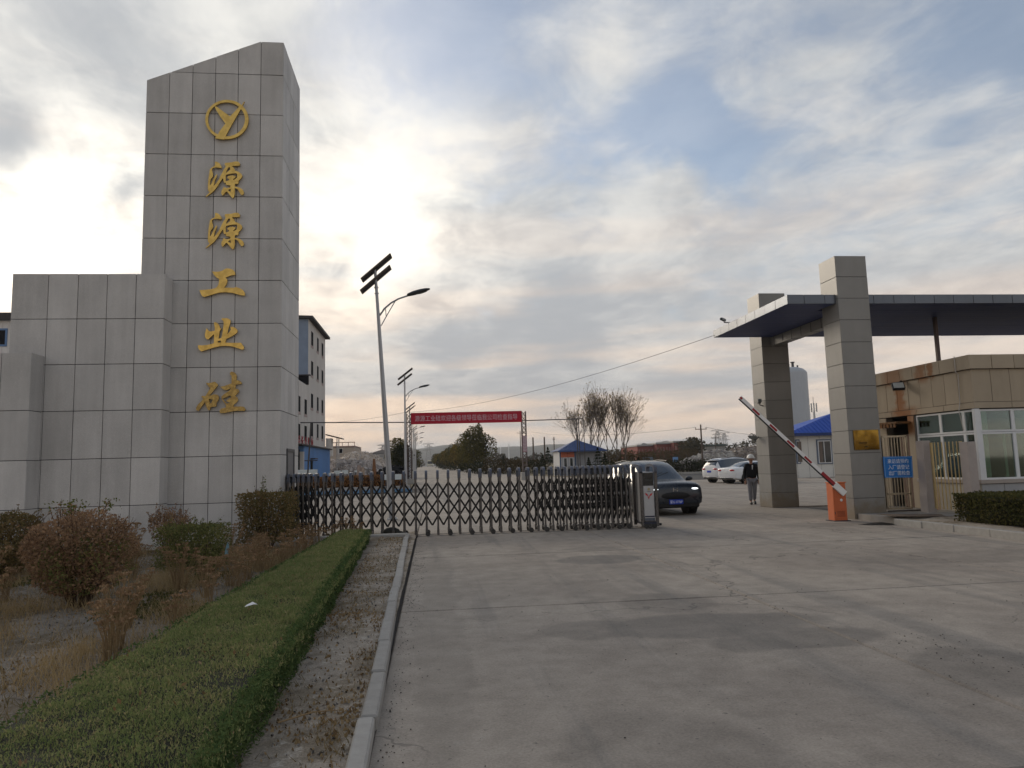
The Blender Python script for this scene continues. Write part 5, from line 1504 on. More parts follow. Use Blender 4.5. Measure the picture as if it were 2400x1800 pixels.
suv = car('parked_suv', 'slate blue crossover with lit headlamps driving out beside the gate head', 'car', (7.10, 23.67, 0), R_(-90 + 4), SUV, paint('slate_blue_paint', (.018, .024, .034)), (-1.95, 1.05), (.36, 1.27), (-2.2, -1.8))
suv.name = 'crossover_car'; ORG['crossover_car'] = Vector((7.10, 23.67, 0))
lm(suv, 'grille', TRIM, MB().ell((2.25, 0, .595), (.06, .54, .125), 24, 8), True)
lm(suv, 'lower_bumper', TRIM, MB().cbox(2.05, 2.295, -.76, .76, .23, .40, .04))
for sd in (-1, 1):
    hl = lm(suv, 'headlight', TRIM, MB().ell((2.17, sd * .68, .80), (.11, .19, .055), 14, 6, None), True)
    MB().ell((2.235, sd * .64, .795), (.065, .12, .028), 12, 6).build('lamp', LAMPW, hl, smooth=True, local=True)
    lm(suv, 'air_intake', TRIM, MB().cbox(2.08, 2.245, sd * .74 - .07, sd * .74 + .07, .40, .62, .03))
    lm(suv, 'fog_trim', CHROME, MB().cbox(2.235, 2.262, sd * .70 - .09, sd * .70 + .09, .385, .41, .005))
    mi = lm(suv, 'mirror', MATS['slate_blue_paint'], MB().ell((.98, sd * 1.03, 1.07), (.09, .12, .075), 12, 7), True)
    MB().box(.92, 1.0, sd * .96 - .06, sd * .96 + .06, 1.0, 1.035).build('mirror_foot', TRIM, mi, local=True)
    lm(suv, 'roof_rail', TRIM, MB().tube([(-1.5, sd * .60, 1.62), (-.6, sd * .63, 1.68), (.2, sd * .62, 1.645)], .02, 6))
em_ = lm(suv, 'emblem', CHROME, MB().box(2.245, 2.275, -.075, .075, .765, .778).box(2.245, 2.275, -.075, -.05, .71, .83).box(2.245, 2.275, .05, .075, .71, .83))
pb = lm(suv, 'number_plate', mat('plate_blue', (.012, .05, .42), .4), MB().cbox(2.295, 2.312, -.22, .22, .345, .485, .004))
PM = Matrix(((0, 0, 1, 2.313), (1, 0, 0, 0), (0, 1, 0, .415), (0, 0, 0, 1)))
text('lettering', '蒙G·3776P', .11, mat('plate_white', (.78, .8, .82), .5), pb, PM, .001, local=True, fit=(.39, .095))
for sd in (-1, 1): lm(suv, 'wiper', TRIM, MB().bar((1.23, sd * .1 - .35, 1.125), (1.02, sd * .1 + .2, 1.285), .015))
SED = [(-2.38, .52, .78, .80, .66, .55), (-2.33, .36, .98, 1.02, .80, .62), (-2.20, .30, 1.02, 1.07, .87, .66), (-1.75, .25, 1.02, 1.12, .90, .66), (-1.30, .23, 1.01, 1.27, .905, .62), (-.85, .22, 1.0, 1.41, .905, .58), (-.2, .21, .98, 1.47, .905, .58), (.3, .21, .96, 1.44, .905, .58),
       (.8, .21, .95, 1.24, .905, .63), (1.15, .22, .93, 1.04, .905, .72), (1.35, .22, .90, .97, .90, .75), (1.9, .23, .82, .88, .88, .70), (2.2, .26, .70, .76, .83, .6), (2.35, .36, .56, .58, .70, .48)]
sed = car('white_sedan', 'white sedan seen from behind, parked beside the man in the hard hat', 'car', (21.55, 47.3, 0), R_(17), SED, WPAINT, (-1.45, .95), (.36, 1.2), (-1.72, -.82), archm=WPAINT)
WSUV = [(a, b, c + .02, d + .09, w, wr) for a, b, c, d, w, wr in SUV]
ws = car('white_suv', 'white sport utility vehicle parked beyond the white sedan, rear window facing us', 'car', (21.65, 50.6, 0), R_(17), WSUV, WPAINT, (-1.95, 1.05), (.36, 1.27), (-2.2, -1.8), archm=TRIM)
for c_, zt_, zl_, xr in ((sed, .90, .78, -2.34), (ws, .97, .80, -2.24)):
    for sd in (-1, 1):
        lm(c_, 'tail_light', TAILR, MB().ell((xr + .015, sd * .60, zt_), (.085, .24, .07), 14, 6), True)
        lm(c_, 'mirror', WPAINT, MB().ell((.95, sd * 1.0, 1.02), (.08, .11, .07), 10, 6), True)
    lm(c_, 'number_plate', MATS['plate_blue'] if c_ is ws else WHITE, MB().cbox(xr - .055, xr - .03, -.22, .22, zl_ - .07, zl_ + .07, .004))
    lm(c_, 'rear_bumper', TRIM, MB().cbox(xr - .02, xr + .2, -.70, .70, .30, .42, .03))
    lm(c_, 'exhaust_trim', CHROME, MB().cbox(xr - .035, xr + .05, -.55, .55, .40, .425, .005))
lm(ws, 'light_bar', TAILR, MB().cbox(-2.255, -2.2, -.6, .6, .955, .985, .005))
lm(ws, 'spoiler', WPAINT, MB().cbox(-2.12, -1.7, -.56, .56, 1.56, 1.60, .015))
for sd in (-1, 1): lm(ws, 'roof_rail', TRIM, MB().tube([(-1.6, sd * .58, 1.70), (-.6, sd * .61, 1.78), (.3, sd * .60, 1.72)], .02, 6))
bx, by = 0.0, 330.0
bx = pix(1008, 1085, 330).x
bus = thing('bus', 'cream coloured bus far off on the road', 'bus', (bx, by, tz(0, by)))
z = tz(0, by)
MB().cbox(bx - 1.2, bx + 1.2, by, by + 8, z + .35, z + 2.95, .18).build('body', mat('cream_bus_paint', (.55, .53, .43), .4), bus)
MB().cbox(bx - 1.05, bx + 1.05, by - .02, by + .02, z + 1.15, z + 2.35, .01).build('windscreen', CARGLASS, bus)
for sd in (-1, 1):
    MB().lathe([(.3, -.12), (.48, -.12), (.48, .12), (.3, .12)], (bx + sd * 1.0, by + 1.4, z + .48), 14, Matrix.Rotation(R_(90), 3, 'Y')).build('wheel', TYRE, bus)
    MB().cbox(bx + sd * .85 - .15, bx + sd * .85 + .15, by - .03, by + .01, z + .7, z + .9, .01).build('headlight', WHITE, bus)
    MB().cbox(bx + sd * 1.32 - .08, bx + sd * 1.32 + .08, by - .2, by - .1, z + 1.7, z + 2.1, .02).build('mirror', TRIM, bus)
v_ = pix(1019, 1088, 345)
vt = thing('white_van', 'small white vehicle far off behind the bus', 'van', (v_.x, 345, tz(0, 345)))
zz = tz(0, 345)
MB().cbox(v_.x - .9, v_.x + .9, 345, 349, zz + .3, zz + 1.9, .15).build('body', WPAINT, vt); MB().cbox(v_.x - .75, v_.x + .75, 344.98, 345.02, zz + 1.15, zz + 1.7, .01).build('windscreen', CARGLASS, vt)

# ================================================================== PERSON
man = thing('person', 'person in white hard hat, black jacket and grey trousers walking beside the farther column', 'person', (11.47, 25.35, 0), rz=R_(-14))
SKIN = mat('skin', (.36, .20, .14), .6, var=.05)
def joint(nm, V, E, Rr, m, parent=man, sub=2):
    o = bpy.data.objects.new(nm, skin_mesh(nm, V, E, Rr, sub)); o.data.materials.append(m); COL.objects.link(o); o.parent = parent
    return o
BV = [(0, 0, .95), (0, 0, 1.10), (0, .01, 1.28), (0, .01, 1.41), (0, -.005, 1.49), (0, -.02, 1.555), (0, -.025, 1.62), (0, -.015, 1.685),
      (-.17, .01, 1.38), (-.235, .03, 1.12), (-.245, -.04, .88), (.17, .01, 1.38), (.225, .03, 1.12), (.235, -.02, .88),
      (-.085, 0, .90), (-.09, -.06, .50), (-.085, -.02, .10), (-.09, -.15, .045), (.085, 0, .90), (.075, .03, .50), (.07, .16, .13), (.075, .05, .06)]
BE = [(0, 1), (1, 2), (2, 3), (3, 4), (4, 5), (5, 6), (6, 7), (2, 8), (8, 9), (9, 10), (2, 11), (11, 12), (12, 13), (0, 14), (14, 15), (15, 16), (16, 17), (0, 18), (18, 19), (19, 20), (20, 21)]
BR = [.12, .115, .13, .065, .052, .070, .088, .070, .055, .038, .026, .055, .038, .026, .078, .052, .036, .03, .078, .052, .036, .03]
body_ = joint('body', BV, BE, BR, SKIN)
joint('jacket', [(0, 0, .90), (0, 0, 1.08), (0, .012, 1.27), (0, .012, 1.43), (-.18, .01, 1.39), (-.245, .032, 1.13), (-.25, -.035, .90), (.18, .01, 1.39), (.235, .032, 1.13), (.24, -.015, .90)],
      [(0, 1), (1, 2), (2, 3), (2, 4), (4, 5), (5, 6), (2, 7), (7, 8), (8, 9)], [(.20, .14), (.19, .135), (.19, .14), .085, .085, .062, .052, .085, .062, .052], mat('black_jacket', (.010, .010, .012), .85, var=.2))
joint('trousers', [(0, 0, .93), (-.09, 0, .86), (-.092, -.06, .50), (-.087, -.02, .12), (.09, 0, .86), (.077, .03, .50), (.072, .155, .15)], [(0, 1), (1, 2), (2, 3), (0, 4), (4, 5), (5, 6)], [(.15, .12), .105, .082, .066, .105, .082, .066], mat('grey_trousers', (.20, .20, .22), .85, var=.12))
for sx, y, z, tilt in ((-.09, -.10, .05, 0), (.075, .10, .07, 25)):
    M = Euler((R_(tilt), 0, 0)).to_matrix()
    MB().ell((sx, y, z), (.052, .14, .05), 14, 8, M).build('shoe', mat('black_shoe', (.012, .011, .011), .5), man, smooth=True, local=True)
HAT = mat('white_hard_hat', (.72, .71, .68), .35)
hat = MB().ell((0, -.018, 1.665), (.135, .155, .14), 22, 7, None, 0, 90).build('hard_hat', HAT, man, smooth=True, local=True)
MB().lathe([(.12, 0), (.155, -.012), (.155, -.002), (.12, .015)], (0, -.035, 1.667), 22).build('brim', HAT, hat, local=True)
MB().box(-.008, .008, -.16, .10, 1.765, 1.80).build('ridge', HAT, hat, local=True)
for sx in (-1, 1):
    MB().ell((sx * .034, -.104, 1.635), (.013, .008, .008), 8, 6).build('eye', mat('dark_eye', (.02, .015, .012), .3), man, local=True)
    MB().ell((sx * .094, -.015, 1.615), (.014, .025, .034), 8, 6).build('ear', SKIN, man, smooth=True, local=True)
MB().ell((0, -.118, 1.61), (.014, .022, .024), 8, 6).build('nose', SKIN, man, smooth=True, local=True)
MB().ell((0, -.103, 1.575), (.026, .008, .007), 8, 6).build('mouth', mat('lips', (.24, .10, .085), .5), man, local=True)
MB().prism([(.0, -.135, 1.40), (.045, -.135, 1.42), (.02, -.152, 1.26), (0, -.152, 1.24)], (0, -.006, 0)).build('shirt', mat('white_shirt', (.62, .62, .64), .8), man, local=True)
for sx, wr_ in ((-1, (-.25, -.035, .87)), (1, (.24, -.015, .87))):
    w = Vector(wr_)
    V = [w, w + Vector((0, -.012, -.055))]; E = [(0, 1)]; Rr = [.026, (.036, .02)]
    for k, (dx, ln) in enumerate(((-.028, .072), (-.010, .082), (.010, .078), (.026, .062))):
        b = len(V); V += [w + Vector((dx * .8, -.016, -.088)), w + Vector((dx, -.030, -.088 - ln * .55)), w + Vector((dx, -.050, -.088 - ln * .9))]
        E += [(1, b), (b, b + 1), (b + 1, b + 2)]; Rr += [.0105, .0095, .008]
    b = len(V); V += [w + Vector((-sx * .034, -.03, -.045)), w + Vector((-sx * .040, -.048, -.085))]; E += [(0, b), (b, b + 1)]; Rr += [.012, .009]
    joint('hand', V, E, Rr, SKIN, sub=1)

# ================================================================== BEYOND THE YARD
def grnd(px, py):                 # where the ray through (px, py) meets the land
    d = CAM_R @ Vector(((px - 1200) / FPX, -(py - 900) / FPX, -1.0))
    o = Vector((0, 0, CAM_H)); s = 1.0
    while s < 6000:
        q = o + d * s
        if q.z <= tz(q.x, q.y): return q
        s *= 1.004
    return q
# ---- hills
def hills(name, prof, Y, depth, m):
    V, F = [], []
    n = 120
    xs = np.array([pix(p[0], 1090, Y).x for p in prof]); zs = np.array([pix(p[0], p[1], Y).z for p in prof])
    for j in range(9):
        f = j / 8.0
        for i in range(n + 1):
            x = xs[0] + (xs[-1] - xs[0]) * i / n
            z = float(np.interp(x, xs, zs)) + 5 * mnoise.noise((x * .004, j * .5, 1)) + 2.2 * mnoise.noise((x * .02, j, 4))
            h = math.sin(min(f * 1.35, 1) * math.pi / 2) if f < .75 else math.sin((1 - f) / .25 * math.pi / 2) * .5 + .5 * (1 - f) / .25
            V.append((x * (1 + .0 * f), Y - depth * .75 + depth * f * 1.0, tz(0, Y) - 6 + (z - tz(0, Y) + 6) * max(h, 0)))
    for j in range(8):
        for i in range(n):
            a = j * (n + 1) + i
            F.append((a, a + 1, a + n + 2, a + n + 1))
    o = MB().raw(V, F).build(name, m, smooth=True)
    tag(o, kind='structure')
HILLM = mat('bare_hillside', (.13, .115, .085), .95, c2=(.10, .095, .065), scale=.01, spec=.1)
hills('hills', [(-1400, 1085), (-300, 1078), (300, 1072), (700, 1066), (880, 1061), (960, 1055), (977, 1051), (1013, 1050), (1030, 1045), (1053, 1043), (1100, 1046), (1153, 1049), (1200, 1046), (1218, 1044), (1258, 1047), (1280, 1041), (1300, 1039), (1330, 1041), (1380, 1050), (1450, 1056), (1600, 1058), (1800, 1054), (2100, 1050), (2600, 1046), (3400, 1050)], 2700, 700, HILLM)

# ---- white factory block at the left
WHT = mat('stained_white_sheet', (.62, .595, .57), .7, var=.10, scale=.5, vscale=.25, bump=.0)
BLUSH = mat('blue_grey_sheet', (.20, .25, .33), .6, var=.10, scale=1.2)
DARKW = mat('dark_opening', (.014, .014, .016), .9, var=.2, spec=.08)
fb = thing('factory_block', 'tall stained white factory block with small dark windows behind the sign tower', 'factory', (-25, 78, 0))
FX = -13.23
w = MB().box(-48, FX, 66, 80, 0, 10.75).box(-48, FX, 80.001, 92.5, 0, 18.15)
w.build('wall', WHT, fb)
rf = MB().prism([(-48.4, 79.5, 18.15), (FX + .55, 79.5, 18.15), (FX + .55, 79.5, 18.42), (-30, 79.5, 18.9), (-48.4, 79.5, 18.9)], (0, 13.5, 0))
rf.build('roof', mat('dark_roof_sheet', (.05, .045, .045), .7, var=.2), fb)
# ribs of the sheet cladding
rb = MB()
for i in range(30): rb.box(FX + .002, FX + .045, 66.3 + i * .88, 66.38 + i * .88, 4.1, 10.7 if 66.3 + i * .88 < 80 else 18.1)
for i in range(56): rb.box(-47.6 + i * .62, -47.52 + i * .62, 79.95, 79.998, 10.8, 18.1)
tag(rb.build('cladding_rib', WHT, fb), kind='stuff')
cl = MB().box(FX - 1.6, FX - .02, 79.93, 79.992, 11.9, 18.1); cl.build('blue_cladding', BLUSH, fb)
MB().box(FX - 1.7, FX + .06, 79.80, 79.96, 10.9, 11.85).build('loading_opening', DARKW, fb)
MB().box(FX - 1.8, FX + .3, 79.4, 79.95, 11.86, 11.96).build('opening_lintel', MATS['dark_roof_sheet'], fb)
def small_window(x, y, z, w_, h):
    a = MB().box(x - .01, x + .06, y - w_ / 2 - .16, y + w_ / 2 + .16, z - h / 2 - .28, z - h / 2 - .02).build('window', mat('pale_window_sill', (.40, .32, .30), .8) if 'pale_window_sill' not in MATS else MATS['pale_window_sill'], fb)
    MB().box(x - .01, x + .055, y - w_ / 2, y + w_ / 2, z - h / 2, z + h / 2).build('pane', DARKW, a)
for yy in (82.4, 86.3, 90.0):
    for zz in (16.35, 13.0, 9.35, 6.2): small_window(FX, yy, zz, 1.15, 1.55)
for yy in (74.5, 78.3):
    for zz in (8.35, 5.55): small_window(FX, yy, zz, 1.15, 1.55)
fw = MB().box(-46.0, -43.9, 79.9, 79.99, 15.4, 17.3).build('window', mat('blue_window_frame', (.11, .19, .34), .5), fb)
MB().box(-45.8, -44.1, 79.88, 79.9, 15.6, 17.1).build('pane', DARKW, fw)
wl_ = mat('red_wall_lettering', (.36, .05, .06), .6)
for i, ch in enumerate('丰丰长长四包'):
    text('lettering', ch, 1.0, wl_, fb, T(FX + .06, 72.3 + i * 2.0, 4.72) @ Matrix.Rotation(R_(90), 4, 'Z') @ FRONT, .03, fit=(1.35, .95))
an = thing('blue_annex', 'low blue sheet metal annex at the foot of the white factory block', 'annex', (-12.5, 75, 0))
BSH = mat('bright_blue_sheet', (.14, .28, .54), .55, var=.10, scale=.8, vscale=.3)
AX = -11.75
MB().box(FX + .02, AX, 68.8, 86, 0, 3.95).build('wall', BSH, an)
MB().box(FX + .05, AX + .25, 66.5, 86.3, 3.95, 4.08).build('roof', MATS['dark_roof_sheet'], an)
mb = MB()
for i in range(24): mb.box(AX, AX + .05, 69.2 + i * .7, 69.3 + i * .7, 0, 3.93)
tag(mb.build('sheet_rib', BSH, an), kind='stuff')
MB().box(FX + .02, AX + .04, 68.5, 68.79, 0, 3.4).build('white_pilaster', WHT, an)
MB().box(AX - .02, AX + .06, 72.4, 73.5, 0, 2.6).build('doorway', DARKW, an)
MB().box(AX, AX + .5, 72.1, 73.8, 2.75, 2.85).build('door_canopy', MATS['dark_roof_sheet'], an)
MB().box(FX + .03, AX - .3, 66.6, 68.4, 0, 3.6).build('dark_passage', DARKW, an)
rl = thing('stair_shelter', 'narrow sloped roof shelter standing behind the right corner of the white factory block', 'shelter', (-12.4, 93.5, 4))
mb = MB()
for x in (-13.1, -11.8):
    for y in (92.7, 94.5): mb.tube([(x, y, 0), (x, y, 5.6)], .06, 6)
mb.build('frame', GALV, rl); MB().prism([(-13.2, 92.6, 6.0), (-11.2, 92.6, 5.45), (-11.2, 92.6, 5.6), (-13.2, 92.6, 6.15)], (0, 2.2, 0)).build('roof', MATS['dark_roof_sheet'], rl)
MB().box(-13.15, -12.5, 92.75, 94.4, 3.4, 5.6).build('wall', WHT, rl)
dp = thing('steel_pole', 'slim dark pole standing in front of the blue annex', 'pole', (pix(723, 1110, 58).x, 58, 0))
a, b = pix(721, 1115, 58), pix(729, 992, 58)
MB().tube([a, b], .06, 7).build('shaft', PIPE, dp); MB().tube([b + Vector((-.5, 0, -2.9)), b + Vector((.5, 0, -2.9))], .04, 6).build('crossarm', PIPE, dp)

# ---- planter with dead hedge, white boards and stones, left of the road behind the gate
plt = thing('planter', 'blue edged planter with a dead brown hedge behind the gate', 'planter', (-5.5, 54, 0))
MB().cbox(-11.5, -1.45, 51.2, 51.55, 0, .22, .03).build('kerb_edge', mat('blue_kerb_paint', (.12, .24, .40), .7, var=.25, scale=2), plt)
MB().cbox(-11.5, -1.6, 51.56, 51.9, 0, .42, .03).build('coping', KERBM, plt)
MB().box(-11.5, -1.7, 51.9, 58, 0, .36).build('soil', SOIL, plt)
P = np.stack([-11.3 + 9.4 * NR.random(9000), 52.1 + 2.2 * NR.random(9000) ** 2, .36 + .86 * NR.random(9000)], 1)
DEAD = leafmat('dead_brown_hedge', [(.16, .078, .034), (.26, .132, .056), (.35, .19, .085)], .2, .9)
leaves('dead_hedge', P, .12, DEAD, plt, aspect=.6)
MB().box(-11.2, -2.0, 52.4, 54, .3, 1.05).build('hedge_core', mat('dark_brown_growth', (.05, .028, .016), .95, var=.3), plt)
for (xa, ya, xb, yb, dep, nm) in ((694, 1100, 744, 1114, 60, 0), (770, 1108, 781, 1115, 60, 0), (783, 1103, 799, 1112, 60, 0), (801, 1102, 816, 1111, 60, 0), (831, 1102, 841, 1107, 60, 0), (901, 1111, 941, 1125, 51.0, 1)):
    A, B_ = pix(xa, yb, dep), pix(xb, ya, dep)
    bd_ = thing('white_board', ('large white board at the right end of the dead hedge, behind the leaning lamp' if nm else 'white board behind the dead brown hedge, %s from the left' % ORD[('694','770','783','801','831').index(str(xa))]), 'board', ((A.x + B_.x) / 2, dep, 0), 'white boards in the planter')
    MB().cbox(A.x, B_.x, dep, dep + .05, A.z, B_.z, .01).build('face', mat('pale_blue_white', (.58, .63, .64), .6) if 'pale_blue_white' not in MATS else MATS['pale_blue_white'], bd_)
    mb = MB()
    for x in (A.x + .1, B_.x - .1): mb.bar((x, dep + .08, 0), (x, dep + .08, A.z + .1), .06)
    mb.build('leg', STEELD, bd_)
for xa, ya, h, w_, c, lb in ((850, 1120, 1.0, .35, 'a', 'pale upright stone in the dead hedge'), (877, 1108, 1.25, .30, 'b', 'tall brown upright stone in the dead hedge'), (842, 1112, .9, .4, 'c', 'broad pinkish standing stone beside the pale one in the dead hedge')):
    p = pix(xa, ya, 53.2)
    st_ = MB()
    n = 7
    prof = [(w_ * (.5 - .22 * (i / 5) ** 2 + .05 * rnd.random()), p.z - .6 + (h + .35) * i / 5) for i in range(6)]
    st_.lathe(prof, (p.x, 53.2, 0), 7)
    o = st_.build('standing_stone', mat('stone_' + c, {'a': (.40, .31, .24), 'b': (.20, .10, .05), 'c': (.34, .27, .23)}[c], .9, var=.2))
    tag(o, lb, 'stone')

# ---- heaps of broken stone
STN = mat('broken_stone', (.33, .30, .28), .9, c2=(.20, .18, .17), scale=1.6, bump=.5, bscale=3)
def heap(name, label, prof, Y, depth, m, rocks=260, rs=.35, mate=None):
    """ridge whose skyline follows prof [(px, py)], with loose blocks over it"""
    A = [pix(p[0], p[1], Y) for p in prof]
    xs, zs = np.array([a.x for a in A]), np.array([a.z for a in A])
    B = thing(name, label, 'stone heap', (float(xs.mean()), Y, tz(0, Y)))
    n, k = 56, 12
    V, F = [], []
    hz_ = lambda x, f: (float(np.interp(x, xs, zs)) - tz(x, Y)) * math.sin(math.pi * min(max(f, 0), 1)) ** .8
    for j in range(k + 1):
        f = j / k
        for i in range(n + 1):
            x = xs[0] + (xs[-1] - xs[0]) * i / n
            V.append((x, Y + depth * (f - .5), tz(x, Y) - .1 + hz_(x, f) * (1 + .10 * mnoise.noise((x * .9, j * .7, 2)) + .06 * mnoise.noise((x * 2.4, j * 1.4, 7)))))
    for j in range(k):
        for i in range(n):
            a = j * (n + 1) + i; F.append((a, a + 1, a + n + 2, a + n + 1))
    MB().raw(V, F).build('mound', m, B)
    mb = MB()
    for i in range(rocks):
        x = xs[0] + (xs[-1] - xs[0]) * rnd.random(); f = .5 * rnd.random() + .02
        s = rs * (.35 + .9 * rnd.random() ** 2)
        mb.box(-s, s, -s * .8, s * .8, -s * .6, s * .6, T(x, Y + depth * (f - .5), tz(x, Y) + hz_(x, f)) @ Euler((rnd.random() * 6, rnd.random() * 6, rnd.random() * 6)).to_matrix().to_4x4())
    tag(mb.build('loose_stones', mate or m, B), kind='stuff')
    return B
heap('gravel_heap', 'large conical heap of pale crushed stone beside the white factory block', [(764, 1092), (785, 1080), (815, 1063), (840, 1058), (862, 1060), (890, 1072), (912, 1088), (930, 1100)], 112, 12, mat('pale_crushed_stone', (.55, .49, .43), .9, c2=(.44, .39, .34), scale=2.2, bump=.4, bscale=4), 500, .16)
heap('stone_bank', 'long low bank of broken grey stone in front of the pale heap', [(752, 1084), (775, 1081), (800, 1080), (840, 1081), (870, 1082), (885, 1092), (905, 1104)], 96, 5, mat('pinkish_broken_stone', (.36, .33, .31), .9, c2=(.48, .44, .41), scale=1.2, bump=.4, bscale=3), 900, .22, mat('broken_stone_blocks', (.52, .47, .44), .9, c2=(.28, .26, .25), scale=.9))
heap('dark_heap', 'black heap of dark material behind the leaning lamp pole', [(882, 1105), (900, 1097), (918, 1091), (940, 1092), (965, 1100)], 84, 5, mat('black_coal', (.012, .011, .012), .9), 120, .12)
heap('rubble_heap', 'long heap of broken whitish rubble beyond the parked cars', [(1575, 1092), (1600, 1082), (1625, 1074), (1650, 1062), (1672, 1057), (1690, 1059), (1710, 1062)], 118, 7, STN, 900, .30, mat('white_rubble', (.46, .43, .39), .9, c2=(.20, .18, .17), scale=1.1))
heap('rubble_heap', 'brownish rubble heap behind the white cars next to the farther column', [(1700, 1064), (1725, 1053), (1760, 1050), (1800, 1049), (1840, 1052), (1880, 1062)], 130, 8, STN, 700, .32, mat('brown_rubble', (.36, .31, .26), .9, c2=(.19, .16, .14), scale=1.1))

# ---- buildings further off
def at_box(mb, xa, ya, xb, Y, depth, z0=None):
    A, B_ = pix(xa, ya, Y), pix(xb, ya, Y)
    zz = min(tz(A.x, Y), tz(B_.x, Y)) - .5 if z0 is None else z0
    mb.box(A.x, B_.x, Y, Y + depth, zz, (A.z + B_.z) / 2)
    return A, B_
cb = thing('cream_building', 'flat roofed cream building with a roof railing behind the stone heap', 'building', (-18.5, 160, 0))
CRM = mat('cream_render', (.42, .355, .30), .85, var=.06)
mb = MB(); A, B_ = at_box(mb, 760, 1049, 832, 160, 14); mb.build('wall', CRM, cb)
mb = MB().box(A.x, B_.x, 159.9, 174.2, A.z, A.z + .25).build('roof_slab', mat('pinkish_coping', (.34, .24, .21), .8), cb)
mb = MB()
for i in range(5): x = A.x + 1.2 + (B_.x - A.x - 1.3) * i / 4; mb.bar((x, 160, A.z + .2), (x, 160, A.z + 1.0), .12)
mb.bar((A.x + 1.1, 160, A.z + 1.0), (B_.x, 160, A.z + 1.0), .16); mb.build('railing', MATS['pinkish_coping'], cb)
wz = pix(798, 1057, 160)
wn = MB().box(wz.x - .5, wz.x + .5, 159.9, 160.02, wz.z - .55, wz.z + .55).build('window', WHITE, cb); MB().box(wz.x - .42, wz.x + .42, 159.87, 159.9, wz.z - .47, wz.z + .47).build('pane', DARKW, cb)
st2 = thing('storage_shed', 'low grey shed behind the pale heap beside the lamp pole', 'shed', (-9, 190, 0))
mb = MB(); A, B_ = at_box(mb, 868, 1063, 925, 190, 10); mb.build('wall', mat('grey_shed', (.30, .29, .28), .8), st2); MB().prism([(A.x - .3, 190, A.z), (B_.x + .3, 190, A.z), ((A.x + B_.x) / 2, 190, A.z + 1.0)], (0, 10, 0)).build('roof', mat('grey_shed_roof', (.22, .21, .21), .8), st2)

ki = thing('kiosk', 'white kiosk with a blue hipped roof and orange banner over its window', 'kiosk', (21, 100, 0))
Yk = 98.0
a, b = pix(1312, 1055, Yk), pix(1347, 1055, Yk); c = pix(1418, 1055, Yk)
MB().box(a.x, b.x, Yk, Yk + 5.5, 0, a.z).build('wall', mat('white_sheet', (.40, .41, .43), .6, var=.06), ki)
MB().box(b.x + .001, c.x - .4, Yk + .6, Yk + 5.5, 0, a.z).build('wall', mat('greyish_sheet', (.30, .31, .33), .6, var=.06), ki)
e0, e1 = a.x - .40, c.x + .1; rz_ = pix(1372, 1031, Yk + 2).z
Vv = [(e0, Yk - .8, a.z - .12), (e1, Yk - .8, a.z - .12), (e1, Yk + 6.2, a.z - .12), (e0, Yk + 6.2, a.z - .12), (e0 + 3.1, Yk + 2.7, rz_), (e1 - 3.3, Yk + 2.7, rz_)]
RB = mat('blue_roof_sheet', (.045, .080, .20), .6, var=.12)
MB().raw(Vv, [(0, 1, 5, 4), (1, 2, 5), (2, 3, 4, 5), (3, 0, 4), (3, 2, 1, 0)]).build('roof', RB, ki)
rbm = MB()
for i in range(int((e1 - e0) / .4)):
    x = e0 + .2 + i * .4
    f = min(1.0, (x - e0) / 3.1, (e1 - x) / 3.3)
    if f > .05: rbm.bar((x, Yk - .8, a.z - .10), (x, Yk - .8 + 3.5 * f, a.z - .10 + (rz_ - a.z + .12) * f), .05, .07)
tag(rbm.build('roof_rib', RB, ki), kind='stuff')
MB().box(e0, e1, Yk - .83, Yk - .78, a.z - .28, a.z - .10).build('fascia', RB, ki)
ob = MB().box(a.x + .1, b.x - .1, Yk - .06, Yk - .01, a.z - 1.0, a.z - .1).build('banner', mat('orange_banner', (.50, .15, .085), .7, var=.15), ki)
MB().box((a.x + b.x) / 2 - .02, (a.x + b.x) / 2 + .02, Yk - .065, Yk - .06, a.z - 1.0, a.z - .1).build('seam', mat('banner_seam', (.22, .06, .04), .7), ob)
for f in (.22, .62):
    x = a.x + (b.x - a.x) * f
    wn = MB().box(x, x + .52, Yk - .05, Yk - .01, a.z - 2.35, a.z - 1.05).build('window', WHITE, ki); MB().box(x + .07, x + .45, Yk - .07, Yk - .05, a.z - 2.28, a.z - 1.12).build('pane', GLASSD, wn)
for x in (a.x, b.x): MB().box(x - .06, x + .10, Yk - .03, Yk + .1, 0, a.z - .13).build('corner_post', mat('blue_post', (.05, .09, .17), .5), ki)

br = thing('blue_roofed_hall', 'long white hall with bright blue hipped roof seen between the two columns', 'hall', (34, 57, 0))
Yb = 55.5
x0 = pix(1850, 1060, Yb).x; zE = pix(1900, 1016, Yb).z
MB().box(x0, 46, Yb, Yb + 4.6, 0, zE).build('wall', mat('white_sandwich_sheet', (.62, .61, .57), .6, var=.04), br)
rr = 4.7
RBL = mat('cobalt_roof_sheet', (.028, .085, .40), .5, var=.06)
MB().raw([(x0 - .4, Yb - .5, zE), (46.4, Yb - .5, zE), (46.4, Yb + 5.1, zE), (x0 - .4, Yb + 5.1, zE), (x0 + 5.2, Yb + 2.3, zE + 1.75), (42, Yb + 2.3, zE + 1.75)], [(0, 1, 5, 4), (1, 2, 5), (2, 3, 4, 5), (3, 0, 4), (3, 2, 1, 0)]).build('roof', RBL, br)
rbm = MB()
for i in range(46):
    x = x0 - .2 + i * .36
    f = min(1.0, (x - x0 + .4) / 5.6, (46.4 - x) / 4.4)
    if f > .05: rbm.bar((x, Yb - .5, zE + .02), (x, Yb - .5 + 2.8 * f, zE + .02 + 1.75 * f), .035, .05)
tag(rbm.build('roof_rib', RBL, br), kind='stuff')
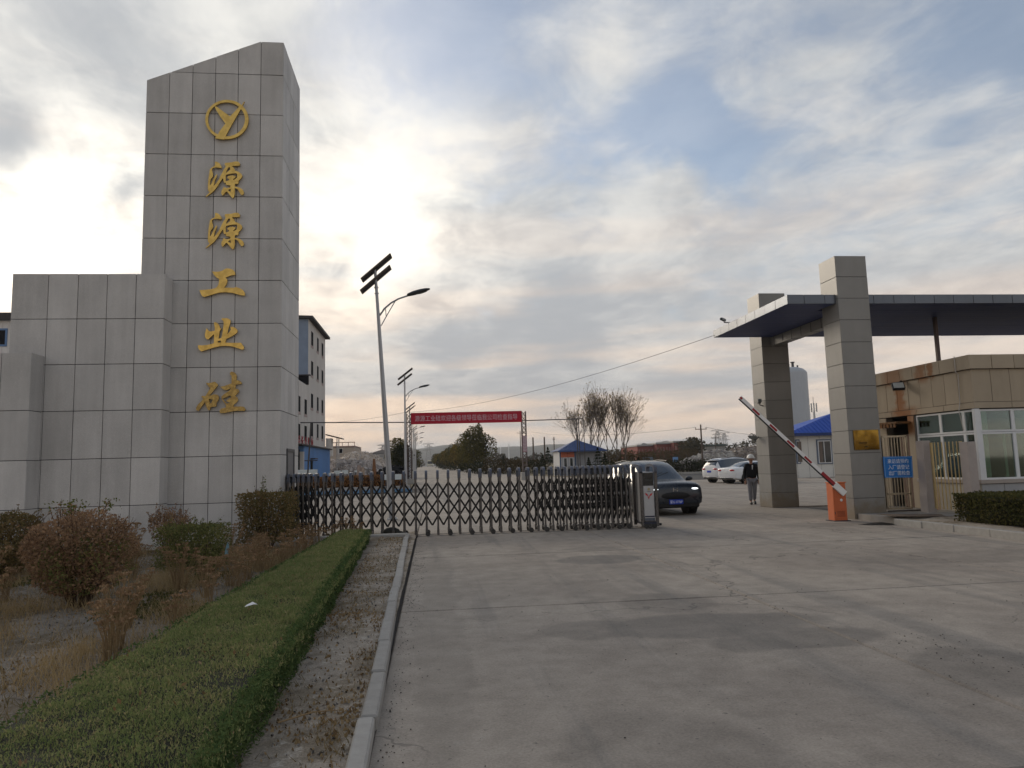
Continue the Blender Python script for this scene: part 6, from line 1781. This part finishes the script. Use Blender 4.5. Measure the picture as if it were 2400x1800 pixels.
MB().box(x0 - .42, 46.4, Yb - .56, Yb - .48, zE - .20, zE + .03).build('gutter', mat('dark_blue_gutter', (.02, .04, .14), .5), br)
for pxa, pxb in ((1912, 1952), (1863, 1877), (1985, 2025)):
    A, B_ = pix(pxa, 1030, Yb), pix(pxb, 1087, Yb)
    wn = MB().box(A.x, B_.x, Yb - .06, Yb - .005, B_.z, A.z).build('window', mat('navy_window_trim', (.10, .13, .19), .5) if 'navy_window_trim' not in MATS else MATS['navy_window_trim'], br)
    W2 = MB().box(A.x + .09, B_.x - .09, Yb - .09, Yb - .06, B_.z + .07, A.z - .1).build('sash', PVC, wn)
    m2 = (A.x + B_.x) / 2 - .08
    for u, v in ((A.x + .16, m2), (m2 + .08, B_.x - .16)): MB().box(u, v, Yb - .11, Yb - .09, B_.z + .14, A.z - .17).build('pane', GLASSD, wn)
    MB().box(A.x + .18, A.x + .45, Yb - .113, Yb - .11, B_.z + .15, A.z - .18).build('curtain', mat('brown_curtain', (.15, .12, .10), .9) if 'brown_curtain' not in MATS else MATS['brown_curtain'], wn)
for i in range(18): MB().box(x0 + .6 + i * 1.0, x0 + .612 + i * 1.0, Yb - .008, Yb - .002, 0, zE - .2).build('sheet_joint', GROUT, br)
tk = thing('storage_tank', 'tall pale cylindrical tank behind the blue roofed hall', 'tank', (39.6, 80, 0))
tA = pix(1868, 870, 80)
prof = [(1.75, 0), (1.75, tA.z - .35), (1.66, tA.z - .1), (1.3, tA.z + .22), (.7, tA.z + .42), (.05, tA.z + .5)]
MB().lathe(prof, (pix(1856, 900, 80).x, 80, 0), 32).build('shell', mat('pale_tank_paint', (.42, .44, .46), .5, var=.05, vscale=.2), tk, smooth=True)
MB().lathe([(.15, tA.z + .3), (.15, tA.z + 1.0), (.25, tA.z + 1.0), (.25, tA.z + 1.1)], (pix(1858, 860, 80).x, 80, 0), 10).lathe([(.1, tA.z + .2), (.1, tA.z + .7)], (pix(1869, 860, 80).x, 80, 0), 8).build('valve', STEELD, tk)
ms = thing('mobile_mast', 'grey antenna mast between the tank and the nearer column', 'mast', (62, 140, 0))
b, tp = pix(1911, 1010, 140), pix(1907, 955, 140)
MB().tube([(b.x, 140, 0), tp], [.35, .2], 8).build('shaft', GALV, ms)
mb = MB()
for a in range(3): mb.bar(tp + Vector((.55 * math.cos(a * 2.1), .55 * math.sin(a * 2.1), -.9)), tp + Vector((.55 * math.cos(a * 2.1), .55 * math.sin(a * 2.1), .9)), .28)
mb.tube([tp, tp + Vector((0, 0, 2.2))], .06, 5); mb.build('antenna', GALV, ms)

rfac = thing('red_factory', 'long red walled factory with pale grey roofs far behind the bare trees', 'factory', (85, 262, 0))
REDW = mat('red_wall', (.20, .055, .045), .85, var=.12, scale=.3)
GREYR = mat('pale_grey_roof', (.34, .34, .34), .7, var=.08)
for xa, ya, xb, Y in ((1494, 1046, 1540, 262), (1538, 1041, 1580, 258), (1579, 1037, 1632, 254)):
    mb = MB(); A, B_ = at_box(mb, xa, ya, xb, Y, 24); mb.build('wall', REDW, rfac)
    MB().box(A.x - .3, B_.x + .3, Y - .5, Y + 24, A.z, A.z + .55).build('roof', GREYR, rfac)
    n = 6
    for i in range(n): x = A.x + (B_.x - A.x) * (i + .5) / n; MB().box(x - .25, x + .25, Y - .05, Y - .01, A.z - 3.3, A.z - 1.2).build('window', mat('faded_window', (.26, .15, .13), .7) if 'faded_window' not in MATS else MATS['faded_window'], rfac)
for xa, xb, yt in ((1501, 1517, 1038), (1548, 1574, 1033)):
    A, B_, c = pix(xa, 1044, 266), pix(xb, 1044, 266), pix((xa + xb) / 2, yt, 266)
    MB().prism([(A.x, 266, A.z - 1), (B_.x, 266, A.z - 1), (B_.x, 266, c.z - .4), (A.x * .4 + B_.x * .6, 266, c.z), (A.x * .7 + B_.x * .3, 266, c.z - .1), (A.x, 266, c.z - .8)], (0, 8, 0)).build('silo_roof', GREYR, rfac)
sh = thing('red_roof_shed', 'small dark red roofed shed before the red factory', 'shed', (66, 205, 0))
A, B_ = pix(1518, 1071, 200), pix(1538, 1062, 200)
MB().box(A.x + .3, B_.x - .3, 200, 204, 0, A.z).build('wall', mat('brown_shed_wall', (.13, .08, .06), .9), sh); MB().prism([(A.x, 199.6, A.z), (B_.x, 199.6, A.z), (B_.x - .5, 199.6, B_.z), (A.x + .9, 199.6, B_.z)], (0, 5, 0)).build('roof', mat('maroon_roof', (.13, .035, .028), .8), sh)
for xa, xb, lb in ((1505, 1531, 'pale blue sheet fence panel left of the rubble heap'), (1577, 1589, 'small bright blue panel left of the rubble heap')):
    A, B_ = pix(xa, 1081, 150), pix(xb, 1071, 150)
    f_ = thing('sheet_fence', lb, 'fence', ((A.x + B_.x) / 2, 150, tz(0, 150)))
    nn = max(2, int((B_.x - A.x) / 1.0)); w_ = (B_.x - A.x) / nn
    for i in range(nn): MB().box(A.x + i * w_ + .02, A.x + (i + 1) * w_ - .02, 150, 150.06, A.z - 1, B_.z).build('panel', BLUSH if 'pale' in lb else BSH, f_)
lh = thing('low_hall', 'low grey hall with dark green roof far off to the right', 'hall', (120, 300, 0))
mb = MB(); A, B_ = at_box(mb, 1648, 1046, 1700, 300, 12); mb.build('wall', mat('grey_far_wall', (.25, .25, .24), .8), lh); MB().box(A.x - .5, B_.x + .5, 299.5, 312, A.z, A.z + .7).build('roof', mat('dark_green_roof', (.05, .075, .065), .8), lh)

# ---- poles, pylons, turbines
POLEM = mat('weathered_pole', (.11, .085, .07), .85, var=.2)
def upole(lb, px, pyt, Y, r=.14, arm=.9):
    t0 = pix(px, pyt, Y)
    g = thing('utility_pole', lb, 'utility pole', (t0.x, Y, tz(t0.x, Y)))
    MB().tube([(t0.x, Y, tz(t0.x, Y) - .3), t0], [r, r * .7], 8).build('shaft', POLEM, g)
    mb = MB().bar(t0 + Vector((-arm, 0, -.7)), t0 + Vector((arm, 0, -.7)), .10)
    for q in (-arm * .9, 0, arm * .9): mb.tube([t0 + Vector((q, 0, -.65)), t0 + Vector((q, 0, -.40))], .05, 6)
    mb.build('crossarm', POLEM, g)
    return t0
u1 = upole('tall utility pole standing before the rubble heap', 1642, 995, 105, .16)
u2 = upole('dark utility pole left of the kiosk, nearest the gantry', 1249, 1025, 150, .2, .05)
u3 = upole('dark utility pole midway between gantry and kiosk', 1275.5, 1024, 150, .2, .05)
u4 = upole('thin pale utility pole just left of the kiosk', 1298, 1024, 190, .16, .3)
u5 = upole('thin utility pole in front of the two pylons', 1676, 1020, 210, .16, 1.2)
u6 = upole('slim distant utility pole just left of the gantry post', 1219, 1010, 230, .16, 1.0)
cable('power_line', [u1 + Vector((-.8, 0, -.4)), pix(1245, 1012, 230)], .025, 'thin power line running left from the tall utility pole behind the bare trees', 1.2, 20)
cable('power_line', [u1 + Vector((.8, 0, -.4)), pix(1850, 1018, 130)], .022, 'thin power line running right from the tall utility pole to the column', .6, 12)
PYL = mat('galvanised_lattice', (.34, .33, .33), .7, .2)
def pylon(lb, px, pyt, Y, w0, red=False):
    t0 = pix(px, pyt, Y)
    zg = tz(t0.x, Y)
    g = thing('transmission_tower', lb, 'pylon', (t0.x, Y, zg))
    h = t0.z - zg; mb = MB(); hw = lambda f: w0 * (1 - .80 * f)
    n = 9
    for i in range(n):
        f0, f1 = i / n, (i + 1) / n
        a, b = hw(f0), hw(f1); z0, z1 = zg + h * f0, zg + h * f1
        for s1 in (-1, 1):
            for s2 in (-1, 1): mb.bar((t0.x + s1 * a, Y + s2 * a, z0), (t0.x + s1 * b, Y + s2 * b, z1), .28)
            mb.bar((t0.x - a, Y + s1 * a, z0), (t0.x + b, Y + s1 * b, z1), .16); mb.bar((t0.x + a, Y + s1 * a, z0), (t0.x - b, Y + s1 * b, z1), .16)
    mb.build('lattice', PYL, g)
    mb = MB()
    for f, L in ((.72, 1.5), (.86, 1.2), (.99, 1.5)):
        z = zg + h * f
        mb.bar((t0.x - w0 * L, Y, z), (t0.x + w0 * L, Y, z), .35); mb.bar((t0.x - w0 * L, Y, z), (t0.x, Y, z + h * .05), .2); mb.bar((t0.x + w0 * L, Y, z), (t0.x, Y, z + h * .05), .2)
    mb.build('crossarm', PYL, g)
pylon('left one of two lattice pylons far behind the rubble heap', 1681, 1009, 560, 3.6)
pylon('right one of two lattice pylons far behind the rubble heap', 1697, 1014, 600, 3.4)
pylon('lone lattice pylon at the far end of the road above the bus', 1004, 1040, 620, 3.2)
pylon('lattice tower left of the leaning lamp pole against the sky', 898, 1043, 420, 2.2)
def turbine(lb, px, pyt, Y, bl, rot):
    h = pix(px, pyt, Y); g = thing('wind_turbine', lb, 'wind turbine', (h.x, Y, 0))
    MB().tube([(h.x, Y, 0), h], [1.6, .9], 8).build('tower', WHITE, g)
    MB().cbox(h.x - 1, h.x + 1, Y - 2, Y + 4, h.z - 1, h.z + 1, .3).build('nacelle', WHITE, g)
    for k in range(3):
        a = rot + k * 2.094
        MB().prism([(h.x - math.sin(a) * .9, Y - 2.2, h.z + math.cos(a) * .9), (h.x + math.cos(a) * bl * .3, Y - 2.2, h.z + math.sin(a) * bl * .3), (h.x + math.cos(a) * bl, Y - 2.2, h.z + math.sin(a) * bl), (h.x + math.sin(a) * .9, Y - 2.2, h.z - math.cos(a) * .9)], (0, .5, 0)).build('rotor_blade', WHITE, g)
turbine('distant wind turbine directly left of the gantry post', 1192, 1043, 1900, 8, .5)
turbine('distant wind turbine just right of the big autumn tree', 1158, 1046, 2050, 7, 1.1)
turbine('distant wind turbine midway between the big autumn tree and the gantry post', 1173, 1047, 2100, 5, .2)

# ================================================================== TREES
AUT = leafmat('autumn_poplar', [(.050, .040, .014), (.095, .075, .022), (.16, .115, .030), (.22, .15, .04)], .4, .35)
AUTG = leafmat('olive_poplar', [(.028, .028, .011), (.060, .058, .019), (.105, .092, .028), (.16, .12, .035)], .35, .35)
PINE = leafmat('dark_conifer', [(.010, .014, .008), (.022, .028, .013), (.038, .045, .018)], .1, .8)
SHRB = leafmat('dull_brush', [(.040, .030, .016), (.075, .055, .027), (.12, .085, .04)], .3, .5)
DSHR = leafmat('dark_brush', [(.014, .017, .009), (.030, .034, .015), (.055, .052, .022)], .2, .6)
BARK = mat('grey_bark', (.075, .065, .055), .9, var=.25)
BARKD = mat('dark_bark', (.10, .080, .064), .9, var=.25)
def tree(name, label, x, y, h, r, n, size, m, group=None, trunk=.16, base=.18, shape='round', hole=.30, clump=.55):
    z0 = tz(x, y)
    B = thing(name, label, 'tree', (x, y, z0), group)
    mb = MB()
    mb.tube([(x, y, z0 - .3), (x + NR.normal() * .1, y, z0 + h * .4), (x + NR.normal() * .15, y, z0 + h * .85)], [trunk, trunk * .7, trunk * .2], 7)
    for i in range(9):
        a = NR.random() * 6.28; f = base + (.75 - base) * NR.random()
        b = Vector((x, y, z0 + h * f)); tip = b + Vector((r * .8 * math.cos(a), r * .8 * math.sin(a), h * .22))
        mb.tube([b, b.lerp(tip, .5) + Vector((0, 0, -.1)), tip], [trunk * .4, trunk * .25, trunk * .08], 5)
    mb.build('trunk', BARK, B)
    P = crown_points(n, (x, y, z0 + h * (base + 1) / 2), (r, r, h * (1 - base) / 2), shape, clump=clump, hole=hole, shell=.35)
    leaves('crown', P, size, m, B, aspect=.7)
    return B
def small_tree(*a, **k): return tree(*a, **k)
GR = 'autumn trees along the right side of the road'
big = grnd(1128, 1108)
tree('autumn_tree', 'tallest autumn tree right of the road below the banner, dark and leafy', pix(1112, 1090, 135).x, 135, 9.0, 2.6, 3400, .30, AUTG, base=.10, hole=.25)
tree('autumn_tree', 'thin crowned autumn tree at the right edge of the roadside row, sky showing through', pix(1141, 1090, 132).x, 132, 7.6, 2.0, 900, .30, AUTG, base=.22, hole=.05)
tree('autumn_tree', 'slim pointed autumn tree rising beside the tallest one', pix(1124, 1090, 140).x, 140, 9.6, 1.2, 1100, .30, AUTG, base=.2, hole=.2)
for i, (px, Y, h) in enumerate(((1095, 150, 8.3), (1084, 162, 7.6), (1074, 175, 7.2), (1064, 190, 6.8), (1056, 205, 6.4), (1048, 222, 6.2), (1041, 240, 6.0), (1035, 258, 5.8), (1029, 276, 5.6), (1024, 296, 5.2))):
    tree('autumn_tree', 'yellowing autumn tree right of the road, %s in the receding row' % ORD[i], pix(px, 1090, Y).x, Y, h + NR.normal() * .3, 2.4, 1500, .34, AUT if i % 3 else AUTG, group=GR, base=.08, hole=.25)
tree('autumn_tree', 'autumn tree left of the road behind the second lamp pole', pix(931, 1090, 118).x, 118, 6.4, 2.0, 2200, .28, AUTG, base=.12)
tree('autumn_tree', 'dark leafy tree left of the road nearest the leaning lamp pole', pix(944, 1090, 112).x, 112, 5.4, 1.8, 2200, .28, DSHR, base=.05)
tree('autumn_tree', 'small yellowish tree left of the road under the far lamp heads', pix(975, 1090, 190).x, 190, 5.6, 2.0, 1200, .32, AUTG, base=.1)
tree('autumn_tree', 'small olive tree beside the cream building', pix(787, 1090, 140).x, 140, 3.4, 1.6, 900, .25, AUTG, base=.1)
def brush(px, Y, w, h, m, label, group, n=700, size=.22):
    x = pix(px, 1090, Y).x
    B = thing('bush', label, 'bush', (x, Y, tz(x, Y)), group)
    P = crown_points(n, (x, Y, tz(x, Y) + h * .48), (w, 1.3, h * .52), 'round', clump=.8, hole=.3, shell=.3)
    leaves('leaves', P, size, m, B, aspect=.7)
    mb = MB()
    for i in range(6): mb.tube([(x + NR.normal() * w * .2, Y, tz(x, Y) - .1), (x + NR.normal() * w * .5, Y + NR.normal() * .4, tz(x, Y) + h * .8)], [.05, .02], 5)
    mb.build('stems', BARK, B)
gb1 = 'dull brown bushes under the roadside trees'
for i, (px, Y, w, h, m) in enumerate(((1032, 235, 2.4, 3.0, DSHR), (1045, 205, 2.4, 2.8, DSHR), (1060, 180, 2.4, 2.6, DSHR), (1078, 160, 2.4, 2.6, DSHR), (1098, 142, 2.2, 2.4, DSHR), (1118, 130, 2.0, 2.2, DSHR), (1138, 126, 2.0, 2.4, DSHR))):
    brush(px, Y, w, h, m, 'dark bush under the roadside trees, %s from the left' % ORD[i], gb1)
gb2 = 'brownish bushes between the roadside trees and the kiosk'
for i, (px, Y, w, h, m) in enumerate(((1156, 124, 2.2, 3.0, SHRB), (1172, 128, 2.0, 2.6, DSHR), (1188, 122, 2.0, 2.9, SHRB), (1204, 126, 2.2, 2.4, SHRB), (1218, 120, 1.8, 2.7, SHRB), (1236, 124, 2.2, 2.6, SHRB), (1252, 122, 2.0, 2.4, DSHR), (1266, 126, 1.8, 2.4, SHRB))):
    brush(px, Y, w, h, m, 'brownish bush between roadside trees and kiosk, %s from the left' % ORD[i], gb2)
gb3 = 'dark bushes along the far kerb behind the cars'
for i, px in enumerate(range(1392, 1668, 17)):
    brush(px + NR.normal() * 2, 88 + NR.normal() * .6, 1.15, 1.5 + .5 * NR.random(), DSHR, 'low dark bush along the far kerb, %s from the left' % ORD[i], gb3, 520, .16)
gb4 = 'brown brush before the red factory'
for i, (px, Y) in enumerate(((1440, 130), (1458, 138), (1476, 128), (1494, 140), (1512, 150), (1530, 170), (1548, 160), (1566, 172), (1584, 165), (1602, 180), (1620, 170))):
    brush(px, Y, 2.6, 3.4 + .8 * NR.random(), SHRB, 'tall brown brush before the red factory, %s from the left' % ORD[i], gb4, 800, .26)
brush(1650, 110, 1.3, 1.8, DSHR, 'dark bush at the foot of the tall utility pole', None, 500, .18)
gb5 = 'far bushes left of the road end'
for i, (px, Y) in enumerate(((955, 210), (962, 240), (985, 300))): brush(px, Y, 2.4, 3.0, SHRB, 'far brown bush beside the left road edge, %s from the left' % ORD[i], gb5, 500, .3)
for px, Y, h, lb in ((1285, 108, 4.1, 'dark conifer left of the kiosk'), (1272, 114, 3.0, 'smaller dark conifer on the left of the larger one by the kiosk'), (1402, 93, 3.6, 'dark conifer in front of the kiosk at its right end'), (1418, 95, 2.8, 'dark conifer right of the kiosk beneath the bare trees'), (1380, 92.5, 2.3, 'low dark conifer in front of the kiosk wall'), (1180, 150, 3.2, 'small conifer standing among the brown bushes'), (1497, 96, 2.2, 'small conifer among the low bushes left of the rubble heap')):
    x = pix(px, 1090, Y).x; z0 = tz(x, Y)
    B = thing('conifer', lb, 'tree', (x, Y, z0))
    P = []
    for k in range(1500):
        f = NR.random() ** .8; ly = math.floor(f * 9) / 9 + .08 * NR.random()
        rr_ = (1 - ly) * h * .36 * (.55 + .45 * NR.random()) * (1.15 if (f * 9) % 1 < .45 else .75); a = NR.random() * 6.28
        P.append((x + rr_ * math.cos(a), Y + rr_ * math.sin(a), z0 + .1 + ly * h - rr_ * .12))
    leaves('crown', np.array(P), .17, PINE, B, aspect=.35)
    MB().tube([(x, Y, z0 - .2), (x, Y, z0 + h)], [.09, .015], 6).build('trunk', BARKD, B)
# ---- the bare trees
FEW = leafmat('last_leaves', [(.14, .10, .05), (.23, .17, .075), (.30, .24, .12)], .5, 1)
def bare_tree(label, px, Y, h, spread, seed, lean=0):
    rg = random.Random(seed)
    x = pix(px, 1100, Y).x; z0 = tz(x, Y)
    B = thing('bare_tree', label, 'tree', (x, Y, z0))
    mb, lf, tips = MB(), [], []
    def grow(p, d, L, r, lv):
        q = p + d * L
        mid = p.lerp(q, .5) + Vector((rg.gauss(0, .03), rg.gauss(0, .03), 0)) * L
        mb.tube([p, mid, q], [r, r * .82, r * .62], 5 if lv > 1 else 7, cap=False)
        if lv >= 6 or L < .25:
            for k in range(1):
                if rg.random() < .8: lf.append(tuple(q + Vector((rg.gauss(0, .07), rg.gauss(0, .07), rg.gauss(0, .07)))))
            return
        for k in range(3 if lv < 5 else 2):
            a = rg.random() * 6.28; th = rg.uniform(.22, .60) if k else rg.uniform(.03, .2)
            s = d.orthogonal().normalized(); s.rotate(Matrix.Rotation(a, 3, d))
            nd = (d * math.cos(th) + s * math.sin(th) * spread).normalized(); nd.z += .12; nd.normalize()
            grow(p.lerp(q, 1 if k < 2 else rg.uniform(.45, .9)), nd, L * rg.uniform(.64, .88), max(r * (.58 if k else .72), .011), lv + 1)
    grow(Vector((x, Y, z0 - .2)), Vector((lean, 0, 1)).normalized(), h * .27, .11, 0)
    mb.build('trunk', BARKD, B)
    leaves('crown', np.array(lf), .16, FEW, B, aspect=.8)
bare_tree('bare tree with a few leaves at the left of the leafless group behind the kiosk', 1362, 104, 10.4, 1.0, 3, -.05)
bare_tree('bare slender tree with a thin trunk above the kiosk roof', 1384, 102, 12.2, .95, 5, -.03)
bare_tree('tallest bare tree with a dark straight trunk right of the kiosk', 1426, 99, 13.6, .95, 8, 0)
bare_tree('bare tree leaning left just left of the tallest bare tree', 1408, 103, 12.4, 1.0, 13, -.05)
bare_tree('bare tree right of the tallest bare tree', 1446, 102, 12.4, .95, 21, .02)
bare_tree('rightmost bare tree of the leafless group, leaning right', 1466, 104, 11.4, 1.0, 34, .06)
# ---- far wood along the horizon
def wood(name, xa, xb, Y, h, m, n, size):
    P = []
    A, B_ = pix(xa, 1090, Y).x, pix(xb, 1090, Y).x
    while len(P) < n:
        x = A + (B_ - A) * NR.random()
        top = h * (.45 + .55 * abs(mnoise.noise((x * .09, 3.3, Y))) * 1.9 + .25 * mnoise.noise((x * .4, 1, Y)))
        P.append((x, Y + 3 * NR.normal(), tz(x, Y) + max(top, .5) * NR.random()))
    tag(leaves(name, np.array(P), size, m, aspect=.7), kind='stuff')
FARW = leafmat('far_wood', [(.035, .032, .02), (.065, .055, .03), (.10, .08, .04)], .3, .1)
wood('treeline', 1598, 1645, 235, 8, FARW, 3200, .7)
wood('treeline', 1640, 2100, 330, 12, FARW, 9000, .9)
wood('treeline', 1130, 1500, 420, 7, FARW, 6000, 1.0)
wood('treeline', 400, 970, 380, 6, FARW, 5000, 1.0)
wood('treeline', -300, 420, 300, 7, FARW, 4000, 1.0)

# ================================================================== AIR
hz_m = bpy.data.materials.new('air_haze'); hz_m.use_nodes = True
for nd in list(hz_m.node_tree.nodes): hz_m.node_tree.nodes.remove(nd)
pv = hz_m.node_tree.nodes.new('ShaderNodeVolumePrincipled')
pv.inputs['Color'].default_value = (.80, .86, .96, 1)
pv.inputs['Density'].default_value = .00016
ho = hz_m.node_tree.nodes.new('ShaderNodeOutputMaterial')
hz_m.node_tree.links.new(pv.outputs[0], ho.inputs['Volume'])
hb = MB().box(-4600, 4600, -400, 4600, -3, 190).build('haze', hz_m)
tag(hb, kind='stuff')
